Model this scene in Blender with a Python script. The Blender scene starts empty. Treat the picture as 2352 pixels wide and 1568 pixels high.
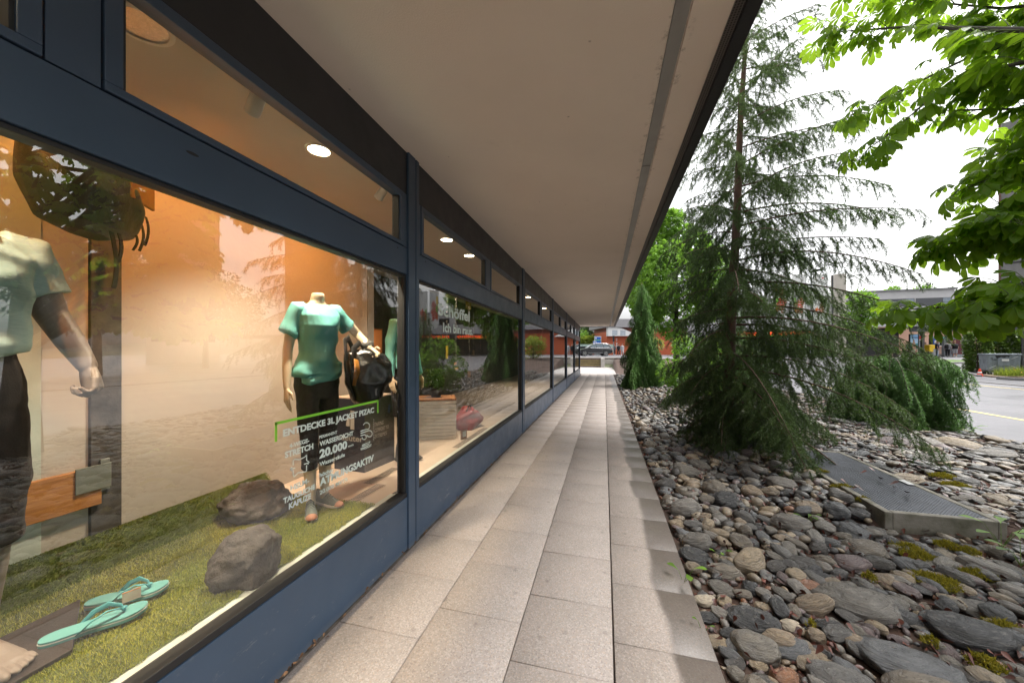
import bpy, math, random
import numpy as np
from mathutils import Vector, Matrix
random.seed(7); RNG = np.random.default_rng(11)
R = math.radians; PI = math.pi
scene = bpy.context.scene
COL = scene.collection

# ---------------------------------------------------------------- camera, sky, sun, exposure
H = 1.54                      # eye height
YAW = R(14.4)
CT, ST = math.cos(YAW), math.sin(YAW)
cam_d = bpy.data.cameras.new('camera'); cam_o = bpy.data.objects.new('camera', cam_d); COL.objects.link(cam_o)
cam_d.sensor_width = 36; cam_d.lens = 12.656; cam_d.shift_y = 0.00884
cam_d.clip_start = 0.02; cam_d.clip_end = 3000
cam_o.location = (0, 0, H); cam_o.rotation_euler = (R(90), 0, YAW)
scene.camera = cam_o

world = bpy.data.worlds.new("World"); scene.world = world; world.use_nodes = True
wn, wl = world.node_tree.nodes, world.node_tree.links
wn.clear()
SUN_EL, SUN_AZ = R(58), R(70)
sky = wn.new('ShaderNodeTexSky'); sky.sky_type = 'NISHITA'; sky.sun_disc = False
sky.sun_elevation = SUN_EL; sky.sun_rotation = SUN_AZ; sky.dust_density = 6.0; sky.air_density = 1.0; sky.ozone_density = 1.0
hsv = wn.new('ShaderNodeHueSaturation'); hsv.inputs['Saturation'].default_value = 0.10
wtc = wn.new('ShaderNodeTexCoord'); wno = wn.new('ShaderNodeTexNoise'); wno.inputs['Scale'].default_value = 2.2; wno.inputs['Detail'].default_value = 4
wmap = wn.new('ShaderNodeMapping'); wmap.inputs['Scale'].default_value = (1, 1, 3)
wmr = wn.new('ShaderNodeMapRange'); wmr.inputs['To Min'].default_value = 0.80; wmr.inputs['To Max'].default_value = 1.15
wmx = wn.new('ShaderNodeMix'); wmx.data_type = 'RGBA'; wmx.blend_type = 'MULTIPLY'; wmx.inputs['Factor'].default_value = 1.0
bg = wn.new('ShaderNodeBackground'); bg.inputs['Strength'].default_value = 0.15
wo = wn.new('ShaderNodeOutputWorld')
wl.new(sky.outputs[0], hsv.inputs['Color']); wl.new(wtc.outputs['Generated'], wmap.inputs[0]); wl.new(wmap.outputs[0], wno.inputs['Vector'])
wl.new(wno.outputs[0], wmr.inputs[0]); wl.new(hsv.outputs[0], wmx.inputs[6]); wl.new(wmr.outputs[0], wmx.inputs[7])
wl.new(wmx.outputs[2], bg.inputs[0]); wl.new(bg.outputs[0], wo.inputs[0])

sun_d = bpy.data.lights.new('sun', 'SUN'); sun_d.energy = 0.6; sun_d.angle = R(24); sun_d.color = (1.0, 0.96, 0.90)
sun_o = bpy.data.objects.new('sun', sun_d); COL.objects.link(sun_o)
sdir = Vector((math.cos(SUN_EL) * math.sin(SUN_AZ), math.cos(SUN_EL) * math.cos(SUN_AZ), math.sin(SUN_EL)))
sun_o.rotation_euler = sdir.to_track_quat('Z', 'Y').to_euler()
scene.view_settings.view_transform = 'Standard'; scene.view_settings.look = 'None'
scene.view_settings.exposure = 1.5; scene.view_settings.gamma = 1.0
try:
    scene.cycles.use_denoising = True
    scene.cycles.transparent_max_bounces = 12; scene.cycles.max_bounces = 8; scene.cycles.diffuse_bounces = 4
    scene.cycles.sample_clamp_indirect = 8.0; scene.cycles.caustics_reflective = False; scene.cycles.caustics_refractive = False
except Exception: pass

# ---------------------------------------------------------------- pixel -> world helpers (photo at 2352 px wide)
FD, CX, HY = 826.9, 1176.0, 804.8
def _w(lat, d, z): return Vector((CT * lat - ST * d, ST * lat + CT * d, z))
def at_d(px, py, d): return _w((px - CX) / FD * d, d, H + (HY - py) / FD * d)
def at_z(px, py, z):
    d = FD * (H - z) / (py - HY); return _w((px - CX) / FD * d, d, z)
def at_x(px, py, X):
    k = (px - CX) / FD; d = X / (CT * k - ST); return _w(k * d, d, H + (HY - py) / FD * d)

# ---------------------------------------------------------------- mesh helpers
class MB:
    def __init__(s): s.v = []; s.f = []
    def add(s, V, F):
        o = len(s.v); s.v.extend([tuple(float(c) for c in p) for p in V]); s.f.extend([tuple(int(i) + o for i in f) for f in F]); return s
    def box(s, x0, x1, y0, y1, z0, z1):
        V = [(x, y, z) for z in (z0, z1) for x, y in ((x0, y0), (x1, y0), (x1, y1), (x0, y1))]
        return s.add(V, [(3, 2, 1, 0), (4, 5, 6, 7), (0, 1, 5, 4), (1, 2, 6, 5), (2, 3, 7, 6), (3, 0, 4, 7)])
    def obox(s, c, u, v, w):        # centre, three half axes
        c, u, v, w = map(Vector, (c, u, v, w))
        V = [c + a * u + b * v + k * w for k in (-1, 1) for a, b in ((-1, -1), (1, -1), (1, 1), (-1, 1))]
        return s.add(V, [(3, 2, 1, 0), (4, 5, 6, 7), (0, 1, 5, 4), (1, 2, 6, 5), (2, 3, 7, 6), (3, 0, 4, 7)])
    def loft(s, rings, cap=True, closed=True):
        n = len(rings[0]); V = [p for r in rings for p in r]; F = []
        for i in range(len(rings) - 1):
            for j in range(n if closed else n - 1):
                a, b = i * n + j, i * n + (j + 1) % n; F.append((a, b, b + n, a + n))
        if cap: F.append(tuple(range(n - 1, -1, -1))); F.append(tuple((len(rings) - 1) * n + j for j in range(n)))
        return s.add(V, F)
    def tube(s, pts, rad, n=8, cap=True):
        pts = [Vector(p) for p in pts]
        if not hasattr(rad, '__len__'): rad = [rad] * len(pts)
        t0 = (pts[1] - pts[0]).normalized(); nv = t0.orthogonal().normalized(); rings = []
        for i, p in enumerate(pts):
            a = pts[max(i - 1, 0)]; b = pts[min(i + 1, len(pts) - 1)]; t = (b - a)
            t = t.normalized() if t.length > 1e-9 else t0
            nv = (nv - t * nv.dot(t)); nv = nv.normalized() if nv.length > 1e-6 else t.orthogonal().normalized(); bv = t.cross(nv)
            r = rad[i]; rx, ry = r if hasattr(r, '__len__') else (r, r)
            rings.append([p + nv * (rx * math.cos(2 * PI * j / n)) + bv * (ry * math.sin(2 * PI * j / n)) for j in range(n)])
        return s.loft(rings, cap)
    def capsule(s, pts, rad, n=14):   # tube with rounded ends
        pts = [Vector(p) for p in pts]
        if not hasattr(rad, '__len__'): rad = [rad] * len(pts)
        d0 = (pts[0] - pts[1]).normalized(); d1 = (pts[-1] - pts[-2]).normalized(); P = []; Q = []
        for a in (80, 55, 28): P.append(pts[0] + d0 * rad[0] * math.sin(R(a))); Q.append(rad[0] * math.cos(R(a)))
        P += pts; Q += list(rad)
        for a in (28, 55, 80): P.append(pts[-1] + d1 * rad[-1] * math.sin(R(a))); Q.append(rad[-1] * math.cos(R(a)))
        return s.tube(P, Q, n)
    def lathe(s, prof, n=24, c=(0, 0, 0), cap=True):
        return s.loft([[(c[0] + r * math.cos(2 * PI * j / n), c[1] + r * math.sin(2 * PI * j / n), c[2] + z) for j in range(n)] for r, z in prof], cap)
    def prism(s, poly, fn, a, b):     # 2-D outline, fn(u, v, t) -> 3-D
        n = len(poly); V = [fn(u, v, a) for u, v in poly] + [fn(u, v, b) for u, v in poly]
        return s.add(V, [tuple(range(n - 1, -1, -1)), tuple(range(n, 2 * n))] + [(i, (i + 1) % n, (i + 1) % n + n, i + n) for i in range(n)])
    def quad(s, a, b, c, d): return s.add([a, b, c, d], [(0, 1, 2, 3)])
    def ball(s, c, r, n=12):
        rx, ry, rz = r if hasattr(r, '__len__') else (r, r, r)
        return s.loft([[(c[0] + rx * math.sin(t) * math.cos(2 * PI * j / n), c[1] + ry * math.sin(t) * math.sin(2 * PI * j / n), c[2] - rz * math.cos(t)) for j in range(n)] for t in [PI * (k + .15) / (n // 2 + .3) for k in range(n // 2 + 1)]])
    def mesh(s, name):
        me = bpy.data.meshes.new(name); me.from_pydata(s.v, [], s.f); me.update(); return me
    def build(s, name, m, parent=None, smooth=None, bevel=0, seg=2):
        me = s.mesh(name); return link(name, me, m, parent, smooth, bevel, seg)

def link(name, me, m, parent=None, smooth=None, bevel=0, seg=2):
    o = bpy.data.objects.new(name, me); COL.objects.link(o)
    if m is not None and not len(me.materials): me.materials.append(m)
    if parent is not None: o.parent = parent
    if smooth:
        me.polygons.foreach_set('use_smooth', [True] * len(me.polygons))
        if smooth is not True: me.set_sharp_from_angle(angle=R(smooth))
    if bevel:
        b = o.modifiers.new('bevel', 'BEVEL'); b.width = bevel; b.segments = seg; b.limit_method = 'ANGLE'; b.angle_limit = R(40)
    return o

def mesh_np(name, V, F, m, parent=None, smooth=False, attr=None):
    """V (n,3), F (m,k) with k = 3 or 4"""
    V = np.asarray(V, np.float32); F = np.asarray(F, np.int32); k = F.shape[1]
    me = bpy.data.meshes.new(name); me.vertices.add(len(V)); me.vertices.foreach_set('co', V.ravel())
    me.loops.add(F.size); me.loops.foreach_set('vertex_index', F.ravel())
    me.polygons.add(len(F)); me.polygons.foreach_set('loop_start', np.arange(0, F.size, k, dtype=np.int32))
    if smooth: me.polygons.foreach_set('use_smooth', np.ones(len(F), bool))
    if attr is not None:
        for an, av in attr.items():
            a = me.attributes.new(an, 'FLOAT', 'POINT'); a.data.foreach_set('value', np.asarray(av, np.float32))
    me.update(calc_edges=True); me.validate()
    return link(name, me, m, parent)

def remesh(o, voxel, smooth=2, fac=0.5):
    r = o.modifiers.new('r', 'REMESH'); r.mode = 'VOXEL'; r.voxel_size = voxel
    if smooth: q = o.modifiers.new('s', 'SMOOTH'); q.iterations = smooth; q.factor = fac
    dg = bpy.context.evaluated_depsgraph_get(); me = bpy.data.meshes.new_from_object(o.evaluated_get(dg)); m = o.data.materials[0] if len(o.data.materials) else None
    old = o.data; o.modifiers.clear(); o.data = me; bpy.data.meshes.remove(old)
    if m is not None and not len(me.materials): me.materials.append(m)
    me.polygons.foreach_set('use_smooth', np.ones(len(me.polygons), bool)); me.update()
    return o

def displace(o, fn):
    me = o.data; n = len(me.vertices); co = np.empty(n * 3, np.float32); me.vertices.foreach_get('co', co); co = co.reshape(-1, 3)
    no = np.empty(n * 3, np.float32); me.vertices.foreach_get('normal', no); no = no.reshape(-1, 3)
    co = co + no * fn(co)[:, None]; me.vertices.foreach_set('co', co.astype(np.float32).ravel()); me.update()

def tag(o, label=None, cat=None, group=None, kind=None):
    if label: o['label'] = label
    if cat: o['category'] = cat
    if group: o['group'] = group
    if kind: o['kind'] = kind
    return o
def thing(name, label, cat, loc=(0, 0, 0), rz=0, group=None):
    o = bpy.data.objects.new(name, None); COL.objects.link(o); o.location = loc; o.rotation_euler = (0, 0, rz); o.empty_display_size = .1
    return tag(o, label, cat, group)
def copy_tree(o, parent=None, loc=None, rz=None, label=None):
    c = o.copy(); COL.objects.link(c)
    if parent is not None: c.parent = parent
    if loc is not None: c.location = loc
    if rz is not None: c.rotation_euler = (0, 0, rz)
    if label: c['label'] = label
    for ch in list(o.children): copy_tree(ch, c)
    return c

_tc = {}
def text_geo(s, shear=0.0, bold=0.0, space=1.0):
    key = (s, shear, bold, space)
    if key in _tc: return _tc[key]
    cu = bpy.data.curves.new('t', 'FONT'); cu.body = s; cu.size = 1; cu.shear = shear; cu.offset = bold; cu.space_character = space; cu.resolution_u = 3
    ob = bpy.data.objects.new('t', cu); COL.objects.link(ob); dg = bpy.context.evaluated_depsgraph_get(); dg.update()
    me = bpy.data.meshes.new_from_object(ob.evaluated_get(dg))
    V = np.array([v.co[:] for v in me.vertices]).reshape(-1, 3); F = [tuple(p.vertices) for p in me.polygons]
    bpy.data.objects.remove(ob); bpy.data.curves.remove(cu); bpy.data.meshes.remove(me)
    _tc[key] = (V, F); return V, F
def put_text(mb, s, o, ux, uy, width=None, height=None, shear=0., bold=0.012, space=1.0, center=False):
    """lay text on the plane at o: ux, uy unit vectors; width of the whole line and cap height in metres"""
    V, F = text_geo(s, shear, bold, space); V = V.copy(); x0, x1 = V[:, 0].min(), V[:, 0].max()
    sx = (width / (x1 - x0)) if width else None; sy = (height / 0.73) if height else sx
    if sx is None: sx = sy
    if sy is None: sy = sx
    X = (V[:, 0] - x0) * sx; Y = V[:, 1] * sy
    if center: X = X - (x1 - x0) * sx / 2
    o, ux, uy = np.array(o), np.array(ux), np.array(uy)
    mb.add(o + X[:, None] * ux + Y[:, None] * uy, F)

# ---------------------------------------------------------------- materials
def _mat(name):
    m = bpy.data.materials.new(name); m.use_nodes = True; n, l = m.node_tree.nodes, m.node_tree.links
    return m, n, l, n['Principled BSDF'], n['Material Output']
def rgba(c): return (c[0], c[1], c[2], 1)
def noise_fac(n, l, vec, scale, detail=4, rough=.6, lo=.3, hi=.7, w=None):
    t = n.new('ShaderNodeTexNoise'); t.inputs['Scale'].default_value = scale; t.inputs['Detail'].default_value = detail; t.inputs['Roughness'].default_value = rough
    if vec is not None: l.new(vec, t.inputs['Vector'])
    r = n.new('ShaderNodeMapRange'); r.inputs['From Min'].default_value = lo; r.inputs['From Max'].default_value = hi; l.new(t.outputs[0], r.inputs[0]); return r.outputs[0]
def mixc(n, l, fac, a, b, mode='MIX'):
    x = n.new('ShaderNodeMix'); x.data_type = 'RGBA'; x.blend_type = mode
    for sock, val in ((0, fac), (6, a), (7, b)):
        if hasattr(val, 'is_linked') or hasattr(val, 'links'): l.new(val, x.inputs[sock])
        elif sock == 0: x.inputs[0].default_value = val
        else: x.inputs[sock].default_value = rgba(val)
    return x.outputs[2]
def mathn(n, l, op, a, b=None):
    x = n.new('ShaderNodeMath'); x.operation = op
    for i, val in enumerate((a, b)):
        if val is None: continue
        if hasattr(val, 'links'): l.new(val, x.inputs[i])
        else: x.inputs[i].default_value = val
    return x.outputs[0]
def bump(n, l, b, fac, strength, dist=.01):
    x = n.new('ShaderNodeBump'); x.inputs['Strength'].default_value = strength; x.inputs['Distance'].default_value = dist
    l.new(fac, x.inputs['Height']); l.new(x.outputs[0], b.inputs['Normal']); return x
def M(name, c, rough=.6, metal=0., var=.2, scale=6., c2=None, bs=.15, bscale=60., spec=.5, coat=0., stretch=None, rvar=0.):
    m, n, l, b, out = _mat(name); tc = n.new('ShaderNodeTexCoord'); vec = tc.outputs['Object']
    if stretch:
        mp = n.new('ShaderNodeMapping'); mp.inputs['Scale'].default_value = stretch; l.new(vec, mp.inputs[0]); vec = mp.outputs[0]
    c2 = c2 or tuple(max(0, k * (1 - var)) for k in c); c1 = c if c2 != tuple(max(0, k * (1 - var)) for k in c) else tuple(k * (1 + var * .6) for k in c)
    f = noise_fac(n, l, vec, scale); l.new(mixc(n, l, f, c1, c2), b.inputs['Base Color'])
    b.inputs['Roughness'].default_value = rough; b.inputs['Metallic'].default_value = metal; b.inputs['Specular IOR Level'].default_value = spec; b.inputs['Coat Weight'].default_value = coat
    if rvar:
        rr = n.new('ShaderNodeMapRange'); rr.inputs['To Min'].default_value = rough - rvar; rr.inputs['To Max'].default_value = rough + rvar; l.new(noise_fac(n, l, vec, scale * 2.3, 5), rr.inputs[0]); l.new(rr.outputs[0], b.inputs['Roughness'])
    if bs: bump(n, l, b, noise_fac(n, l, vec, bscale, 5, .65, 0, 1), bs)
    return m
def leafmat(name, top, under, trans=.5, var=.35, rough=.4, spots=False):
    """thin leaf: reflects on top, lets light through; attribute 'rnd' varies leaf from leaf"""
    m, n, l, b, out = _mat(name); a = n.new('ShaderNodeAttribute'); a.attribute_name = 'rnd'
    d = tuple(k * (1 - var) for k in top); li = (min(1, top[0] * (1 + var * 1.5)), min(1, top[1] * (1 + var)), top[2] * (1 + var * .4))
    c = mixc(n, l, a.outputs['Fac'], d, li)
    if spots:
        tc = n.new('ShaderNodeTexCoord'); c = mixc(n, l, noise_fac(n, l, tc.outputs['Object'], 38, 3, .5, .64, .70), c, (.16, .07, .02))
    l.new(c, b.inputs['Base Color']); b.inputs['Roughness'].default_value = rough; b.inputs['Specular IOR Level'].default_value = .35
    t = n.new('ShaderNodeBsdfTranslucent'); l.new(mixc(n, l, .55, c, under), t.inputs['Color'])
    x = n.new('ShaderNodeMixShader'); x.inputs[0].default_value = trans; l.new(b.outputs[0], x.inputs[1]); l.new(t.outputs[0], x.inputs[2]); l.new(x.outputs[0], out.inputs[0]); return m
def emit(name, c, s):
    m, n, l, b, out = _mat(name); b.inputs['Base Color'].default_value = rgba(c); b.inputs['Emission Color'].default_value = rgba(c); b.inputs['Emission Strength'].default_value = s; return m
# ================================================================ THE SETTING
def sm(t): t = np.clip(t, 0, 1); return t * t * (3 - 2 * t)
def ground_h(X, Y):
    X = np.asarray(X, float); Y = np.asarray(Y, float)
    far = .79 * sm((Y - 26) / 17); bed = .79 * sm((Y - 25) / 10)
    w = sm((X - 4) / 8); h = far * w + bed * (1 - w)
    h = np.where(Y > 35.2, np.maximum(h, .79 * (1 - w) + far * w), h)
    return np.where((X < .75) & (Y < 35.2), 0.0, h)

def grid_sheet(name, xs, ys, zfn, m, keep=None):
    XX, YY = np.meshgrid(xs, ys, indexing='ij'); V = np.stack([XX, YY, zfn(XX, YY)], -1).reshape(-1, 3); ny = len(ys); F = []
    for i in range(len(xs) - 1):
        for j in range(ny - 1):
            if keep is None or keep((xs[i] + xs[i + 1]) / 2, (ys[j] + ys[j + 1]) / 2): F.append((i * ny + j, (i + 1) * ny + j, (i + 1) * ny + j + 1, i * ny + j + 1))
    o = mesh_np(name, V, np.array(F), m, smooth=True); tag(o, kind='structure'); return o

# --- materials of the ground
def asphalt_mat():
    m, n, l, b, out = _mat('wet asphalt'); tc = n.new('ShaderNodeTexCoord'); v = tc.outputs['Object']
    f1 = noise_fac(n, l, v, .55, 5, .6, .35, .65); f2 = noise_fac(n, l, v, 90, 2, .5, .35, .65)
    c = mixc(n, l, f1, (.070, .068, .076), (.102, .099, .108)); c = mixc(n, l, mathn(n, l, 'MULTIPLY', f2, .5), c, (.16, .155, .165)); l.new(c, b.inputs['Base Color'])
    r = n.new('ShaderNodeMapRange'); r.inputs['To Min'].default_value = .32; r.inputs['To Max'].default_value = .55; l.new(f1, r.inputs[0]); l.new(r.outputs[0], b.inputs['Roughness'])
    bump(n, l, b, f2, .25, .006); return m
MAT_ASPHALT = asphalt_mat()
MAT_SOIL = M('dark soil with leaf litter', (.045, .032, .024), .95, var=.5, scale=9, c2=(.075, .035, .022), bs=.8, bscale=30)
MAT_LAWN = M('grass', (.09, .16, .03), .9, var=.4, scale=3, bs=.6, bscale=90)
MAT_EARTH = M('distant ground', (.12, .13, .07), .95, var=.4, scale=.05, bs=0)

xs = np.array([-600, -250, -90, -40, -12, .56, 1.2, 2, 3, 4, 5, 6, 7, 9, 12, 16, 20, 26, 34, 44, 60, 90, 160, 300, 650]); ys = np.array([-400, -120, -40, -12, -3, 0, 4, 8, 12, 16, 20, 24, 26, 28, 30, 32, 34, 36, 38, 41, 44, 50, 60, 80, 120, 250, 700])
grid_sheet('ground', xs, ys, lambda X, Y: ground_h(X, Y) - .12, MAT_EARTH)
rx = np.concatenate([np.linspace(-40, 6.6, 12), np.linspace(8, 26, 13), np.linspace(28, 75, 14)]); ry = np.concatenate([np.linspace(-40, 24, 17), np.linspace(25, 36, 12), np.linspace(37, 52, 12), np.linspace(55, 78, 6)])
grid_sheet('road', rx, ry, ground_h, MAT_ASPHALT, keep=lambda x, y: x > 6.6 or y > 36)
bx = np.linspace(.56, 6.6, 40); by = np.linspace(-3, 36, 130)
_bh = lambda X, Y: ground_h(X, Y) - .075 + .03 * np.sin(X * 2.1 + Y * .7) * np.sin(Y * 1.3) * sm((X - .8) / 1.5) + .115 * sm((Y - 3.85) / .35) * sm((X - 1.25) / .9) * sm((Y - 3.6) / .3)
grid_sheet('bed_ground', bx, by, _bh, MAT_SOIL)

# --- pavement of square exposed-aggregate slabs (wet where the rain reaches past the canopy)
def slab_mat():
    m, n, l, b, out = _mat('exposed aggregate concrete'); tc = n.new('ShaderNodeTexCoord'); v = tc.outputs['Object']
    a = n.new('ShaderNodeAttribute'); a.attribute_name = 'rnd'
    c = mixc(n, l, a.outputs['Fac'], (.290, .247, .222), (.300, .256, .231))
    c = mixc(n, l, noise_fac(n, l, v, 3.2, 5, .6, .35, .75), c, (.258, .225, .202))
    vo = n.new('ShaderNodeTexVoronoi'); vo.inputs['Scale'].default_value = 150; l.new(v, vo.inputs['Vector'])
    sep = n.new('ShaderNodeSeparateColor'); l.new(vo.outputs['Color'], sep.inputs[0])
    gt = lambda s, t: mathn(n, l, 'GREATER_THAN', s, t)
    c = mixc(n, l, mathn(n, l, 'MULTIPLY', gt(sep.outputs[0], .72), .30), c, (.48, .44, .40))
    c = mixc(n, l, mathn(n, l, 'MULTIPLY', gt(sep.outputs[1], .84), .42), c, (.16, .135, .12))
    c = mixc(n, l, mathn(n, l, 'MULTIPLY', gt(sep.outputs[2], .88), .35), c, (.34, .24, .17))
    # blots and old chewing gum
    v2 = n.new('ShaderNodeTexVoronoi'); v2.voronoi_dimensions = '2D'; v2.inputs['Scale'].default_value = 2.6; v2.inputs['Randomness'].default_value = 1; l.new(v, v2.inputs['Vector'])
    r2 = n.new('ShaderNodeMapRange'); r2.inputs['From Min'].default_value = .045; r2.inputs['From Max'].default_value = .085; r2.inputs['To Min'].default_value = .5; r2.inputs['To Max'].default_value = 0
    l.new(mathn(n, l, 'ADD', v2.outputs['Distance'], mathn(n, l, 'MULTIPLY', noise_fac(n, l, v, 30, 3, .5, 0, 1), .06)), r2.inputs[0]); c = mixc(n, l, r2.outputs[0], c, (.13, .11, .10))
    # wet border: past x ~ 0.33 with a wandering edge
    sx = n.new('ShaderNodeSeparateXYZ'); l.new(v, sx.inputs[0])
    wob = mathn(n, l, 'MULTIPLY', mathn(n, l, 'SUBTRACT', noise_fac(n, l, v, 1.1, 3, .5, 0, 1), .5), .22)
    wob2 = mathn(n, l, 'MULTIPLY', mathn(n, l, 'SUBTRACT', a.outputs['Fac'], .5), .05)
    wet = n.new('ShaderNodeMapRange'); wet.interpolation_type = 'SMOOTHSTEP'; wet.inputs['From Min'].default_value = .285; wet.inputs['From Max'].default_value = .335
    l.new(mathn(n, l, 'ADD', mathn(n, l, 'ADD', sx.outputs[0], wob), wob2), wet.inputs[0])
    dk = mixc(n, l, 1.0, c, (.40, .385, .37), 'MULTIPLY'); c = mixc(n, l, wet.outputs[0], c, dk); l.new(c, b.inputs['Base Color'])
    # algae along the outer edge
    rr = n.new('ShaderNodeMapRange'); rr.inputs['To Min'].default_value = .78; rr.inputs['To Max'].default_value = .42; l.new(wet.outputs[0], rr.inputs[0]); l.new(rr.outputs[0], b.inputs['Roughness'])
    bump(n, l, b, vo.outputs['Distance'], .12, .002); return m
MAT_SLAB = slab_mat()
PIT = .5035
def pavement():
    V = []; F = []; rnd = []; edges = [-1.465, -.962, -.4585, .0445, .546]; ph = [1.741, 1.984, 1.736, 1.977]; rg = random.Random(3)
    for k in range(4):
        x0, x1 = edges[k] + .003, edges[k + 1] - (.003 if k < 3 else 0)
        if k == 3: x0 += .003
        y = ph[k] - PIT * 12
        while y < 24.0:
            y0, y1 = y + .0013, y + PIT - .0013; zt = rg.uniform(-.0015, .0015); o = len(V); bv = .004; tilt = rg.uniform(-.001, .001)
            V += [(x0, y0, -.06), (x1, y0, -.06), (x1, y1, -.06), (x0, y1, -.06), (x0, y0, zt - bv), (x1, y0, zt - bv), (x1, y1, zt - bv), (x0, y1, zt - bv),
                  (x0 + bv, y0 + bv, zt + tilt), (x1 - bv, y0 + bv, zt - tilt), (x1 - bv, y1 - bv, zt - tilt), (x0 + bv, y1 - bv, zt + tilt)]
            for (a, b2) in ((0, 4), (4, 8)):
                for j in range(4): F.append((o + a + j, o + a + (j + 1) % 4, o + b2 + (j + 1) % 4, o + b2 + j))
            F.append((o + 8, o + 9, o + 10, o + 11)); q = rg.random(); rnd += [q] * 12; y += PIT
    o = mesh_np('pavement', V, np.array(F), MAT_SLAB, attr={'rnd': rnd}); tag(o, kind='structure')
    mb = MB(); mb.box(-1.50, .545, -4.4, 24.1, -.10, -.02); tag(mb.build('path_base', M('joint sand', (.17, .145, .125), .95, c2=(.06, .05, .045), scale=12)), kind='structure')
pavement()
def brick_mat(name, c1, c2, mortar, sx, sy, off=.5):
    m, n, l, b, out = _mat(name); tc = n.new('ShaderNodeTexCoord'); br = n.new('ShaderNodeTexBrick'); l.new(tc.outputs['Object'], br.inputs['Vector'])
    br.inputs['Scale'].default_value = 1; br.inputs['Brick Width'].default_value = sx; br.inputs['Row Height'].default_value = sy; br.inputs['Mortar Size'].default_value = .012; br.offset = off
    br.inputs['Color1'].default_value = rgba(c1); br.inputs['Color2'].default_value = rgba(c2); br.inputs['Mortar'].default_value = rgba(mortar); l.new(br.outputs['Color'], b.inputs['Base Color']); b.inputs['Roughness'].default_value = .6
    bump(n, l, b, br.outputs['Fac'], .4, -.01); return m
MAT_COBBLE = brick_mat('grey paving setts', (.34, .31, .29), (.40, .37, .35), (.16, .14, .13), .22, .22)
mb = MB(); mb.box(-14, .74, 24.1, 34.05, -.09, .0); tag(mb.build('paved_path', MAT_COBBLE), kind='structure')

# --- steps up to the upper road
st = thing('stone_steps', 'wide stone steps with yellow edge strips at the end of the covered walkway', 'steps', (0, 34.0, 0))
MAT_STEP = M('brown stone', (.13, .095, .075), .7, var=.3, scale=4); MAT_YEL = M('yellow paint', (.42, .34, .07), .5, var=.2); MAT_CONC = M('pale concrete', (.46, .43, .40), .75, var=.18, scale=3, bs=.25)
mb = MB(); my = MB()
for k in range(4):
    mb.box(-9, -.32, .34 * k, 1.5, .196 * k, .196 * (k + 1))
    if k < 3: my.box(-9, -.322, .34 * k - .006, .34 * k + .10, .196 * (k + 1) - .03, .196 * (k + 1) + .006)
mb.build('tread', MAT_STEP, st); my.build('edge_strip', MAT_YEL, st)
mb = MB(); mb.box(-.32, .02, -.12, 1.5, -.05, .82); mb.build('cheek_wall', MAT_CONC, st, bevel=.01)
rw = thing('retaining_wall', 'low pale concrete retaining wall with a flat coping beside the steps', 'wall', (0, 35, 0))
mb = MB(); mb.box(.024, 5.0, .0, .4, -.1, .70); mb.build('wall_body', MAT_CONC, rw); mb = MB(); mb.box(-9.2, 5.1, .52, .95, .795, .90); mb.build('coping', MAT_CONC, rw, bevel=.01)

# --- road markings, kerbs, grass island
MAT_LINE = M('worn yellow road paint', (.60, .47, .16), .6, var=.3, scale=14)
def ribbon(name, pts, w, h, m, kind='structure', z0=-.05):
    """a low bar following the ground"""
    mb = MB(); P = [Vector((p[0], p[1], 0)) for p in pts]; rings = []
    for i, p in enumerate(P):
        t = (P[min(i + 1, len(P) - 1)] - P[max(i - 1, 0)]).normalized(); nn = Vector((-t.y, t.x, 0)); z = float(ground_h(p.x, p.y))
        a, b = p - nn * w / 2, p + nn * w / 2; rings.append([(a.x, a.y, z + z0), (b.x, b.y, z + z0), (b.x, b.y, z + h), (a.x, a.y, z + h)])
    mb.loft(rings); return tag(mb.build(name, m), kind=kind)
for y0, y1 in ((3.0, 5.0), (9.9, 12.2), (17, 19.2), (24, 26.2)): ribbon('road_marking', [(8.95, y0), (9.0, (y0 + y1) / 2), (9.05, y1)], .13, .005, MAT_LINE)
ribbon('road_marking', [(15.9, 15), (16.0, 19.5), (16.1, 21.8)], .12, .005, MAT_LINE)
MAT_KERB = M('granite kerb', (.22, .21, .205), .7, var=.35, scale=18, bs=.4)
ribbon('kerb', [(17.4 + .0016 * (y - 10) ** 2 * (1 if y > 18 else .2), y) for y in np.linspace(-10, 26, 24)] + [(18.2, 28.5), (19.6, 30.5), (22, 32.2), (26, 33)], .16, .035, MAT_KERB)
ribbon('kerb', [(6.62, y) for y in np.linspace(-12, 30, 30)], .10, .02, MAT_KERB)
# grass island by the bus stop
isl = [_w((u - 1280) / 900 * d, d, 0) for u, d in ((2260, 28.3), (2320, 28.3), (2380, 28.6), (2425, 29.0), (2410, 29.9), (2350, 31.0), (2260, 32.2))]
mb = MB(); mb.prism([(p.x, p.y) for p in isl], lambda u, v, t: (u, v, t + float(ground_h(u, v))), -.05, .10); tag(mb.build('lawn_island', MAT_LAWN), kind='structure')
pts = [_w((u - 1280) / 900 * d, d, 0) for u, d in ((2240, 28.05), (2290, 28.05), (2340, 28.15), (2390, 28.4), (2430, 28.7), (2470, 29.3))]
ribbon('kerb', [(p.x, p.y) for p in pts], .25, .12, M('pale kerb stone', (.30, .285, .275), .7, var=.35, scale=2))

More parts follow.
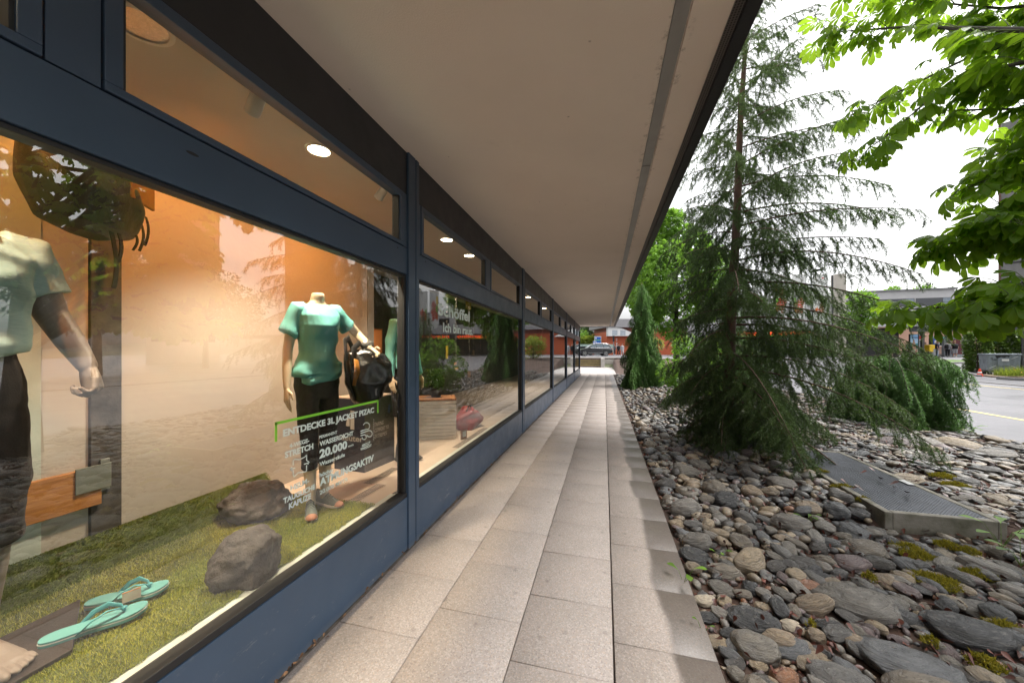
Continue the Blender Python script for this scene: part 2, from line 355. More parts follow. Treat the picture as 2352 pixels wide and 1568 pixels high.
# --- far wooded hills
def hills():
    xs = np.linspace(-420, 900, 90); ys = np.linspace(300, 640, 14); XX, YY = np.meshgrid(xs, ys, indexing='ij')
    prof = 16 + 40 * np.exp(-((XX - 330) / 170) ** 2) + 14 * np.exp(-((XX + 150) / 120) ** 2) + 5 * np.sin(XX * .021) + 3 * np.sin(XX * .07 + 1)
    Z = prof * sm((YY - 300) / 260) ; V = np.stack([XX, YY, Z - 1], -1).reshape(-1, 3); ny = len(ys)
    F = [(i * ny + j, (i + 1) * ny + j, (i + 1) * ny + j + 1, i * ny + j + 1) for i in range(len(xs) - 1) for j in range(ny - 1)]
    tag(mesh_np('hills', V, np.array(F), M('far woods', (.060, .085, .075), .95, var=.5, scale=.06, bs=.9, bscale=.3), smooth=True), kind='structure')
hills()

# ================================================================ THE SHOP BUILDING
AX = -1.48
MAT_BLUE = None
def paint_mat(name, c, rough=.34):
    m, n, l, b, out = _mat(name); tc = n.new('ShaderNodeTexCoord'); v = tc.outputs['Object']
    c1 = mixc(n, l, noise_fac(n, l, v, 1.5, 5, .6, .3, .7), c, tuple(k * .82 for k in c))
    mp = n.new('ShaderNodeMapping'); mp.inputs['Scale'].default_value = (3, 3, 9); l.new(v, mp.inputs[0])
    sc = noise_fac(n, l, mp.outputs[0], 2.2, 8, .8, .60, .68); sx = n.new('ShaderNodeSeparateXYZ'); l.new(v, sx.inputs[0])
    low = n.new('ShaderNodeMapRange'); low.inputs['From Min'].default_value = .5; low.inputs['From Max'].default_value = .1; l.new(sx.outputs[2], low.inputs[0])
    c1 = mixc(n, l, mathn(n, l, 'MULTIPLY', mathn(n, l, 'MULTIPLY', sc, low.outputs[0]), .7), c1, (.30, .29, .28))       # scuffs near the floor
    dust = n.new('ShaderNodeMapRange'); dust.inputs['From Min'].default_value = .07; dust.inputs['From Max'].default_value = .0; l.new(mathn(n, l, 'ADD', sx.outputs[2], mathn(n, l, 'MULTIPLY', noise_fac(n, l, v, 9, 5, .6, 0, 1), .05)), dust.inputs[0])
    c1 = mixc(n, l, mathn(n, l, 'MULTIPLY', dust.outputs[0], .55), c1, (.20, .185, .17)); l.new(c1, b.inputs['Base Color'])
    r = n.new('ShaderNodeMapRange'); r.inputs['To Min'].default_value = rough - .08; r.inputs['To Max'].default_value = rough + .14; l.new(noise_fac(n, l, v, 4, 6, .7, .25, .75), r.inputs[0]); l.new(r.outputs[0], b.inputs['Roughness'])
    bump(n, l, b, noise_fac(n, l, v, 420, 2, .5, 0, 1), .06, .001); return m
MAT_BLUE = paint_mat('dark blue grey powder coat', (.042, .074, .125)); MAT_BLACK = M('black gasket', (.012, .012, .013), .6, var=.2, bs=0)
MAT_SOFF = None
def soffit_mat():
    m, n, l, b, out = _mat('painted plaster soffit'); tc = n.new('ShaderNodeTexCoord'); v = tc.outputs['Object']
    c = mixc(n, l, noise_fac(n, l, v, .8, 6, .6, .3, .7), (.85, .765, .685), (.78, .70, .625))
    vo = n.new('ShaderNodeTexVoronoi'); vo.voronoi_dimensions = '2D'; vo.inputs['Scale'].default_value = 1.35; l.new(v, vo.inputs['Vector'])
    sp = n.new('ShaderNodeMapRange'); sp.inputs['From Min'].default_value = .012; sp.inputs['From Max'].default_value = .022; sp.inputs['To Min'].default_value = .6; sp.inputs['To Max'].default_value = 0
    l.new(mathn(n, l, 'ADD', vo.outputs['Distance'], mathn(n, l, 'MULTIPLY', noise_fac(n, l, v, 50, 3, .5, 0, 1), .02)), sp.inputs[0]); c = mixc(n, l, sp.outputs[0], c, (.20, .16, .14))
    # grime and cobwebs along the light strip and the facade
    sx = n.new('ShaderNodeSeparateXYZ'); l.new(v, sx.inputs[0]); dx = mathn(n, l, 'ABSOLUTE', mathn(n, l, 'SUBTRACT', mathn(n, l, 'ABSOLUTE', mathn(n, l, 'SUBTRACT', sx.outputs[0], .34)), .05)); gr = n.new('ShaderNodeMapRange'); gr.inputs['From Min'].default_value = .03; gr.inputs['From Max'].default_value = .0; l.new(dx, gr.inputs[0])
    c = mixc(n, l, mathn(n, l, 'MULTIPLY', mathn(n, l, 'MULTIPLY', gr.outputs[0], noise_fac(n, l, v, 17, 6, .75, .53, .66)), .6), c, (.17, .13, .10))
    c = mixc(n, l, mathn(n, l, 'MULTIPLY', noise_fac(n, l, v, 2.2, 7, .75, .62, .80), .25), c, (.40, .34, .29))
    l.new(c, b.inputs['Base Color']); b.inputs['Roughness'].default_value = .85; bump(n, l, b, noise_fac(n, l, v, 130, 6, .7, 0, 1), .45, .005); return m
MAT_SOFF = soffit_mat()
def glass_mat():
    m, n, l, b, out = _mat('shop window glass'); n.remove(b); tc = n.new('ShaderNodeTexCoord')
    fr = n.new('ShaderNodeFresnel'); fr.inputs['IOR'].default_value = 2.08
    g = n.new('ShaderNodeBsdfGlossy'); g.inputs['Roughness'].default_value = 0.0; g.inputs['Color'].default_value = (.97, .98, .97, 1)
    t = n.new('ShaderNodeBsdfTransparent'); t.inputs['Color'].default_value = (.93, .95, .93, 1)
    x = n.new('ShaderNodeMixShader'); l.new(fr.outputs[0], x.inputs[0]); l.new(t.outputs[0], x.inputs[1]); l.new(g.outputs[0], x.inputs[2]); l.new(x.outputs[0], out.inputs[0])
    bu = n.new('ShaderNodeBump'); bu.inputs['Strength'].default_value = .02; bu.inputs['Distance'].default_value = .01; no = n.new('ShaderNodeTexNoise'); no.inputs['Scale'].default_value = 1.1; no.inputs['Detail'].default_value = 1
    l.new(tc.outputs['Object'], no.inputs['Vector']); l.new(no.outputs[0], bu.inputs['Height']); l.new(bu.outputs[0], g.inputs['Normal']); return m
MAT_GLASS = glass_mat()
MAT_DISP = M('beige display board', (.60, .50, .41), .5, var=.1, scale=2, bs=.05); MAT_SILL = M('pale sill', (.62, .68, .64), .35, var=.08, bs=0)
MAT_WALLIN = None
def inwall():
    m, n, l, b, out = _mat('scuffed white display wall'); tc = n.new('ShaderNodeTexCoord'); v = tc.outputs['Object']
    c = mixc(n, l, noise_fac(n, l, v, .9, 5, .6, .3, .7), (.45, .425, .385), (.40, .375, .34)); mp = n.new('ShaderNodeMapping'); mp.inputs['Scale'].default_value = (1, 7, 1); l.new(v, mp.inputs[0])
    c = mixc(n, l, mathn(n, l, 'MULTIPLY', noise_fac(n, l, mp.outputs[0], 2.4, 6, .8, .70, .74), .5), c, (.35, .31, .27)); l.new(c, b.inputs['Base Color']); b.inputs['Roughness'].default_value = .75; bump(n, l, b, noise_fac(n, l, v, 7, 3, .5, 0, 1), .12, .02); return m
MAT_WALLIN = inwall()
shop = thing('shop_building', 'long shop front in dark blue grey metal with display windows under a deep canopy', 'building', (0, 0, 0))
PW = .162; P0 = 2.585; BAY = 4.05
# canopy with its fascia and light strips
mb = MB(); mb.box(-9.5, .30, -6.5, 23.6, 3.078, 3.42); mb.box(.38, .598, -6.5, 23.6, 3.078, 3.42); mb.box(.30, .38, -6.5, 23.6, 3.092, 3.42); can = mb.build('canopy', MAT_SOFF, shop)
mb = MB(); y = -6.4; k = 0
while y < 23.3:
    mb.box(.305, .372, y, min(y + 2.38, 23.5), 3.080, 3.0915); y += 2.4
mb.build('light_strip', M('grey aluminium strip', (.34, .34, .33), .45, var=.1, metal=.3), can)
mb = MB(); mb.box(.60, .664, -6.52, 23.62, 3.045, 3.60); mb.box(-9.5, .60, 23.602, 23.65, 3.05, 3.60); mb.build('fascia', M('black fascia metal', (.022, .022, .025), .45, var=.2), can)
def perf_mat():
    m, n, l, b, out = _mat('perforated vent strip'); tc = n.new('ShaderNodeTexCoord'); mp = n.new('ShaderNodeMapping'); mp.inputs['Scale'].default_value = (1, 1, 1); l.new(tc.outputs['Object'], mp.inputs[0])
    vo = n.new('ShaderNodeTexVoronoi'); vo.inputs['Scale'].default_value = 75; vo.inputs['Randomness'].default_value = 0; l.new(mp.outputs[0], vo.inputs['Vector'])
    f = mathn(n, l, 'LESS_THAN', vo.outputs['Distance'], .33); l.new(mixc(n, l, f, (.11, .10, .095), (.008, .008, .008)), b.inputs['Base Color']); b.inputs['Roughness'].default_value = .5; return m
mb = MB(); mb.box(.556, .598, -6.5, 23.58, 3.066, 3.0775); mb.build('vent_strip', perf_mat(), can)
# posts
for k in range(-2, 6):
    yc = P0 + BAY * k; mb = MB()
    mb.box(AX - .09, AX + .012, yc - PW / 2, yc + .022, 0, 3.0775); mb.box(AX - .09, AX + .012, yc + .034, yc + PW / 2, 0, 3.0775); mb.box(AX - .085, AX - .012, yc + .022, yc + .034, 0, 3.077)
    mb.build('post', MAT_BLUE, shop, bevel=.004)
MAT_HEAD = paint_mat('shade tinted header panel', (.020, .023, .030), .42)  # shading of the header band put into its paint colour
WIN = {}
for k in range(-2, 5):
    y0 = P0 + BAY * k + PW / 2; y1 = P0 + BAY * (k + 1) - PW / 2; e = .0015
    mb = MB(); mb.box(AX - .07, AX, y0 + e, y1 - e, .0, .405); mb.build('plinth_panel', MAT_BLUE, shop, bevel=.003)
    mb = MB(); mb.box(AX - .07, AX - .002, y0 + e, y1 - e, 2.128, 2.332); mb.build('transom_panel', MAT_BLUE, shop, bevel=.003)
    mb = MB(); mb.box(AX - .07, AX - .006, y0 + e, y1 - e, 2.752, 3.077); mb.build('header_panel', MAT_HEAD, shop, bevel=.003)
    # the big display window
    f = MB(); f.box(AX - .075, AX - .004, y0 + e, y1 - e, .407, .440); f.box(AX - .075, AX - .012, y0 + e, y0 + .028, .442, 2.108); f.box(AX - .075, AX - .012, y1 - .028, y1 - e, .442, 2.108); f.box(AX - .075, AX - .012, y0 + e, y1 - e, 2.110, 2.126)
    w = f.build('display_window', MAT_BLACK, shop, bevel=.003); WIN[k] = w
    p = MB(); p.quad((AX - .036, y0 + .024, .436), (AX - .036, y1 - .024, .436), (AX - .036, y1 - .024, 2.114), (AX - .036, y0 + .024, 2.114)); p.build('pane', MAT_GLASS, w)
    s = MB(); s.box(AX - .13, AX - .0765, y0 + .03, y1 - .03, .40, .432); s.build('sill', MAT_SILL, w, bevel=.004)
    # two transom lights
    rel = ((.1, 1.97), (2.185, 3.785)) if k == -1 else ((.1, 1.74), (1.99, 3.66))
    edges = [y0]
    for a, b_ in rel:
        a, b_ = y0 + a, y0 + b_; f = MB(); z0, z1 = 2.366, 2.702; fw = .045
        f.box(AX - .06, AX + .002, a - fw, b_ + fw, z0 - .028, z0); f.box(AX - .06, AX + .002, a - fw, b_ + fw, z1, z1 + .044); f.box(AX - .06, AX + .002, a - fw, a, z0 + .0005, z1 - .0005); f.box(AX - .06, AX + .002, b_, b_ + fw, z0 + .0005, z1 - .0005)
        w2 = f.build('transom_window', MAT_BLUE, shop, bevel=.003); p = MB(); p.quad((AX - .03, a - .005, z0 - .005), (AX - .03, b_ + .005, z0 - .005), (AX - .03, b_ + .005, z1 + .005), (AX - .03, a - .005, z1 + .005)); p.build('pane', MAT_GLASS, w2)
        for ga, gb in ((a - .001, a + .010), (b_ - .010, b_ + .001)): g = MB(); g.box(AX - .062, AX - .008, ga, gb, z0, z1); g.build('gasket', MAT_BLACK, w2)
    # filler strips beside the transom lights
    fl = MB(); spans = [(y0 + e, y0 + rel[0][0] - .051), (y0 + rel[0][1] + .051, y0 + rel[1][0] - .051), (y0 + rel[1][1] + .051, y1 - e)]
    for a, b_ in spans:
        if b_ - a > .01: fl.box(AX - .07, AX - .003, a, b_, 2.337, 2.748)
    fl.box(AX - .075, AX - .02, y0 + e, y1 - e, 2.3325, 2.3365); fl.box(AX - .075, AX - .02, y0 + e, y1 - e, 2.7485, 2.7515)
    if fl.v: fl.build('filler_strip', MAT_BLUE, shop, bevel=.003)
# slots and screw holes in the transom panels
mb = MB()
for yy, zz in ((1.0, 2.27), (2.37, 2.3), (2.80, 2.3), (4.42, 2.3), (4.62, 2.3), (6.25, 2.3)):
    w_ = .022 if yy == 1.0 else .007; mb.prism([(yy + w_ * math.cos(t), zz + .006 * math.sin(t)) for t in np.linspace(0, 2 * PI, 14)[:-1]], lambda u, v, t: (t, u, v), AX - .01, AX - .0012)
mb.build('drain_slot', MAT_BLACK, shop)
# room behind the glass
MAT_CEIL = M('shop ceiling', (.50, .43, .35), .8, var=.08, scale=1.5, bs=.05)
XR = -7.5
mb = MB(); mb.box(XR, AX - .131, -6.3, 22.7, .36, .420); mb.build('display_floor', MAT_DISP, shop)
mb = MB(); mb.box(XR, AX - .08, -6.3, 22.7, 2.87, 3.07); mb.build('ceiling', MAT_CEIL, shop)
mb = MB(); mb.box(XR - .2, XR, -6.5, 22.9, 0, 3.07); mb.box(XR, AX - .1, -6.5, -6.3, 0, 3.07); mb.box(XR, AX - .095, 22.7, 22.9, 0, 3.07); mb.build('inner_wall', M('shop wall', (.30, .25, .20), .8, var=.2, scale=1.2), shop)
mb = MB(); mb.box(-9.5, XR - .202, -6.5, 22.9, 0, 3.07); mb.build('rear_block', MAT_SOFF, shop)
# white display wall behind the first window
dw = MB(); dw.box(-2.70, -2.60, -6.2, 1.265, .42, 2.868); dw.box(-2.70, -2.60, 1.395, 3.54, .42, 2.868); dwo = dw.build('display_wall', MAT_WALLIN, shop)
mb = MB(); mb.box(-2.71, -2.585, 1.268, 1.392, .42, 2.866); mb.build('black_upright', M('scuffed black board', (.022, .022, .024), .6, c2=(.09, .085, .08), scale=11), dwo, bevel=.003)
mb = MB(); mb.box(-2.599, -2.592, .93, 1.10, .42, 2.867); mb.build('glass_strip', M('pale blue strip', (.46, .53, .50), .3, var=.1), dwo)
mb = MB(); mb.box(-2.60, -2.565, .40, 1.30, .735, .93); bo = mb.build('wooden_board', M('knotty pine board', (.50, .24, .07), .5, c2=(.28, .11, .03), scale=5, stretch=(6, 1, 14), bs=.1), dwo, bevel=.003)
mb = MB(); mb.box(-2.564, -2.558, 1.20, 1.335, .815, .945); mb.box(-2.584, -2.575, 1.30, 1.338, .80, .965); mb.build('metal_bracket', M('galvanised bracket', (.30, .33, .31), .4, metal=.7), bo, bevel=.002)
# dark partition, shelf with a lit cubby in the room beyond
mb = MB(); mb.box(-2.78, -2.60, 3.545, 3.66, .42, 2.868); mb.build('grey_partition', M('grey partition', (.30, .30, .29), .6), shop)
mb = MB(); mb.box(-3.9, -3.82, 3.7, 22.6, .42, 2.86); mb.build('shelf_wall', M('dark shelf wall', (.10, .085, .07), .6, c2=(.035, .03, .027), scale=3), shop)
# ================================================================ IN THE WINDOW
FZ = .42; TZ = .436
# --- downlights in the shop ceiling
MAT_TRIM = M('white lamp ring', (.62, .58, .52), .4, var=.05, bs=0); MAT_REFL = M('lamp reflector', (.75, .72, .66), .18, metal=1, var=.2, scale=40, bs=.6, bscale=70)
MAT_LENS = emit('lit lamp lens', (1.0, .82, .55), 22); MAT_LOFF = M('lamp glass', (.55, .52, .47), .15, var=.3, scale=30, bs=.5, bscale=60)
LAMPS = [(.09, 1, 'added unseen downlight above the polo shirt mannequin, nearest the camera'), (1.04, 0, 'round recessed downlight, unlit, with a large faceted reflector behind the first transom light'), (1.99, 1, 'lit warm downlight above the teal shirt mannequin with the black bag'),  # first lamp is added out of view to brighten the mint shirt
         (3.98, .38, 'lit warm downlight, left of the pair behind the second bay transom light'), (4.72, .38, 'lit warm downlight, right of the pair behind the second bay transom light'),
         (8.75, .3, 'dim warm downlight behind the left transom light of the third bay'), (11.2, .4, 'lit warm downlight behind the fourth bay of the shop front')]
for y, on, lab in LAMPS:
    t = thing('downlight', lab, 'ceiling light', (-1.83, y, 2.869), group='downlights in the shop ceiling')
    r = .09 if not on else .066
    m_ = MB(); m_.lathe([(r + .018, 0), (r + .018, -.008), (r, -.010), (r, .0)], 32, cap=False); m_.build('trim_ring', MAT_TRIM, t, smooth=40)
    m_ = MB(); m_.lathe([(r, -.004), (r * .8, -.001), (r * .4, -.0005)], 32); m_.build('lens', MAT_LENS if on else MAT_REFL, t)
    if on:
        ld = bpy.data.lights.new('downlight_light', 'SPOT'); ld.energy = 122 * on; ld.color = (1.0, .82, .60); ld.spot_size = R(96); ld.spot_blend = .7; ld.shadow_soft_size = .05
        lo = bpy.data.objects.new('downlight_light', ld); COL.objects.link(lo); lo.parent = t; lo.location = (0, 0, -.03)
# warm track spots on the display wall; the last two are added to light it
for y, tgt, lab in ((2.52, (-2.6, 2.75, 1.95), 'small white track spotlight near the metal post, aimed at the orange lit wall'), (1.45, (-2.6, 1.75, 2.05), 'added white track spotlight in the middle of the first window'), (.30, (-2.6, .75, 2.05), 'added white track spotlight above the polo shirt mannequin')):
    t = thing('track_spotlight', lab, 'spotlight', (-1.72, y, 2.869), group='track spotlights in the first window'); dv = (Vector(tgt) - Vector((-1.72, y, 2.79))).normalized()
    m_ = MB(); m_.tube([(0, 0, 0), (0, 0, -.06)], .010, 8); m_.build('stem', MAT_TRIM, t); c_ = Vector((0, 0, -.075)); m_ = MB(); m_.tube([c_ - dv * .06, c_ - dv * .055, c_ + dv * .05, c_ + dv * .055], [.028, .034, .036, .034], 20); m_.build('lamp_body', MAT_TRIM, t, smooth=40)
    m_ = MB(); m_.tube([c_ + dv * .0555, c_ + dv * .0575], .026, 16); m_.build('lens', emit('wash lens', (1, .62, .25), 4), t)
    ld = bpy.data.lights.new('wash_light', 'SPOT'); ld.energy = 25; ld.color = (1.0, .32, .045); ld.spot_size = R(120); ld.spot_blend = .9; ld.shadow_soft_size = .03
    lo = bpy.data.objects.new('wash_light', ld); COL.objects.link(lo); lo.parent = t; lo.location = c_ + dv * .065; lo.rotation_euler = (-dv).to_track_quat('Z', 'Y').to_euler()

# --- artificial turf
def turf_z(X): return TZ + .14 * sm((-2.44 - X) / .15) ** 1
def turf():
    xs = np.concatenate([np.linspace(-1.60, -2.40, 9), np.linspace(-2.43, -2.592, 12)]); ys = np.linspace(-1.4, 2.25, 30)
    XX, YY = np.meshgrid(xs, ys, indexing='ij'); ny = len(ys); V = np.stack([XX, YY, turf_z(XX)], -1).reshape(-1, 3)
    F = [(i * ny + j, i * ny + j + 1, (i + 1) * ny + j + 1, (i + 1) * ny + j) for i in range(len(xs) - 1) for j in range(ny - 1)]
    o = mesh_np('turf_mat', V, np.array(F), M('turf backing', (.10, .13, .03), .9, var=.3, scale=20)); tag(o, 'artificial grass mat laid on the window floor under the flip flops and grey rocks', 'turf mat')
    n = 150000; x = RNG.uniform(-2.59, -1.585, n); y = RNG.uniform(.2, 2.265, n); ex = x > -2.0
    y = y + 0; x = np.where(RNG.random(n) < .12, RNG.uniform(-2.595, -2.43, n), x)
    edge = -1.60 + .012 * np.sin(y * 37) + .008 * np.sin(y * 91); k = x < edge; x, y = x[k], y[k]; n = len(x)
    z = turf_z(x); a = RNG.uniform(0, 2 * PI, n); hgt = RNG.uniform(.006, .014, n); lean = RNG.uniform(.2, .9, n); w = .0016
    steep = (x < -2.45)[:, None]; up = np.where(steep, np.array([.75, 0, .66]), np.array([0, 0, 1.]))
    dv = np.stack([np.cos(a), np.sin(a), np.zeros(n)], -1); sd = np.stack([-np.sin(a), np.cos(a), np.zeros(n)], -1); base = np.stack([x, y, z], -1)
    tip = base + (up + dv * lean[:, None]) * hgt[:, None]; V = np.stack([base - sd * w, base + sd * w, tip], 1).reshape(-1, 3); F = np.arange(3 * n).reshape(-1, 3)
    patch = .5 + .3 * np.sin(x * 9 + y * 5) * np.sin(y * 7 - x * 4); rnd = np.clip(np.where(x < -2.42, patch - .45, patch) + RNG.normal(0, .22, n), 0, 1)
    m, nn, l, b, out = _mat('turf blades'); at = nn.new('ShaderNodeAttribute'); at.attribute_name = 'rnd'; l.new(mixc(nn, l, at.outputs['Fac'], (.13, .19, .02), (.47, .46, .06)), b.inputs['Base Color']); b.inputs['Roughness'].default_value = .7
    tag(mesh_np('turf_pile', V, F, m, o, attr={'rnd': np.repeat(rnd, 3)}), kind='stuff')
turf()
# --- dark mat under the near mannequin, flip flops, tag
q = [at_z(185, 1372, .46), at_z(166, 1487, .46)]
mb = MB(); a, b_ = q; poly = [(a.x, a.y), (a.x + .02, a.y - 1.0), (b_.x + .01, b_.y - 1.0), (b_.x, b_.y)]
mb.prism(poly, lambda u, v, t: (u, v, t), TZ + .004, TZ + .020); tag(mb.build('floor_board', M('dark brown board', (.045, .035, .032), .5, var=.3), bevel=.002), 'dark brown board lying on the turf under the barefoot mannequin', 'board')
MAT_FLIP = M('aqua rubber', (.14, .40, .40), .45, var=.08, bs=.06, bscale=200); MAT_FLIPW = M('white rubber line', (.70, .76, .74), .5, bs=0); MAT_STRAP = M('aqua strap', (.10, .42, .46), .35, var=.1, bs=0)
def flipflop(name, heel, toe, lab):
    hv, tv = at_z(*heel, TZ + .02), at_z(*toe, TZ + .02); d = tv - hv; L = d.length; t = thing(name, lab, 'flip flop', (hv.x, hv.y, TZ + .012), math.atan2(d.y, d.x), 'aqua flip flops')
    out = [(0, .0, .02), (.06, .030), (.2, .037), (.45, .034), (.65, .044), (.82, .047), (.93, .034), (1.0, .006)]
    up = [(0.0, 0.012), (.05, .028), (.18, .037), (.42, .033), (.62, .042), (.80, .047), (.92, .036), (.985, .014)]; poly = [(u * L, w) for u, w in up] + [(u * L * 1.0, -w * .92) for u, w in reversed(up)]
    P = []
    for i in range(len(poly)):
        p0, p1, p2, p3 = [poly[(i + k) % len(poly)] for k in (-1, 0, 1, 2)]
        for s in (0, .33, .66):
            P.append(tuple(.5 * (2 * p1[c] + (p2[c] - p0[c]) * s + (2 * p0[c] - 5 * p1[c] + 4 * p2[c] - p3[c]) * s * s + (3 * p1[c] - p0[c] - 3 * p2[c] + p3[c]) * s ** 3) for c in (0, 1)))
    zf = lambda u: .004 + .010 * max(0, (u / L - .7) / .3) ** 2
    for nm, a, b2, mt, sc in (('sole', 0, .012, MAT_FLIP, 1), ('white_line', .012, .016, MAT_FLIPW, 1.012), ('footbed', .016, .024, MAT_FLIP, 1)):
        m_ = MB(); m_.prism([(L / 2 + (u - L / 2) * sc, v * sc) for u, v in P], lambda u, v, z: (u, v, z + zf(u)), a, b2); m_.build(nm, mt, t, bevel=.002)
    m_ = MB(); top = .026; knot = Vector((.76 * L, .0, top + .006))
    for sgn in (-1, 1):
        e = Vector((.33 * L, sgn * .034, top - .010)); pts = [knot, Vector((.72 * L, sgn * .012, top + .030)), Vector((.60 * L, sgn * .028, top + .042)), Vector((.46 * L, sgn * .038, top + .026)), e]
        m_.tube(pts, [(.004, .004), (.003, .008), (.003, .011), (.003, .010), (.003, .008)], 8)
    m_.tube([knot + Vector((0, 0, -.012)), knot + Vector((0, 0, .012))], .0045, 8); m_.ball(knot + Vector((0, 0, .016)), (.009, .009, .006), 10); m_.build('strap', MAT_STRAP, t, smooth=True)
flipflop('flip_flop', (88, 1484), (341, 1397), 'aqua flip flop nearer the glass, its toe beside the small price tag'); flipflop('flip_flop', (196, 1394), (388, 1350), 'aqua flip flop farther from the glass, just before the big grey rock')
pt = at_z(306, 1397, TZ); mb = MB(); mb.obox((pt.x - .01, pt.y, TZ + .055), (.010, .026, 0), (.004, -.0015, .001), (0, 0, .020)); po = mb.build('price_tag', M('paper tag', (.72, .62, .50), .6, bs=0)); tag(po, 'small folded paper price tag standing on the aqua flip flop', 'price tag')
mb = MB(); mb.obox((pt.x - .01, pt.y, TZ + .0765), (.0102, .0262, 0), (.0042, -.0016, .001), (0, 0, .0012)); mb.build('tag_edge', M('orange edge', (.6, .2, .04), .6, bs=0), po)

# --- artificial boulders
from mathutils import noise as mnoise
def ico(sub):
    import bmesh
    bm = bmesh.new(); bmesh.ops.create_icosphere(bm, subdivisions=sub, radius=1); bm.verts.ensure_lookup_table()
    V = np.array([v.co[:] for v in bm.verts]); F = np.array([[v.index for v in f.verts] for f in bm.faces]); bm.free(); return V, F
ICO = {k: ico(k) for k in (1, 2, 3, 4, 5)}
def rocky(sub, seed, amp=.22, sharp=.0, dims=(1, 1, 1), freq=1.1):
    V, F = ICO[sub]; o = Vector((seed * 7.13, seed * 3.7, seed * 1.9)); out = np.empty_like(V)
    for i, p in enumerate(V):
        q = Vector(p) * freq + o; k = 1 + amp * mnoise.noise(q) + amp * .45 * mnoise.noise(q * 2.3)
        if sharp: k += sharp * abs(mnoise.noise(q * 1.7)) + sharp * .35 * mnoise.noise(q * 5) + sharp * .16 * mnoise.noise(q * 12)
        out[i] = p * k
    return out * np.array(dims), F
MAT_FAKE = M('grey modelled rock', (.105, .095, .09), .55, c2=(.042, .040, .040), scale=16, bs=1.0, bscale=55, rvar=.15)
def boulder(name, px, py, w, dims, seed, lab, rz):
    c = at_z(px, py, TZ); V, F = rocky(5, seed, .20, .16, dims, 1.25); V[:, 2] = np.maximum(V[:, 2], -.55 * dims[2]); V *= w
    o = mesh_np(name, V, F, MAT_FAKE, smooth=True); o.location = (c.x, c.y, TZ + .5 * dims[2] * w); o.rotation_euler = (0, 0, rz); tag(o, lab, 'boulder', 'artificial boulders on the turf')
boulder('boulder', 566, 1318, .147, (1.0, 1.05, .98), 3, 'grey artificial boulder near the glass, nearer to the flip flops', .4)
boulder('boulder', 592, 1178, .185, (1.0, 1.15, .70), 8, 'lower and wider grey artificial boulder set back beside the trainers', 1.2)

# ---------------------------------------------------------------- mannequins and people
def hand(mb, W, d, p, t, curl=.5, s=1.0, spread=.0, th=(.6, .55, .35)):
    W, d, p, t = Vector(W), Vector(d).normalized(), Vector(p), Vector(t); p = (p - d * p.dot(d)).normalized(); t = (t - d * t.dot(d) - p * t.dot(p)).normalized()
    el = lambda c, a, b: [c + t * (a * math.cos(2 * PI * j / 14)) + p * (b * math.sin(2 * PI * j / 14)) for j in range(14)]
    mb.loft([el(W - d * .02 * s, .025 * s, .021 * s), el(W + d * .015 * s, .028 * s, .019 * s), el(W + d * .05 * s, .040 * s, .017 * s), el(W + d * .085 * s, .043 * s, .014 * s), el(W + d * .098 * s, .040 * s, .010 * s)])
    for k, (off, L, r) in enumerate(((.032, .074, .0088), (.011, .083, .0092), (-.0105, .077, .0088), (-.031, .060, .0078))):
        b0 = W + d * (.088 - .006 * abs(k - 1.2)) * s + t * off * s; a = 0; P = [b0 - d * .01 * s, b0]; cur = b0
        for seg, ka in ((.45, .7), (.31, 1.0), (.24, .7)):
            a += curl * ka * (1 + .12 * k); dd = (d * math.cos(a) + p * math.sin(a) + t * spread * (1.5 - k) * .3).normalized(); cur = cur + dd * L * seg * s; P.append(cur)
        mb.capsule(P, [r * s * 1.05, r * s, r * s * .95, r * s * .9, r * s * .75], 10)
    b0 = W + d * .028 * s + t * .030 * s; q1 = b0 + (d * th[0] + t * th[1] + p * th[2]).normalized() * .036 * s; mb.capsule([b0 - t * .008 * s, q1, q1 + (d * .95 + t * th[1] * .2 + p * .3).normalized() * .036 * s], [.0125 * s, .0105 * s, .0085 * s], 10)
def ring(c, a, b, n=22, tilt=0.0, pw=2.3):
    out = []
    for j in range(n):
        th = 2 * PI * j / n; cx, sy = math.cos(th), math.sin(th); f = (abs(cx) ** pw + abs(sy) ** pw) ** (-1 / pw); out.append(Vector((c[0] + a * cx * f, c[1] + b * sy * f, c[2] + tilt * a * cx * f)))
    return out
def lerp_chain(P, k): return [Vector(p) for p in P]
TORSO_F = [(.80, .085, .10, 0), (.87, .112, .165, -.01), (.94, .112, .170, -.012), (1.02, .095, .140, 0), (1.09, .086, .120, .008), (1.18, .096, .130, .008), (1.27, .118, .146, .016), (1.34, .105, .152, .006), (1.39, .075, .135, -.006), (1.42, .055, .085, -.012), (1.445, .050, .056, -.006), (1.48, .048, .052, .002), (1.50, .042, .046, .004)]
TORSO_M = [(.86, .09, .11, 0), (.93, .115, .168, -.005), (1.02, .112, .165, -.003), (1.12, .105, .155, .004), (1.22, .112, .165, .006), (1.32, .125, .185, .008), (1.41, .118, .198, 0), (1.47, .085, .175, -.01), (1.505, .062, .10, -.014), (1.54, .056, .062, -.006), (1.60, .054, .056, .004), (1.62, .048, .05, .006)]
def torso(mb, T, grow=0., z0=None, z1=None, hem=0.):
    rows = [r for r in T if (z0 is None or r[0] >= z0) and (z1 is None or r[0] <= z1)]; mb.loft([ring((r[3], 0, r[0]), r[1] + grow + hem * max(0, 1 - i / 3), r[2] + grow + hem * max(0, 1 - i / 3)) for i, r in enumerate(rows)])
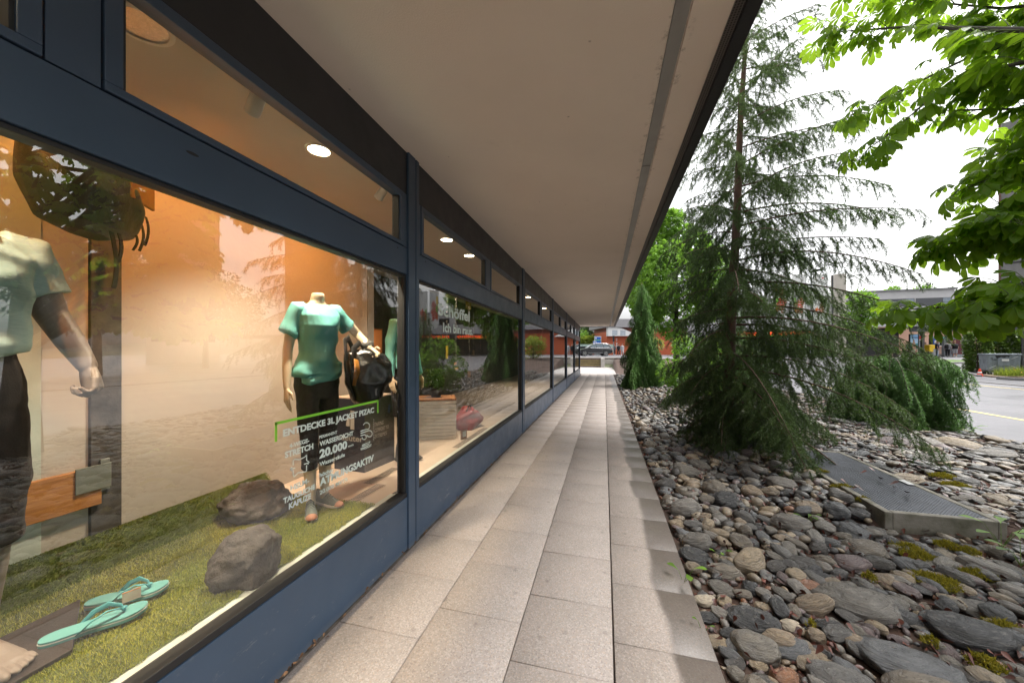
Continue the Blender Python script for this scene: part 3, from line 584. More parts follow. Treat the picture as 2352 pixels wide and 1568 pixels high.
def folds(amp, dirs, seed=0):
    rg = np.random.default_rng(seed); ph = rg.uniform(0, 6.28, 12)
    def fn(co):
        w = .35 * np.sin(co[:, 2] * 9 + co[:, 1] * 14 + ph[0]) + .3 * np.sin(co[:, 0] * 17 + co[:, 2] * 6 + ph[1]); s = np.zeros(len(co))
        for i, (kx, ky, kz, a) in enumerate(dirs): q = np.sin(co @ np.array([kx, ky, kz]) + 2.2 * w + ph[i + 2]); s += a * (.5 + .5 * q) ** 2
        return amp * (s - .35)
    return fn
MAT_CREAM = M('cream mannequin', (.66, .55, .40), .45, var=.04, scale=2, bs=.02); MAT_GREYM = M('grey brown mannequin', (.23, .19, .165), .5, var=.06, scale=2, bs=.02)
MAT_TEAL = M('teal jersey', (.17, .54, .53), .55, var=.08, scale=3, bs=.08, bscale=250); MAT_BLACKC = M('black stretch cloth', (.012, .011, .012), .8, var=.3, scale=30, bs=.12, bscale=220)
MAT_HEATHER = M('pale mint heather jersey', (.52, .68, .63), .75, c2=(.40, .58, .55), scale=30, bs=.15, bscale=160, stretch=(1, 1, 9))
MAT_DARKT = M('dark brown trousers', (.022, .018, .018), .85, var=.4, scale=25, bs=.2, bscale=160); MAT_SHOEG = M('grey green mesh', (.11, .145, .14), .7, var=.2, scale=60, bs=.3, bscale=190); MAT_WSOLE = M('white foam sole', (.72, .70, .66), .5, var=.05, bs=.04); MAT_TOE = M('pinkish rubber toe', (.42, .20, .13), .5, var=.1, bs=0)
def shoe(parent, c, az, names=('shoe', 'sole', 'toe_cap'), mats=None, s=1.0, boot=0.):
    """a trainer: heel to toe along az"""
    mats = mats or (MAT_SHOEG, MAT_WSOLE, MAT_TOE); ca, sa = math.cos(az), math.sin(az); T = lambda x, y, z: Vector((c[0] + (x * ca - y * sa) * s, c[1] + (x * sa + y * ca) * s, c[2] + z * s))
    sec = [(-.085, .020, .105), (-.07, .032, .110), (-.03, .036, .108), (.01, .037, .098), (.05, .040, .080), (.09, .044, .064), (.13, .044, .052), (.165, .036, .044), (.185, .018, .036)]
    m_ = MB(); rings = []
    for x, w, h in sec:
        h = h + (boot if x < .02 else boot * max(0, (.06 - x) / .06)); rings.append([T(x, w * (1 - .35 * max(0, math.sin(th)) ** 2) * math.cos(th), .026 + (h - .026) * max(0, math.sin(th)) if math.sin(th) > 0 else .024) for th in [2 * PI * j / 20 for j in range(20)]])
    m_.loft(rings); up = m_.build(names[0], mats[0], parent, smooth=50)
    m_ = MB(); ss = [(-.10, .018, .030, .02), (-.085, .033, .036, .004), (-.04, .038, .032, 0), (.02, .038, .027, .0), (.08, .045, .026, 0), (.13, .046, .026, .002), (.17, .038, .026, .010), (.195, .018, .028, .018)]
    m_.loft([[T(x, w * math.copysign(abs(math.cos(th)) ** .6, math.cos(th)), (lo + hi) / 2 + (hi - lo) / 2 * math.copysign(abs(math.sin(th)) ** .5, math.sin(th))) for th in [2 * PI * j / 16 for j in range(16)]] for x, w, hi, lo in ss]); m_.build(names[1], mats[1], up, smooth=50)
    if mats[2]:
        m_ = MB(); m_.loft([[T(x, w * math.cos(th), z0 + h * max(-.1, math.sin(th))) for th in [2 * PI * j / 16 for j in range(16)]] for x, w, h, z0 in ((.150, .043, .026, .022), (.175, .036, .024, .020), (.197, .020, .018, .020), (.202, .008, .01, .022))]); m_.build(names[2], mats[2], up, smooth=50)
    m_ = MB()
    for k in range(5):
        x = .02 + k * .022; h = .098 - (x - .01) * .48
        m_.tube([T(x - .008, -.026, h - .012), T(x, 0, h + .006), T(x + .010, .026, h - .012)], .0022, 6)
    m_.build('laces', M('laces', (.05, .065, .065), .8, bs=0) if mats[0] is MAT_SHOEG else mats[0], up); return up

# right-hand mannequin: teal top, black 3/4 tights
b0 = at_z(738, 1168, TZ); fem = thing('mannequin', 'headless cream mannequin in a teal t shirt and black cropped tights holding a black backpack', 'mannequin', (b0.x - .03, b0.y, TZ + .002), R(-22)); fem.scale = (.88, .80, 1.0)
mb = MB(); torso(mb, TORSO_F)
LEGS_F = {1: [(0, .085, .86), (.012, .088, .62), (.012, .078, .47), (-.012, .072, .30), (-.02, .068, .10), (-.02, .068, .06)], -1: [(0, -.085, .86), (.03, -.095, .62), (.035, -.085, .47), (.015, -.075, .30), (.03, -.07, .10), (.03, -.07, .06)]}
LR = [.088, .068, .056, .052, .034, .034]
for s in (1, -1): mb.capsule(LEGS_F[s], LR, 18)
SHR = [Vector((-.005, -.165, 1.385)), Vector((-.02, -.205, 1.24)), Vector((-.02, -.232, 1.10)), Vector((.01, -.250, .97)), Vector((.035, -.262, .865))]
SHL = [Vector((-.005, .165, 1.385)), Vector((-.01, .27, 1.31)), Vector((-.005, .375, 1.225)), Vector((.09, .395, 1.16)), Vector((.165, .385, 1.115))]
for ch in (SHR, SHL): mb.capsule(ch, [.046, .043, .036, .033, .025], 16)
hand(mb, SHR[-1], (.18, -.10, -1), (0, 1, 0), (1, 0, 0), .28, .98); hand(mb, SHL[-1], (.75, .15, -.55), (.45, -.55, .4), (0, -.4, 1), .55, .98)
remesh(mb.build('body', MAT_CREAM, fem), .0042, 3)
mb = MB(); torso(mb, TORSO_F, .016, .93, 1.43, .012)
for ch, e in ((SHR, Vector((-.025, -.232, 1.215))), (SHL, Vector((-.01, .275, 1.275)))): mb.tube([ch[0] + Vector((0, -.05 * (1 if ch is SHL else -1), -.004)), ch[0] + Vector((0, 0, -.006)), (ch[0] + e) / 2, e], [.050, .055, .058, .066], 18)
mb.loft([ring((-.004, .035, 1.01), .122, .158), ring((-.006, .02, .93), .13, .165), ring((-.004, -.05, .885), .118, .12)])
sh = remesh(mb.build('t_shirt', MAT_TEAL, fem), .0055, 8, .5); displace(sh, lambda co: folds(.016, [(3, 22, 26, .8), (8, -18, 30, .7), (14, 30, 8, .5), (0, 9, 42, .35)], 4)(co) * np.interp(co[:, 2], [.88, 1.02, 1.2, 1.45], [1.0, 1.0, .55, .35]))
mb = MB(); mb.loft([ring((0, 0, .985), .108, .155), ring((-.01, 0, .93), .122, .176), ring((-.01, 0, .87), .122, .182), ring((-.005, 0, .82), .112, .172), ring((0, 0, .77), .092, .14)])
for s in (1, -1): mb.tube([Vector(p) for p in LEGS_F[s][:4]] , [.092, .078, .066, .062], 18)
pa = remesh(mb.build('tights', MAT_BLACKC, fem), .006, 5); displace(pa, folds(.0035, [(10, 5, 60, .7), (20, 20, 40, .5)], 9))
shoe(fem, (-.02, .068, .0), R(16)); shoe(fem, (.05, -.085, .0), R(-24))
# black backpack in its hand
bp = thing('backpack', 'black glossy backpack with loose straps hanging from the hand of the teal shirt mannequin', 'backpack', at_d(838, 862, 2.66), R(-30))
mb = MB(); mb.loft([ring((0, .0, -.20), .06, .07), ring((.01, .01, -.17), .09, .11), ring((.02, .02, -.05), .11, .15), ring((.0, .03, .08), .10, .17), ring((-.02, .02, .16), .07, .15), ring((-.02, .0, .185), .03, .09)])
pk = remesh(mb.build('pack_body', M('black coated nylon', (.010, .010, .011), .22, var=.3, scale=8, bs=.5, bscale=18), bp), .009, 3); displace(pk, folds(.016, [(12, 20, 18, .8), (-20, 15, 12, .7), (6, 30, -22, .5)], 21))
mb = MB(); mb.tube([(-.05, -.06, .18), (.0, -.12, .27), (.05, -.16, .25), (.1, -.17, .12), (.08, -.15, -.02), (.05, -.09, -.15)], [(.006, .03)] * 6, 10); mb.tube([(-.02, .02, .17), (0, -.04, .24), (.03, -.09, .2), (.06, -.1, .05)], [(.006, .025)] * 4, 10); mb.build('shoulder_strap', MAT_BLACKC, bp, smooth=True)
mb = MB(); mb.tube([(.09, -.10, .12), (.11, -.10, .04), (.11, -.12, -.06)], [(.006, .035), (.008, .045), (.006, .03)], 10); mb.build('orange_lining', M('orange lining', (.42, .17, .02), .6), bp, smooth=True)
mb = MB(); mb.box(.10, .125, .02, .035, -.14, -.09); mb.tube([(.115, .03, -.06), (.118, .035, -.10)], .007, 8); mb.ball((-.02, .03, .225), (.03, .05, .04)); mb.build('buckle', M('grey buckle', (.25, .25, .25), .35, metal=.4), bp, bevel=.003)

# left-hand mannequin: mint polo, dark rolled trousers, bare foot
man = thing('mannequin', 'headless grey brown mannequin in a mint polo shirt and rolled dark trousers standing barefoot', 'mannequin', (-2.10, .655, TZ + .02), R(2))
mb = MB(); torso(mb, TORSO_M)
LEGM = {1: [(0, .10, .90), (.015, .105, .68), (.02, .10, .50), (-.005, .10, .33), (-.015, .10, .12), (-.015, .10, .05)], -1: [(0, -.10, .90), (.0, -.11, .68), (.0, -.11, .50), (-.03, -.11, .33), (-.04, -.11, .12), (-.04, -.11, .05)]}
for s in (1, -1):
    mb.capsule(LEGM[s], [.098, .078, .062, .060, .038, .040], 18); x0, y0, _ = LEGM[s][-1]
    mb.loft([[Vector((x0 + x, y0 + s * yo + w * math.cos(th), h * .5 + h * .5 * math.sin(th))) for th in [2 * PI * j / 14 for j in range(14)]] for x, yo, w, h in ((-.065, 0, .022, .05), (-.04, 0, .034, .08), (.02, 0, .036, .085), (.08, .004, .042, .060), (.13, .006, .046, .042), (.165, .004, .044, .034), (.18, 0, .034, .024))])
    for k, (yo, xe, r) in enumerate(((-.032, .222, .0145), (-.006, .218, .0105), (.013, .208, .010), (.030, .196, .0095), (.044, .182, .009))): mb.capsule([(x0 + .16, y0 + s * yo, .020), (x0 + xe - .016, y0 + s * (yo * 1.08), .017), (x0 + xe, y0 + s * yo * 1.1, .013)], [r * 1.05, r, r * .85], 10)
AL = [Vector((-.01, .205, 1.455)), Vector((-.01, .235, 1.34)), Vector((.005, .265, 1.225)), Vector((.06, .290, 1.12)), Vector((.115, .308, 1.025))]; AR = [Vector((p.x, -p.y, p.z)) for p in AL]
for ch in (AL, AR): mb.capsule(ch, [.060, .056, .047, .043, .031], 18)
hand(mb, AL[-1], (.30, .05, -1), (.1, -1, 0), (1, .1, .2), 1.05, 1.12, th=(.9, .22, .35)); hand(mb, AR[-1], (.30, -.05, -1), (.1, 1, 0), (1, -.1, .2), 1.0, 1.12)
remesh(mb.build('body', MAT_GREYM, man), .0042, 3)
mb = MB(); torso(mb, [(1.075, .128, .186, .004), (1.10, .134, .192, .004), (1.17, .120, .176, .006), (1.26, .122, .176, .008), (1.34, .128, .186, .010), (1.41, .120, .196, .002), (1.47, .090, .172, -.008), (1.505, .068, .105, -.012), (1.53, .062, .070, -.008)], .012)
for ch, sgn in ((AL, 1), (AR, -1)): e = Vector((-.006, sgn * .248, 1.30)); mb.tube([ch[0] + Vector((0, -sgn * .06, .005)), ch[0], (ch[0] + e) / 2, e], [.062, .066, .070, .076], 20)
sh = remesh(mb.build('polo_shirt', MAT_HEATHER, man), .0055, 8); displace(sh, folds(.015, [(6, 26, 14, .9), (4, -20, 22, .6), (0, 8, 46, .35), (18, 14, 6, .4)], 14))
mb = MB(); mb.loft([ring((-.006, 0, 1.515), .082, .088, tilt=-.25), ring((-.004, 0, 1.55), .076, .080, tilt=-.3), ring((-.002, 0, 1.552), .070, .074, tilt=-.3)], cap=False); mb.loft([ring((.0, 0, 1.552), .078, .083, tilt=-.32), ring((.012, 0, 1.508), .112, .120, tilt=-.38)], cap=False); mb.build('collar', MAT_HEATHER, man, smooth=True)
mb = MB(); mb.loft([ring((.002, 0, 1.13), .108, .158), ring((0, 0, 1.04), .120, .172), ring((-.004, 0, .97), .132, .190), ring((-.004, 0, .90), .132, .200), ring((0, 0, .84), .115, .188), ring((0, 0, .78), .09, .15)])
for s in (1, -1): mb.tube([Vector(p) for p in LEGM[s][:3]] + [Vector((LEGM[s][3][0], LEGM[s][3][1], .42))], [.098, .096, .086, .084], 18); mb.tube([Vector((LEGM[s][3][0] + .003, LEGM[s][3][1], .50)), Vector((LEGM[s][3][0], LEGM[s][3][1], .405))], [.090, .090], 18)
pa = remesh(mb.build('trousers', MAT_DARKT, man), .006, 5); displace(pa, folds(.006, [(8, 10, 34, .8), (18, -16, 22, .6), (3, 3, 60, .3)], 5))
# green bag hung high behind it
hb = thing('backpack', 'dark green rucksack hung high up behind the polo shirt mannequin with straps dangling', 'backpack', at_d(200, 430, 1.62), R(35))
mb = MB(); mb.loft([ring((0, .0, -.21), .06, .10), ring((0, 0, -.18), .12, .20), ring((0, 0, -.05), .15, .25), ring((0, 0, .10), .14, .25), ring((0, 0, .22), .10, .20), ring((0, 0, .26), .04, .1)])
pk = remesh(mb.build('pack_body', M('dark green nylon', (.018, .028, .016), .5, var=.4, scale=5, bs=.25, bscale=60), hb), .010, 3); displace(pk, folds(.012, [(10, 16, 12, .8), (-14, 12, 20, .6)], 31))
mb = MB()
for y, z0, L, w_ in ((.20, -.10, .13, .010), (.25, -.06, .13, .010), (-.02, -.17, .28, .015), (.015, -.17, .15, .012), (.14, -.16, .08, .009)): mb.loft([[(.08 + .02 * math.sin(u * 2.6), y + s_ * w_ + .018 * math.sin(u * 2.2 + y * 9), z0 + .03 - u * (L + .03)) for s_ in (-1, 1)] + [(.083 + .02 * math.sin(u * 2.6), y + s_ * w_ + .018 * math.sin(u * 2.2 + y * 9), z0 + .03 - u * (L + .03)) for s_ in (1, -1)] for u in np.linspace(0, 1, 8)])
mb.build('dangling_strap', MAT_BLACKC, hb); mb = MB(); mb.box(.135, .15, .0, .2, -.02, .14); mb.build('pocket', M('amber pocket', (.16, .09, .015), .5), hb, bevel=.02)

# third mannequin, behind the post
th = thing('mannequin', 'headless cream mannequin in a long sleeved teal top and dark shorts behind the metal post', 'mannequin', (-1.98, 3.28, FZ + .002), R(-10)); th.scale = (.88, .80, 1.0)
mb = MB(); torso(mb, TORSO_F)
for s in (1, -1): mb.capsule(LEGS_F[s], LR, 16)
for ch in (SHR, [Vector((p.x, -p.y, p.z)) for p in SHR]): mb.capsule(ch, [.046, .043, .036, .033, .025], 14)
hand(mb, SHR[-1], (.18, -.1, -1), (0, 1, 0), (1, 0, 0), .3); hand(mb, Vector((SHR[-1].x, -SHR[-1].y, SHR[-1].z)), (.18, .1, -1), (0, -1, 0), (1, 0, 0), .3); remesh(mb.build('body', MAT_CREAM, th), .006, 3)
mb = MB(); torso(mb, TORSO_F, .018, .93, 1.43, .012)
for sgn in (1, -1): P = [Vector((p.x, -sgn * p.y, p.z)) for p in SHR]; mb.tube([P[0] + Vector((0, -sgn * .05, 0))] + P, [.058, .060, .058, .050, .046, .040], 16)
sh = remesh(mb.build('teal_top', MAT_TEAL, th), .007, 5); displace(sh, folds(.007, [(3, 22, 26, .8), (8, -18, 30, .7)], 41))
mb = MB(); mb.loft([ring((0, 0, .985), .108, .155), ring((-.01, 0, .90), .126, .180), ring((0, 0, .80), .10, .125)])
for s in (1, -1): mb.tube([Vector(p) for p in LEGS_F[s][:3]], [.11, .10, .10], 16)
remesh(mb.build('shorts', MAT_BLACKC, th), .009, 3)
for s, az in ((1, .1), (-1, -.2)): shoe(th, (LEGS_F[s][-1][0], s * .07, 0), az, ('boot', 'sole', 'toe_cap'), (M('dark grey boot', (.06, .055, .055), .7, var=.3, scale=30), M('dark sole', (.03, .03, .03), .7, bs=0), None), 1.12, .05)

# --- display cube with a printed front
c0, c1, c2 = at_z(837, 1086, FZ), at_z(905, 1057, FZ), at_z(768, 1076, FZ); bz = 1.09
ex = Vector((c1.x - c0.x, c1.y - c0.y, 0)); ey = Vector((c2.x - c0.x, c2.y - c0.y, 0))
cube = thing('display_cube', 'printed display cube in navy blue with a mountain bike picture beside the teal shirt mannequin', 'display stand', (c0.x, c0.y, FZ + .001))
mb = MB(); hgt = bz - FZ; mb.prism([(0, 0), (ex.x, ex.y), (ex.x + ey.x, ex.y + ey.y), (ey.x, ey.y)], lambda u, v, t: (u, v, t), 0, hgt); mb.build('cube_body', M('navy print', (.012, .016, .030), .4, var=.15, scale=2), cube, bevel=.002)
mb = MB(); mb.prism([(.01 * ex.x, .01 * ex.y), (ex.x, ex.y), (ex.x + ey.x * .99, ex.y + ey.y * .99), (ey.x, ey.y)], lambda u, v, t: (u, v, t), hgt + .001, hgt + .012); mb.build('cube_top', MAT_DISP, cube)
def facemat():
    m, n, l, b, out = _mat('printed mountain scene'); tc = n.new('ShaderNodeTexCoord'); v = tc.outputs['Object']; sx = n.new('ShaderNodeSeparateXYZ'); l.new(v, sx.inputs[0])
    w = mathn(n, l, 'ADD', sx.outputs[2], mathn(n, l, 'MULTIPLY', noise_fac(n, l, v, 5, 5, .6, 0, 1), .35)); rp = n.new('ShaderNodeValToRGB'); l.new(mathn(n, l, 'MULTIPLY', w, 1.15), rp.inputs[0]); e = rp.color_ramp.elements
    e[0].position = .12; e[0].color = (.035, .032, .03, 1); e[1].position = .95; e[1].color = (.02, .035, .018, 1)
    for p, c in ((.30, (.10, .09, .085)), (.45, (.02, .02, .022)), (.60, (.13, .11, .09)), (.72, (.05, .06, .04))): k = e.new(p); k.color = rgba(c)
    c = mixc(n, l, mathn(n, l, 'MULTIPLY', noise_fac(n, l, v, 40, 5, .7, .4, .7), .5), rp.outputs[0], (.12, .12, .115)); l.new(c, b.inputs['Base Color']); b.inputs['Roughness'].default_value = .35; return m
exn, eyn = ex.normalized(), ey.normalized(); nr = Vector((ex.y, -ex.x, 0)).normalized(); nl = Vector((-ey.y, ey.x, 0)).normalized()
if nr.x < 0: nr = -nr
if nl.y > 0: nl = -nl
mb = MB(); mb.obox(ex * .5 + Vector((0, 0, hgt * .5)) + nr * .003, ex * .497, nr * .002, (0, 0, hgt * .495)); pr = mb.build('printed_face', facemat(), cube)
mb = MB(); o_ = ex * .30 + nr * .0062
for k, s_ in enumerate(('TAKING', 'COMFORT TO', 'EXTREMES')): put_text(mb, s_, o_ + Vector((0, 0, hgt * (.60 - .085 * k))), exn, (0, 0, 1), height=.036, width=(.14, .22, .19)[k] * ex.length / .45, shear=.25, bold=0)
mb.build('lettering', M('pale print', (.55, .53, .48), .5, bs=0), pr)
mb = MB()   # cyclist in the picture
o_ = ex * .80 + nr * .0060 + Vector((0, 0, hgt * .72)); P2 = lambda u, v: o_ + exn * u + Vector((0, 0, v))
for cx_, r_ in ((-.03, .026), (.035, .028)): mb.add([P2(cx_ + r_ * rr * math.cos(t), r_ * rr * math.sin(t)) for t in np.linspace(0, 2 * PI, 19)[:-1] for rr in (1, .8)], [(2 * i, 2 * i + 1, (2 * i + 3) % 36, (2 * i + 2) % 36) for i in range(18)])
mb.quad(P2(-.03, .0), P2(-.025, .0), P2(.03, .04), P2(.022, .045)); mb.build('bike', MAT_BLACK, pr)
mb = MB(); mb.quad(P2(-.02, .02), P2(.01, .01), P2(.02, .07), P2(-.015, .075)); mb.quad(P2(-.01, .075), P2(.018, .078), P2(.016, .10), P2(-.008, .098)); mb.build('rider', M('blue jersey print', (.05, .09, .16), .5), pr)
mb = MB(); o_ = ey * .60 + nl * .0035; lx = -eyn
for u0, u1, z0, z1 in ((0, .045, .62, .76), (.055, .10, .58, .84)):
    z0, z1 = z0 * hgt, z1 * hgt; mb.prism([(u0 + (.02 if (i in (3,) and u0 == 0) else 0), z) for i, (u0, z) in enumerate(((u0, z0), (u1, z0), (u1, z1), (u0, z1)))], lambda u, v, t: o_ + lx * u + Vector((0, 0, v)) + nl * t, -.001, .001)
put_text(mb, 'deuter', o_ + lx * -.06 + Vector((0, 0, hgt * .42)), lx, (0, 0, 1), width=.26, height=.055, bold=.02); mb.build('logo', M('grey print', (.34, .33, .31), .5, bs=0), cube)
# --- white layered crate with a wooden top, red bag and price card in the second bay
c0, c1 = at_z(955, 1012, FZ), at_z(1048, 1007, FZ); e1 = Vector((c1.x - c0.x, c1.y - c0.y, 0)); e2 = Vector((-e1.y, e1.x, 0)).normalized() * .40
cr = thing('plinth', 'white ribbed display plinth with a wooden top in the second shop window', 'display stand', (c0.x, c0.y, FZ + .001)); mb = MB()
for k in range(11): mb.prism([(0, 0), (e1.x, e1.y), (e1.x + e2.x, e1.y + e2.y), (e2.x, e2.y)], lambda u, v, t: (u, v, t), .044 * k, .044 * k + .040)
mb.build('plinth_body', M('white paper board', (.70, .69, .66), .6, var=.1, scale=9), cr, bevel=.006); mb = MB(); mb.prism([(0, 0), (e1.x, e1.y), (e1.x + e2.x, e1.y + e2.y), (e2.x, e2.y)], lambda u, v, t: (u, v, t), .486, .51); mb.build('plinth_top', M('oak board', (.42, .20, .09), .5, c2=(.28, .12, .05), stretch=(2, 12, 2)), cr, bevel=.003)
p_ = at_z(1072, 985, FZ); rb = thing('bag', 'crumpled red bag lying on the window floor beside the white plinth', 'bag', (p_.x - .05, p_.y + .1, FZ + .002)); mb = MB(); mb.loft([ring((0, 0, 0), .14, .17), ring((0, 0, .10), .17, .20), ring((.01, .02, .20), .13, .16), ring((.0, .02, .25), .05, .07)])
k_ = remesh(mb.build('bag_body', M('red nylon', (.24, .016, .016), .5, var=.3), rb), .012, 3); displace(k_, folds(.05, [(12, 20, 18, .8), (-20, 15, 12, .7), (30, 8, -26, .6)], 6)); mb = MB(); mb.tube([(.02, -.08, .22), (.06, -.03, .32), (.05, .06, .31), (.02, .1, .22)], .011, 8); mb.build('bag_handle', MAT_BLACKC, rb, smooth=True)
p_ = at_z(1065, 1008, FZ); mb = MB(); mb.obox((p_.x, p_.y, FZ + .06), (.02, .04, 0), (.01, -.005, .006), (0, 0, .056)); cd = mb.build('price_card', M('brown card', (.30, .17, .10), .6)); tag(cd, 'brown price card standing in front of the red bag', 'price card')
mb = MB(); mb.obox(Vector((p_.x, p_.y, FZ + .06)) + Vector((.0105, -.005, .006)), (.012, .025, 0), (.0006, -.0003, 0), (0, 0, .035)); mb.build('price_print', MAT_FLIPW, cd)
p_ = at_d(1010, 905, 4.45); mb = MB(); hp = thing('plant_pot', 'small dark potted plant standing on the wooden plinth top', 'plant pot', (c0.x + (e1.x + e2.x) * .5, c0.y + (e1.y + e2.y) * .5, FZ + .512)); mb.lathe([(.06, 0), (.075, .12), (.08, .14), (.07, .14), (.06, .10)], 20); mb.build('pot', MAT_BLACK, hp, smooth=40)
n = 900; a = RNG.uniform(0, 2 * PI, n); r_ = RNG.uniform(.0, .12, n); zz = RNG.uniform(.12, .36, n); P = np.stack([r_ * np.cos(a), r_ * np.sin(a), zz], -1); dv = RNG.normal(0, 1, (n, 3)); dv /= np.linalg.norm(dv, axis=1)[:, None]; sv = np.cross(dv, RNG.normal(0, 1, (n, 3))); sv /= np.linalg.norm(sv, axis=1)[:, None]
mesh_np('foliage', np.stack([P - sv * .008, P + sv * .008, P + dv * .04], 1).reshape(-1, 3), np.arange(3 * n).reshape(-1, 3), leafmat('pot plant leaf', (.02, .05, .012), (.1, .2, .03), .3), hp, attr={'rnd': np.repeat(RNG.random(n), 3)})
# --- small orange and yellow cards hanging on threads inside the second window
def at_px(zx, zy, X): return at_x(946.3 + zx * .16406, 624.75 + zy * .16406, X)
for zx, zy, w_, h_, c_, X_ in ((790, 450, .17, .17, (.62, .40, .05), -2.3), (489, 1122, .045, .17, (.62, .42, .04), -2.0), (606, 1282, .10, .03, (.55, .22, .03), -2.1), (620, 1352, .09, .03, (.50, .26, .05), -2.1), (800, 1430, .085, .09, (.34, .18, .08), -2.0), (862, 1130, .07, .09, (.33, .22, .13), -2.2), (957, 1040, .06, .09, (.33, .24, .15), -2.3), (1080, 990, .07, .09, (.28, .22, .15), -2.4), (1415, 820, .06, .03, (.55, .22, .03), -2.2), (1412, 935, .05, .04, (.55, .22, .03), -2.2), (1410, 1105, .05, .03, (.55, .22, .03), -2.2)):
    c = at_px(zx, zy, X_); t = thing('hanging_card', 'small coloured card hanging on a thread inside the second shop window', 'hanging card', c, R(RNG.uniform(-25, 25)), 'cards hanging in the second window'); mb = MB(); mb.box(-.002, .002, -w_ / 2, w_ / 2, -h_ / 2, h_ / 2); mb.build('card', M('card', c_, .6, var=.15, scale=12, bs=0), t); mb = MB(); mb.box(-.0006, .0006, -.0006, .0006, h_ / 2, 2.866 - c.z); mb.build('thread', MAT_TRIM, t)
# --- floor grilles
for i, (px, py) in enumerate(((838, 1135), (878, 1092), (1085, 1003))):
    c = at_z(px, py, FZ); t = thing('floor_grille', ('perforated metal floor grille nearest the trainers', 'perforated metal floor grille beside the printed cube', 'perforated floor grille along the glass in the second window')[i], 'grille', (c.x, c.y, FZ + .002), 0, 'floor grilles in the windows'); L = .21 if i < 2 else .55; mb = MB(); mb.box(-.045, .045, -L, L, 0, .003); mb.build('grille_plate', MAT_DISP, t); mb = MB()
    for a in range(int(L / .011)):
        for b2 in range(-3, 4): y = -L + .011 + a * .022; mb.box(b2 * .0115 - .0042, b2 * .0115 + .0042, y - .007, y + .007, .0031, .0036)
    mb.build('grille_slots', MAT_BLACK, t)
# --- a lit shelf cubby deeper in the shop
cb = thing('lit_shelf', 'small warm lit shelf niche on the dark wall behind the first window', 'shelf', (-3.80, 5.05, 1.48)); mb = MB(); mb.box(0, .22, -.20, .20, -.02, 0); mb.box(0, .22, -.20, .20, .40, .42); mb.box(0, .22, -.22, -.201, -.02, .42); mb.box(0, .22, .201, .22, -.02, .42); mb.build('shelf_box', M('oak shelf', (.36, .18, .07), .5), cb); mb = MB(); mb.box(.002, .008, -.2, .2, 0, .4); mb.build('lit_back', emit('lit niche', (1, .55, .22), .9), cb)

# --- lettering on the panes
LX = AX - .0335
def zt(zx, zy): return 597.2 + zx * .19332, 900.4 + zy * .19332
def line(mb, s, l_, r_, cap, X=LX, conv=zt, **k):
    a, b2 = at_x(*conv(*l_), X), at_x(*conv(*r_), X); top = at_x(*conv(l_[0], l_[1] - cap), X); z = (a.z + b2.z) / 2
    put_text(mb, s, (X, a.y, z), (0, 1, 0), (0, 0, 1), width=b2.y - a.y, height=top.z - a.z, **k)
MAT_VINYL = M('frosted pale vinyl', (.60, .69, .65), .6, var=.04, bs=0); MAT_VGREEN = M('bright green tape', (.22, .62, .04), .5, var=.04, bs=0)
mb = MB()
for s, l_, r_, cap, bd in (('ENTDECKE 3L JACKET PIZAC', (275, 530), (1355, 235), 84, .02), ('4-WEGE-', (350, 660), (585, 597), 52, .015), ('STRETCH', (296, 778), (633, 672), 72, .02), ('HELM-', (362, 1170), (585, 1078), 66, .015), ('TAUGLICHE', (277, 1308), (655, 1160), 66, .02), ('KAPUZE', (343, 1385), (606, 1262), 70, .02),
    ('PERMANENT', (705, 550), (918, 490), 36, .012), ('WASSERDICHT', (706, 640), (1110, 512), 58, .015), ('20.000', (706, 783), (1036, 662), 100, .025), ('mm', (1050, 652), (1110, 636), 30, .0), ('Wassersäule', (706, 872), (1008, 768), 50, .008), ('höchst', (708, 1008), (872, 940), 50, .008), ('ATMUNGSAKTIV', (708, 1120), (1352, 806), 90, .02), ('20.000 MVTR', (708, 1205), (1046, 1060), 50, .0), ('ABSOLUT', (1210, 650), (1310, 612), 32, .01), ('WINDDICHT', (1195, 692), (1325, 645), 32, .01)): line(mb, s, l_, r_, cap, bold=bd + .022)
def stroke(mb, pts, w, X=LX, conv=zt):
    P = [at_x(*conv(*p), X) for p in pts]
    for a, b2 in zip(P, P[1:]):
        d = (b2 - a); nrm = Vector((0, -d.z, d.y)).normalized() * w; e = d.normalized() * w * .6; mb.quad(a - nrm - e, b2 - nrm + e, b2 + nrm + e, a + nrm - e)
stroke(mb, [(395, 865), (395, 815), (410, 795), (470, 800), (530, 770), (553, 745), (555, 810)], .0030); stroke(mb, [(395, 930), (395, 975), (405, 1005), (455, 955), (530, 945), (553, 935), (553, 870)], .0030)
stroke(mb, [(525, 855), (583, 832)], .0028); stroke(mb, [(565, 815), (584, 832), (568, 855)], .0028); stroke(mb, [(415, 900), (358, 915)], .0028); stroke(mb, [(378, 890), (358, 915), (382, 930)], .0028)
def arc(cx_, cy_, r_, a0, a1, n=9): return [(cx_ + r_ * math.cos(R(a)), cy_ - r_ * 1.1 * math.sin(R(a))) for a in np.linspace(a0, a1, n)]
stroke(mb, [(1198, 462), (1262, 440)] + arc(1266, 402, 38, -60, 160), .0036); stroke(mb, [(1198, 488), (1290, 455)] + arc(1300, 492, 34, 80, -150), .0036); stroke(mb, [(1198, 515), (1235, 505)] + arc(1238, 532, 26, 70, -170), .0036)
for y in range(320, 560, 26): stroke(mb, [(1352, y), (1352, y + 14)], .0016)
mb.build('lettering', MAT_VINYL, WIN[-1])
mb = MB(); stroke(mb, [(190, 578), (190, 372)], .0068); stroke(mb, [(186, 372), (1402, 102)], .0068); stroke(mb, [(1401, 105), (1401, 240)], .0060); mb.build('green_bracket', MAT_VGREEN, WIN[-1])
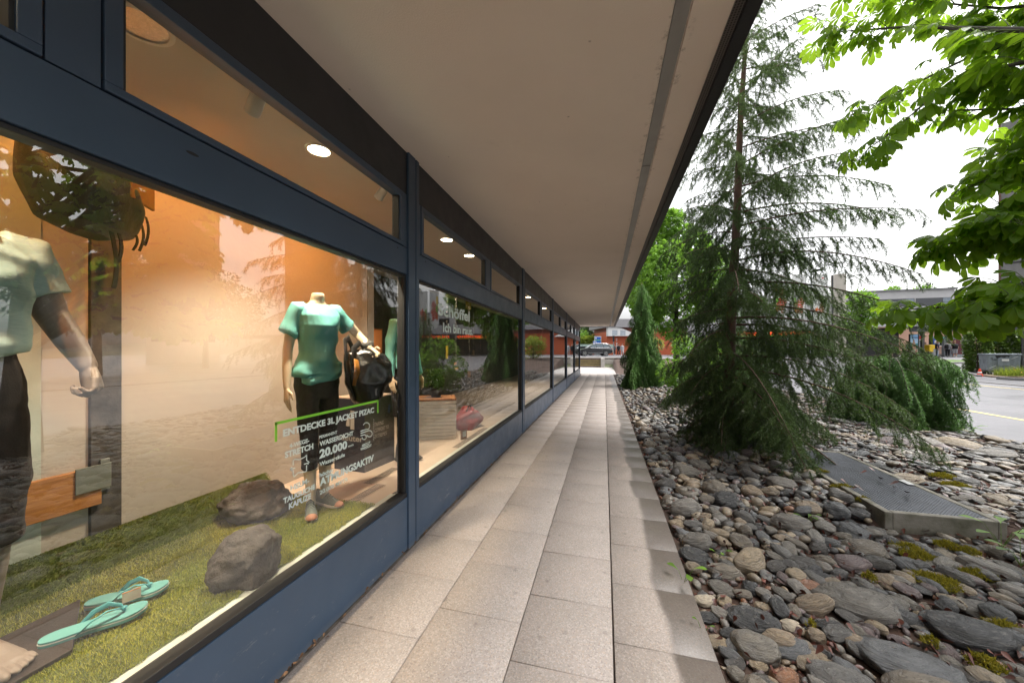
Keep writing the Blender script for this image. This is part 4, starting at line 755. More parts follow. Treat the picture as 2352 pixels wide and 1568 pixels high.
def z4(zx, zy): return 946.3 + zx * .16406, 624.75 + zy * .16406
mb = MB(); line(mb, 'Schöffel', (362, 592), (808, 690), 172, conv=z4, bold=.03); line(mb, 'Ich bin raus.', (436, 834), (852, 880), 132, conv=z4, bold=.02)
mb.build('lettering', MAT_VINYL, WIN[0])
# ================================================================ THE STONE BED
def z6(zx, zy): return 1424 + zx * .47295, 826.9 + zy * .47295
GX0, GX1, GY0, GY1 = 2.43, 3.27, 3.95, 6.15
vt = thing('vent_shaft', 'concrete rimmed ventilation shaft covered by a dark metal grating among the stones', 'vent shaft', ((GX0 + GX1) / 2, (GY0 + GY1) / 2, 0))
MAT_OLDC = M('weathered concrete', (.22, .20, .17), .8, c2=(.09, .085, .055), scale=7, bs=.5, bscale=50); hx, hy = (GX1 - GX0) / 2, (GY1 - GY0) / 2
mb = MB(); w = .06
for a in ((-hx, -hx + w, -hy, hy), (hx - w, hx, -hy, hy), (-hx + w, hx - w, -hy, -hy + w), (-hx + w, hx - w, hy - w, hy)): mb.box(*a, -.25, .10)
mb.build('concrete_rim', MAT_OLDC, vt, bevel=.008)
mb = MB(); y = -hy + w + .012
while y < hy - w: mb.box(-hx + w, hx - w, y - .0035, y + .0035, .066, .094); y += .026
x = -hx + w + .012
while x < hx - w: mb.box(x - .002, x + .002, -hy + w, hy - w, .070, .0935); x += .026
mb.build('grating', M('galvanised grating', (.17, .18, .20), .4, metal=.8, var=.25, scale=5), vt)
mb = MB(); mb.box(-hx + w, hx - w, -hy + w, hy - w, -.24, -.20); mb.build('shaft_floor', MAT_BLACK, vt)
mb = MB(); mb.box(hx - .11, hx - .05, -.25, -.10, .0995, .106); mb.build('hinge_plate', M('steel plate', (.4, .4, .4), .4, metal=.6), vt)

def stone_mat(name, obj):
    m, n, l, b, out = _mat(name); tc = n.new('ShaderNodeTexCoord'); v = tc.outputs['Object']; sc = 1.0
    if obj:
        oi = n.new('ShaderNodeObjectInfo'); col = oi.outputs['Color']; ad = n.new('ShaderNodeVectorMath'); ad.operation = 'ADD'; mu = n.new('ShaderNodeMath'); mu.operation = 'MULTIPLY'; mu.inputs[1].default_value = 60
        l.new(oi.outputs['Random'], mu.inputs[0]); cb = n.new('ShaderNodeCombineXYZ')
        for i in range(3): l.new(mu.outputs[0], cb.inputs[i])
        l.new(v, ad.inputs[0]); l.new(cb.outputs[0], ad.inputs[1]); v = ad.outputs[0]
    else:
        at = n.new('ShaderNodeAttribute'); at.attribute_name = 'stone_colour'; col = at.outputs['Color']; sc = 9.0
    mp = n.new('ShaderNodeMapping'); mp.inputs['Rotation'].default_value = (.4, .7, .3); mp.inputs['Scale'].default_value = (1.0, 1.0, 4.5); l.new(v, mp.inputs[0])
    f1 = noise_fac(n, l, mp.outputs[0], 1.6 * sc, 6, .65, .3, .7); f2 = noise_fac(n, l, v, 7 * sc, 4, .7, .4, .75); f3 = noise_fac(n, l, mp.outputs[0], 2.6 * sc, 3, .5, .60, .64)
    c = mixc(n, l, f1, mixc(n, l, 1.0, col, (.62, .61, .62), 'MULTIPLY'), mixc(n, l, 1.0, col, (1.45, 1.38, 1.30), 'MULTIPLY')); c = mixc(n, l, mathn(n, l, 'MULTIPLY', f2, .30), c, mixc(n, l, 1.0, col, (.45, .42, .40), 'MULTIPLY'))
    c = mixc(n, l, mathn(n, l, 'MULTIPLY', f3, .25), c, (.30, .28, .25))
    ve = n.new('ShaderNodeTexVoronoi'); ve.feature = 'DISTANCE_TO_EDGE'; ve.inputs['Scale'].default_value = 1.5 * sc; mw = n.new('ShaderNodeMix'); mw.data_type = 'VECTOR'; mw.inputs[0].default_value = .18; wn_ = n.new('ShaderNodeTexNoise'); wn_.inputs['Scale'].default_value = 3 * sc; l.new(mp.outputs[0], wn_.inputs['Vector']); l.new(mp.outputs[0], mw.inputs[4]); l.new(wn_.outputs['Color'], mw.inputs[5]); l.new(mw.outputs[1], ve.inputs['Vector'])
    ck = n.new('ShaderNodeMapRange'); ck.inputs['From Min'].default_value = .0; ck.inputs['From Max'].default_value = .035; ck.inputs['To Min'].default_value = .5; ck.inputs['To Max'].default_value = 0; l.new(ve.outputs['Distance'], ck.inputs[0]); c = mixc(n, l, mathn(n, l, 'MULTIPLY', ck.outputs[0], noise_fac(n, l, v, 2.2 * sc, 2, .5, .45, .6)), c, (.020, .018, .016)); l.new(c, b.inputs['Base Color'])
    r = n.new('ShaderNodeMapRange'); r.inputs['To Min'].default_value = .26; r.inputs['To Max'].default_value = .58; l.new(f2, r.inputs[0]); l.new(r.outputs[0], b.inputs['Roughness'])
    bump(n, l, b, mathn(n, l, 'ADD', f1, mathn(n, l, 'MULTIPLY', noise_fac(n, l, v, 16 * sc, 5, .7, 0, 1), .5)), .5, .06 if obj else .010); return m
MS_OBJ, MS_STUFF = stone_mat('river stone', True), stone_mat('river stones', False)
PAL = {'dark': [(.042, .041, .041), (.056, .052, .048), (.036, .037, .039), (.065, .063, .062)], 'grey': [(.115, .108, .096), (.140, .130, .112), (.10, .098, .094), (.135, .118, .095), (.17, .16, .145)], 'slate': [(.085, .090, .097), (.105, .108, .112), (.072, .074, .078)],
       'beige': [(.24, .195, .135), (.21, .165, .115), (.18, .15, .11)], 'orange': [(.23, .12, .07), (.20, .10, .06)], 'pale': [(.42, .37, .29), (.38, .35, .31)], 'purple': [(.11, .085, .085), (.13, .10, .10)]}
STONES = []; GRID = {}
def free(x, y, r):
    for i in range(int(x / .3) - 1, int(x / .3) + 2):
        for j in range(int(y / .3) - 1, int(y / .3) + 2):
            for (a, b, q) in GRID.get((i, j), ()):
                if (a - x) ** 2 + (b - y) ** 2 < (r + q) ** 2: return False
    return True
def putstone(x, y, dims, rz, kind, lab=None, zoff=None, tilt=.12, chk=1):
    r = (dims[0] + dims[1]) / 2 * .9
    if chk and not free(x, y, r): return False
    for k in np.linspace(-1, 1, 3) if dims[0] > 1.4 * dims[1] else (0,):
        q = dims[0] - dims[1]; px, py = x + k * q * math.cos(rz), y + k * q * math.sin(rz); rr = r if dims[0] <= 1.4 * dims[1] else dims[1] * .95
        GRID.setdefault((int(px / .3), int(py / .3)), []).append((px, py, rr))
    z = float(_bh(np.array(x), np.array(y))) + dims[2] * (.42 if zoff is None else zoff); STONES.append(dict(x=x, y=y, z=z, d=dims, rz=rz, k=kind, lab=lab, rx=RNG.normal(0, tilt), ry=RNG.normal(0, tilt), s=int(RNG.integers(0, 24)), c=PAL[kind][int(RNG.integers(0, len(PAL[kind])))])); return True
NAMED = [(1150, 1110, 395, 235, .5, 'grey', 'largest grey boulder in the stone bed, long and pale veined'), (1410, 1405, 450, 235, .5, 'slate', 'big blue grey stone low in the bed beside the dark green grey boulder'), (1085, 1490, 310, 220, .5, 'grey', 'big dark green grey streaked boulder at the front of the bed'),
    (1470, 1545, 380, 130, .45, 'grey', 'broad grey stone at the very front of the bed below the big blue grey one'), (645, 1215, 260, 135, .45, 'dark', 'long dark slate stone close to the paving, smooth and tapered'), (800, 1468, 160, 120, .55, 'orange', 'round rusty orange stone with a crack at the front of the bed'), (830, 1228, 105, 88, .6, 'pale', 'small cream white stone, the palest in the bed'),
    (755, 875, 125, 82, .5, 'beige', 'rounded tan stone in the middle of the bed'), (415, 1115, 125, 85, .55, 'pale', 'pale speckled stone lying against the wet paving edge'), (495, 1050, 125, 128, .5, 'grey', 'upright grey stone with white streaks near the paving edge'), (478, 1300, 115, 135, .5, 'beige', 'brownish grey egg shaped stone against the paving edge'),
    (365, 905, 170, 130, .5, 'dark', 'large dark stone beside the paving next to the small green weed'), (895, 948, 165, 100, .5, 'dark', 'black wet stone in the middle of the bed'), (1695, 1275, 370, 140, .4, 'dark', 'long dark slate blade lying on the right of the bed'), (1745, 1160, 185, 100, .5, 'grey', 'rounded mid grey stone above the long dark slate blade'),
    (1190, 868, 195, 115, .55, 'grey', 'large rough grey stone just in front of the concrete vent rim'), (1345, 1040, 165, 120, .5, 'beige', 'beige grey stone to the right of the largest boulder'), (910, 1062, 155, 62, .5, 'orange', 'narrow brick brown stone leaning beside the largest boulder'), (1118, 950, 195, 80, .4, 'purple', 'flat dark brown stone above the largest boulder'),
    (825, 1345, 220, 120, .45, 'slate', 'blue grey stone above the rusty orange one'), (430, 1195, 112, 80, .5, 'dark', 'dark round stone between the pale speckled stone and the egg shaped one'), (1340, 415, 160, 70, .5, 'purple', 'purplish boulder near the road edge behind the grating'), (1480, 415, 150, 45, .4, 'grey', 'flat grey boulder beside the purplish one at the road edge'), (1640, 418, 140, 60, .4, 'beige', 'pinkish brown boulder near the road edge'), (1815, 480, 170, 45, .4, 'grey', 'flat pale grey boulder along the road edge'), (1850, 1540, 260, 90, .4, 'dark', 'dark flat stone at the lower right end of the bed')]
for zx, zy, w_, h_, hk, kind, lab in NAMED:
    p = at_z(*z6(zx, zy + h_ * .18), -.01); a_, b_ = at_z(*z6(zx - w_ / 2, zy), 0), at_z(*z6(zx + w_ / 2, zy), 0); L = (b_ - a_).length / 2 * .90; dep = (at_z(*z6(zx, zy + h_ / 2), 0) - at_z(*z6(zx, zy - h_ / 2), 0)).length / 2
    W = max(.55 * dep, min(dep * .8, L * .75)); putstone(p.x, p.y, (L, W, max(.45 * L, .025) * (1.0 if L < .2 else .75)), math.atan2(b_.y - a_.y, b_.x - a_.x) + RNG.normal(0, .12) - (.25 if w_ > 240 else 0), kind, lab, .45, .08, 0)
def scatter(n, r0, r1, x0, x1, y0, y1, flat, zoff=None, kinds=None, pw=2.2, chk=1):
    kinds = kinds or (['grey'] * 6 + ['dark'] * 4 + ['slate'] * 2 + ['beige'] * 4 + ['purple'] + ['orange'] * (1 if r1 < .07 else 0) + ['pale'] * (1 if r1 < .045 else 0)); c = 0
    for _ in range(n):
        x = RNG.uniform(x0, x1); y = RNG.uniform(y0, y1); r = r0 + (r1 - r0) * RNG.random() ** pw
        if GX0 - r * .8 < x < GX1 + r * .8 and GY0 - r * .8 < y < GY1 + r * .8: continue
        if x < .57 + r * .9 or x > 6.6: continue
        el = RNG.uniform(1.0, 1.75); f = flat * RNG.uniform(.75, 1.3); fl = f * (.6 if x > 3.2 else 1)
        if putstone(x, y, (r * math.sqrt(el), r / math.sqrt(el), r * fl), RNG.uniform(0, PI) if x < 2.6 else RNG.normal(2.4, .5), kinds[int(RNG.integers(0, len(kinds)))], None, zoff, .16, chk): c += 1
    return c
scatter(500, .10, .17, .6, 6.5, 1.4, 9, .66); scatter(700, .07, .16, .6, 6.5, 9, 25, .5)
scatter(6500, .045, .095, .57, 6.5, 1.4, 9.5, .74); scatter(5200, .05, .09, .57, 6.5, 9.5, 24, .55)
scatter(16000, .020, .045, .56, 6.0, 1.4, 8, .8, pw=1.4); scatter(5000, .03, .05, .56, 3.5, 8, 20, .6)
scatter(2600, .012, .022, .56, 3.2, 1.5, 5, .7)
scatter(2600, .05, .085, .58, 6.4, 1.4, 10, .5, 1.15, chk=0); scatter(1500, .025, .05, .58, 5.0, 1.4, 7, .55, 1.0, chk=0)
def _vis(s): d = -ST * s['x'] + CT * s['y']; return -1 if d < .8 else (s['d'][0] * (s['d'][1] + s['d'][2])) / d ** 2 * (1 if abs(((CT * s['x'] + ST * s['y']) / d) * FD) < 1190 and (H - s['z']) / d * FD < 765 + s['d'][0] / d * FD else 0)
for s in STONES: s['v'] = _vis(s) + (1 if s['lab'] else 0)
STONES.sort(key=lambda s: -s['v']); SHAPES = []
for k in range(24):
    V, F = rocky(4, 40 + k, .22, .06, (1, 1, 1), 1.0); P = np.abs(V) ** 1.0; V = V / np.abs(V).max(0); me = bpy.data.meshes.new('stone_shape'); me.from_pydata(V.tolist(), [], F.tolist()); me.polygons.foreach_set('use_smooth', [True] * len(F)); me.materials.append(MS_OBJ); SHAPES.append((me, V))
KW = {'dark': 'dark grey', 'grey': 'mid grey', 'slate': 'blue grey', 'beige': 'beige', 'orange': 'rusty brown', 'pale': 'pale cream', 'purple': 'purplish brown'}
def where(s):
    if s['y'] > 9: return 'near the weeping cedar'
    if s['x'] > 4.6: return 'along the road edge'
    if s['x'] > 3.3: return 'beyond the grating'
    if s['x'] < 1.15: return 'along the paving edge'
    if s['y'] > 3.9 and s['x'] < 2.43: return 'under the big cedar'
    return 'in the bed before the grating'
for s in STONES[:300]:
    o = bpy.data.objects.new('river_stone', SHAPES[s['s']][0]); COL.objects.link(o); o.location = (s['x'], s['y'], s['z']); o.scale = s['d']; o.rotation_euler = (s['rx'], s['ry'], s['rz']); o.color = (*s['c'], 1)
    sz = 'large' if s['d'][0] > .13 else ('fist sized' if s['d'][0] < .075 else 'medium'); tag(o, s['lab'] or f"{sz} {KW[s['k']]} river stone {where(s)}", 'stone', 'river stones in the planting bed')
def stones_mesh():
    VV = []; FF = []; CC = []; off = 0; B2, B1 = ICO[2], ICO[1]; shp = {}
    for k in range(24):
        for sub in (1, 2, 3): V, F = rocky(sub, 40 + k, .20, .04, (1, 1, 1), .95); shp[(k, sub)] = (V / np.abs(V).max(0), F)
    for s in STONES[300:]:
        d = math.hypot(s['x'], s['y']); V, F = shp[(s['s'], 3 if d < 3.6 and s['d'][0] > .04 else (2 if d < 8 else 1))]; Mx = np.array(Matrix.Rotation(s['rz'], 3, 'Z') @ Matrix.Rotation(s['ry'], 3, 'Y') @ Matrix.Rotation(s['rx'], 3, 'X'))
        VV.append((V * np.array(s['d'])) @ Mx.T + np.array((s['x'], s['y'], s['z']))); FF.append(F + off); off += len(V); CC.append(np.tile(np.array((*s['c'], 1.0), np.float32), (len(V), 1)))
    o = mesh_np('pebbles', np.concatenate(VV), np.concatenate(FF), MS_STUFF, smooth=True); a = o.data.attributes.new('stone_colour', 'FLOAT_COLOR', 'POINT'); a.data.foreach_set('color', np.concatenate(CC).astype(np.float32).ravel()); tag(o, kind='stuff')
stones_mesh()

# ================================================================ LEAVES AND TREES
def unit(a): return a / np.maximum(np.linalg.norm(a, axis=-1, keepdims=True), 1e-9)
def rand_unit(n): return unit(RNG.normal(0, 1, (n, 3)))
def frames(d, up=None):
    """rotation matrices whose x axis is d and z axis near up"""
    n = len(d); up = np.tile((0, 0, 1.), (n, 1)) if up is None else up; x = unit(d); y = unit(np.cross(up, x)); z = np.cross(x, y); return np.stack([x, y, z], -1)
def instance(T, F, P, Rm, S):
    V = np.einsum('nij,vj->nvi', Rm, T) * S[:, None, None] + P[:, None, :]; n, k = len(P), len(T); return V.reshape(-1, 3), (F[None] + (np.arange(n) * k)[:, None, None]).reshape(-1, F.shape[1])
def leaflet(L, W, fold=.25, droop=.35, fine=True):
    prof = [(0, .015), (.22, .10), (.48, .30), (.72, .48), (.88, .36), (1.0, .02)] if fine else [(0, .02), (.62, .46), (1.0, .02)]
    V = []; F = []
    for i, (t, w) in enumerate(prof): z = -droop * L * t * t; V += [(t * L, w * W, z + fold * w * W), (t * L, 0, z), (t * L, -w * W, z + fold * w * W)]
    for i in range(len(prof) - 1): a = 3 * i; F += [(a + 1, a + 4, a + 3, a), (a + 2, a + 5, a + 4, a + 1)]
    return np.array(V), np.array(F)
def palmate(fine=True, drop=.45):
    VV = []; FF = []; off = 0
    for ang, L in ((0, 1), (38, .95), (-38, .95), (78, .78), (-78, .78), (118, .52), (-118, .52)) if fine else ((0, 1), (50, .9), (-50, .9), (100, .62), (-100, .62)):
        V, F = leaflet(L, .44 * L, fine=fine); a = R(ang); tl = drop + .12 * math.sin(ang * 7.7); V = V @ np.array(Matrix.Rotation(tl, 3, 'Y')).T @ np.array(Matrix.Rotation(a, 3, 'Z')).T; VV.append(V); FF.append(F + off); off += len(V)
    return np.concatenate(VV), np.concatenate(FF)
PALM, PALMC = palmate(True), palmate(False); DIAMOND = (np.array([(0, 0, 0), (.5, .24, .06), (1, 0, -.1), (.5, -.24, .06)]), np.array([(0, 1, 2, 3)]))
def leaves(name, tpl, P, D, S, m, parent, up=None, rnd=None):
    Rm = frames(D, up); V, F = instance(tpl[0], tpl[1], P, Rm, S); r = np.repeat(RNG.random(len(P)) if rnd is None else rnd, len(tpl[0])); return mesh_np(name, V, F, m, parent, smooth=True, attr={'rnd': r})
def ribbons(name, S, D, L, sag, w, m, parent, K=3):
    """thin three sided twigs"""
    n = len(S); t = np.linspace(0, 1, K + 1); P = S[:, None] + D[:, None] * (L[:, None] * t)[..., None]; P[..., 2] -= (sag * L)[:, None] * t ** 2; a = unit(np.cross(D, rand_unit(n))); b = np.cross(D, a)
    ww = w * (1 - .75 * t); c3 = [(1, 0), (-.5, .87), (-.5, -.87)]; V = np.stack([P + (a[:, None] * cx + b[:, None] * sy) * ww[None, :, None] for cx, sy in c3], 2).reshape(-1, 3); F = []
    for k in range(K):
        for j in range(3): F.append((3 * k + j, 3 * k + (j + 1) % 3, 3 * k + 3 + (j + 1) % 3, 3 * k + 3 + j))
    F = (np.array(F)[None] + (np.arange(n) * 3 * (K + 1))[:, None, None]).reshape(-1, 4); return mesh_np(name, V, F, m, parent, smooth=True)
def twig_points(S, D, L, sag, sp):
    c = np.maximum((L / sp).astype(int), 2); idx = np.repeat(np.arange(len(S)), c); st = np.cumsum(c) - c; t = (np.arange(len(idx)) - np.repeat(st, c) + RNG.random(len(idx))) / c[idx]
    P = S[idx] + D[idx] * (L[idx] * t)[:, None]; P[:, 2] -= sag[idx] * L[idx] * t ** 2; T = D[idx].copy(); T[:, 2] -= 2 * sag[idx] * t; return P, unit(T), idx, t
def needles(name, S, D, L, sag, sp, k, nl, nw, m, parent, rnd_tw=None):
    P, T, idx, t = twig_points(S, D, L, sag, sp); P = np.repeat(P, k, 0); T = np.repeat(T, k, 0); n = len(P); ln = nl * RNG.uniform(.7, 1.2, n)
    rad = unit(np.cross(T, rand_unit(n))); nd = unit(T * RNG.uniform(.35, .9, n)[:, None] + rad); sd = unit(np.cross(nd, rand_unit(n)))
    V = np.stack([P - sd * nw, P + sd * nw, P + nd * ln[:, None]], 1).reshape(-1, 3); r = (rnd_tw if rnd_tw is not None else RNG.random(len(S)))[np.repeat(idx, k)]; r = np.clip(r * .75 + .25 * RNG.random(n), 0, 1)
    return mesh_np(name, V, np.arange(3 * n).reshape(-1, 3), m, parent, attr={'rnd': np.repeat(r, 3)})
MAT_BARK = M('reddish brown bark', (.15, .085, .062), .9, c2=(.06, .038, .03), scale=7, stretch=(1, 1, .25), bs=.8, bscale=25); MAT_TWIG = M('brown twig', (.050, .032, .022), .9, var=.3, bs=0)
MAT_CEDAR = leafmat('cedar needles', (.058, .105, .038), (.13, .25, .04), .32, .5, .45); MAT_WEEP = leafmat('weeping cedar needles', (.105, .225, .075), (.20, .42, .09), .36, .5, .45)

def cedar(t, height, base_z, lean, br, n_br, zlo, lenf, sub_len, spacing, nsp, nk, nl, nw, m, weep=0., seed=1, trunk_r=.07, el_lo=-.12, el_hi=.35, az_bias=None):
    rg = np.random.default_rng(seed); tp = lambda z: np.array([lean[0] * z / height, lean[1] * z / height, z]); mb = MB(); zz = np.linspace(-.1, height, 14); mb.tube([tuple(tp(z) + np.array([.012 * math.sin(z * 2.1), .012 * math.cos(z * 1.7), 0])) for z in zz], [trunk_r * (1 - z / height) ** .8 + .006 for z in np.maximum(zz, 0)], 10); mb.build('trunk', MAT_BARK, t, smooth=True)
    mb = MB(); S, D, L, G, RN = [], [], [], [], []
    for i in range(n_br):
        z = zlo + (height * .985 - zlo) * ((i + rg.random()) / n_br) ** 1.25; f = z / height; az = i * 2.39996 + rg.uniform(-.35, .35); h = np.array([math.cos(az), math.sin(az), 0]); Lb = lenf(z, az) * rg.uniform(.78 - .2 * weep, 1.12 + .15 * weep)
        el = el_lo + (el_hi - el_lo) * f + rg.uniform(-.08, .08); sag = br * rg.uniform(.7, 1.3) * (1.25 - .6 * f); side = np.array([-h[1], h[0], 0]); wob = rg.uniform(-.12, .12)
        cp = lambda u: tp(z) + h * (Lb * u * (1 - .16 * weep * u)) + side * (wob * Lb * u * u) + np.array([0, 0, Lb * (math.tan(el) * u - sag * u ** 2.2)])
        us = np.linspace(0, 1, 9); mb.tube([tuple(cp(u)) for u in us], [max(.0035, trunk_r * .19 * (Lb / 2.5) * (1 - u) + .0035) for u in us], 5)
        n_t = max(4, int(Lb / spacing)); tone = rg.uniform(.1, .9)
        for j in range(n_t):
            u = .10 + .90 * (j + rg.random()) / n_t; sg = 1 if j % 2 else -1; p = cp(min(u, 1)); q = cp(min(u + .02, 1.02)) - cp(u - .02); q = q / np.linalg.norm(q)
            l = sub_len * (1.3 if z < 1.9 else 1) * (1.12 - .72 * u) * rg.uniform(.45, 1.2) * min(1, .45 + Lb / 2.4); dn = rg.uniform(.25, .9) + weep * .8; d = q * rg.uniform(.25, .7) + side * sg * rg.uniform(.35, .95) * (1 - .5 * weep) - np.array([0, 0, dn]); d /= np.linalg.norm(d); S.append(p); D.append(d); L.append(l); G.append(.25 + .3 * weep); RN.append(np.clip(tone + rg.normal(0, .2), 0, 1))
            if l > .16:
                for k in range(int(l / .075)):
                    v = rg.uniform(.15, .95); p2 = p + d * l * v - np.array([0, 0, (.25 + .3 * weep) * l * v * v]); d2 = d * .6 + rg.normal(0, .45, 3) - np.array([0, 0, .55 + weep * .5]); d2 /= np.linalg.norm(d2); S.append(p2); D.append(d2); L.append(l * rg.uniform(.2, .5)); G.append(.2); RN.append(np.clip(tone + rg.normal(0, .25), 0, 1))
        S.append(cp(.9)); e = cp(1.) - cp(.9); D.append(e / np.linalg.norm(e)); L.append(.22); G.append(.5); RN.append(tone)
    mb.build('branches', MAT_TWIG if weep > .6 else MAT_BARK, t, smooth=True); S, D, L, G, RN = map(np.array, (S, D, L, G, RN))
    ribbons('twigs', S, D, L, G, .0028, MAT_TWIG, t, 3); needles('crown', S, D, L, G, nsp, nk, nl, nw, m, t, RN)
# the big cedar
big = thing('cedar_tree', 'tall slender cedar with drooping feathery branches rising from the stone bed beside the paving', 'tree', (1.93, 6.62, -.06))
def big_len(z, az):
    prof = np.interp(z, [0, .5, 1.2, 2.2, 3.4, 4.5, 5.6, 6.8, 7.6, 8.4], [1.4, 1.75, 1.95, 2.1, 1.95, 1.75, 1.32, .82, .5, .18]); toward = math.cos(az - R(-8)); return prof * (.84 + .26 * toward) * (.80 if math.cos(az - PI) > .6 and z < 2.5 else 1)
cedar(big, 8.5, 0, (.40, .12), .30, 108, .42, big_len, .50, .036, .0085, 3, .036, .0028, MAT_CEDAR, 0., 5, .085, -.10, .42)
# weeping cedars
wm = thing('weeping_cedar', 'low rounded weeping cedar mound beside the road behind the big cedar', 'shrub', (5.65, 9.1, -.05))
cedar(wm, 1.55, 0, (.1, .05), .9, 90, .55, lambda z, az: .98, .55, .035, .014, 4, .045, .0055, MAT_WEEP, 1.0, 8, .06, .25, .15)
wc = thing('weeping_cedar', 'pale green conical weeping cedar hanging over the far paving edge', 'tree', (1.42, 16.4, -.05))
cedar(wc, 4.55, 0, (.15, .1), .85, 100, .5, lambda z, az: np.interp(z, [0, .8, 2, 3.4, 4.5], [1.75, 1.6, 1.05, .6, .15]) * (.74 if math.cos(az) < -.5 else 1), .66, .055, .02, 4, .065, .0085, MAT_WEEP, 1.0, 9, .07, .1, .25)
wc2 = thing('weeping_cedar', 'tall dark weeping cedar curtain standing behind the broad shrub in the bed', 'tree', (4.0, 13.2, -.05))
cedar(wc2, 3.2, 0, (.1, .1), .9, 60, .6, lambda z, az: np.interp(z, [0, .8, 2, 3.2], [1.5, 1.4, .9, .2]), .6, .075, .022, 3, .045, .0055, MAT_WEEP, 1.0, 19, .07, .1, .2)

def crown_cloud(n, c, rad, seed, lumps=14, shell=.55):
    """leaf positions gathered into lumps inside an ellipsoid, with gaps between"""
    rg = np.random.default_rng(seed); lc = unit(rg.normal(0, 1, (lumps, 3))) * (rg.uniform(.35, 1, (lumps, 1)) ** .5) * .78; lr = rg.uniform(.24, .42, lumps); i = rg.integers(0, lumps, n); u = unit(rg.normal(0, 1, (n, 3))); r = rg.uniform(shell, 1, n) ** .6 * lr[i]
    p = lc[i] + u * r[:, None]; return p * np.array(rad) + np.array(c), unit(u + np.array([0, 0, .2])), rg, lc * np.array(rad) + np.array(c), i / lumps
MAT_LEAF_N = leafmat('chestnut leaf', (.095, .185, .014), (.50, .80, .04), .60, .35, .38, spots=True); MAT_LEAF_F = leafmat('bright broad leaf', (.115, .25, .035), (.34, .62, .06), .48, .45, .45); MAT_LEAF_H = leafmat('hedge leaf', (.060, .125, .022), (.2, .32, .03), .3, .6, .4); MAT_LEAF_D = leafmat('dark woodland leaf', (.035, .075, .022), (.1, .2, .03), .3, .5, .5); MAT_LEAF_Y = leafmat('yellow green leaf', (.17, .24, .035), (.4, .5, .06), .4, .4, .45)
MAT_BARKG = M('grey brown bark', (.075, .065, .055), .9, c2=(.03, .026, .022), scale=6, stretch=(1, 1, .2), bs=.9, bscale=22)
def broad_tree(name, lab, loc, h, rad, n, leaf, m, tpl, seed, trunk=.14, cz=.6, group=None, cat='tree', lumps=16):
    t = thing(name, lab, cat, loc, group=group); P, U, rg, lc, tone = crown_cloud(n, (0, 0, h * cz), rad, seed, lumps); mb = MB(); top = h * cz + rad[2] * .5; mb.tube([(0, 0, -.1), (.03, .02, h * .2), (-.02, .03, h * .4), (.02, 0, top)], [trunk * 1.25, trunk, trunk * .75, trunk * .2], 9); mb.build('trunk', MAT_BARKG, t, smooth=True)
    mb = MB()
    for q in lc: z0 = max(h * .15, min(q[2] - .3 * rad[2], top * .9)); mid = ((q[0]) * .45, q[1] * .45, z0 + (q[2] - z0) * .55); mb.tube([(0, 0, z0), mid, tuple(q)], [trunk * .4, trunk * .22, trunk * .06], 5)
    mb.build('branches', MAT_BARKG, t, smooth=True); D = unit(U + rg.normal(0, .5, (n, 3)) + np.array([0, 0, -.25])); leaves('crown', tpl, P, D, leaf * rg.uniform(.7, 1.25, n), m, t, up=unit(rg.normal(0, .45, (n, 3)) + np.array([0, 0, 1.])), rnd=np.clip(.5 * RNG.random(n) + .5 * tone, 0, 1)); return t
broad_tree('chestnut_tree', 'bright green broad leaved tree standing past the conical weeping cedar', (3.9, 21.8, 0), 9.8, (2.9, 2.6, 4.3), 8500, .23, MAT_LEAF_F, PALMC, 3, .16, .57)
broad_tree('green_shrub', 'bright light green shrub in the stone bed between the cedars', (2.45, 11.6, -.05), 2.0, (.95, .95, .95), 3200, .11, MAT_LEAF_F, DIAMOND, 4, .03, .55, cat='shrub')
broad_tree('yellow_shrub', 'yellowish green shrub near the end of the walkway by the parked car', (3.4, 33.0, .6), 2.3, (1.5, 1.3, 1.15), 2600, .16, MAT_LEAF_Y, DIAMOND, 6, .04, .52, cat='shrub')
broad_tree('low_shrub', 'low dark green shrub at the foot of the big broad leaved tree', (3.0, 19.5, -.02), 1.3, (1.2, 1.1, .65), 2200, .11, MAT_LEAF_H, DIAMOND, 7, .03, .5, cat='shrub')

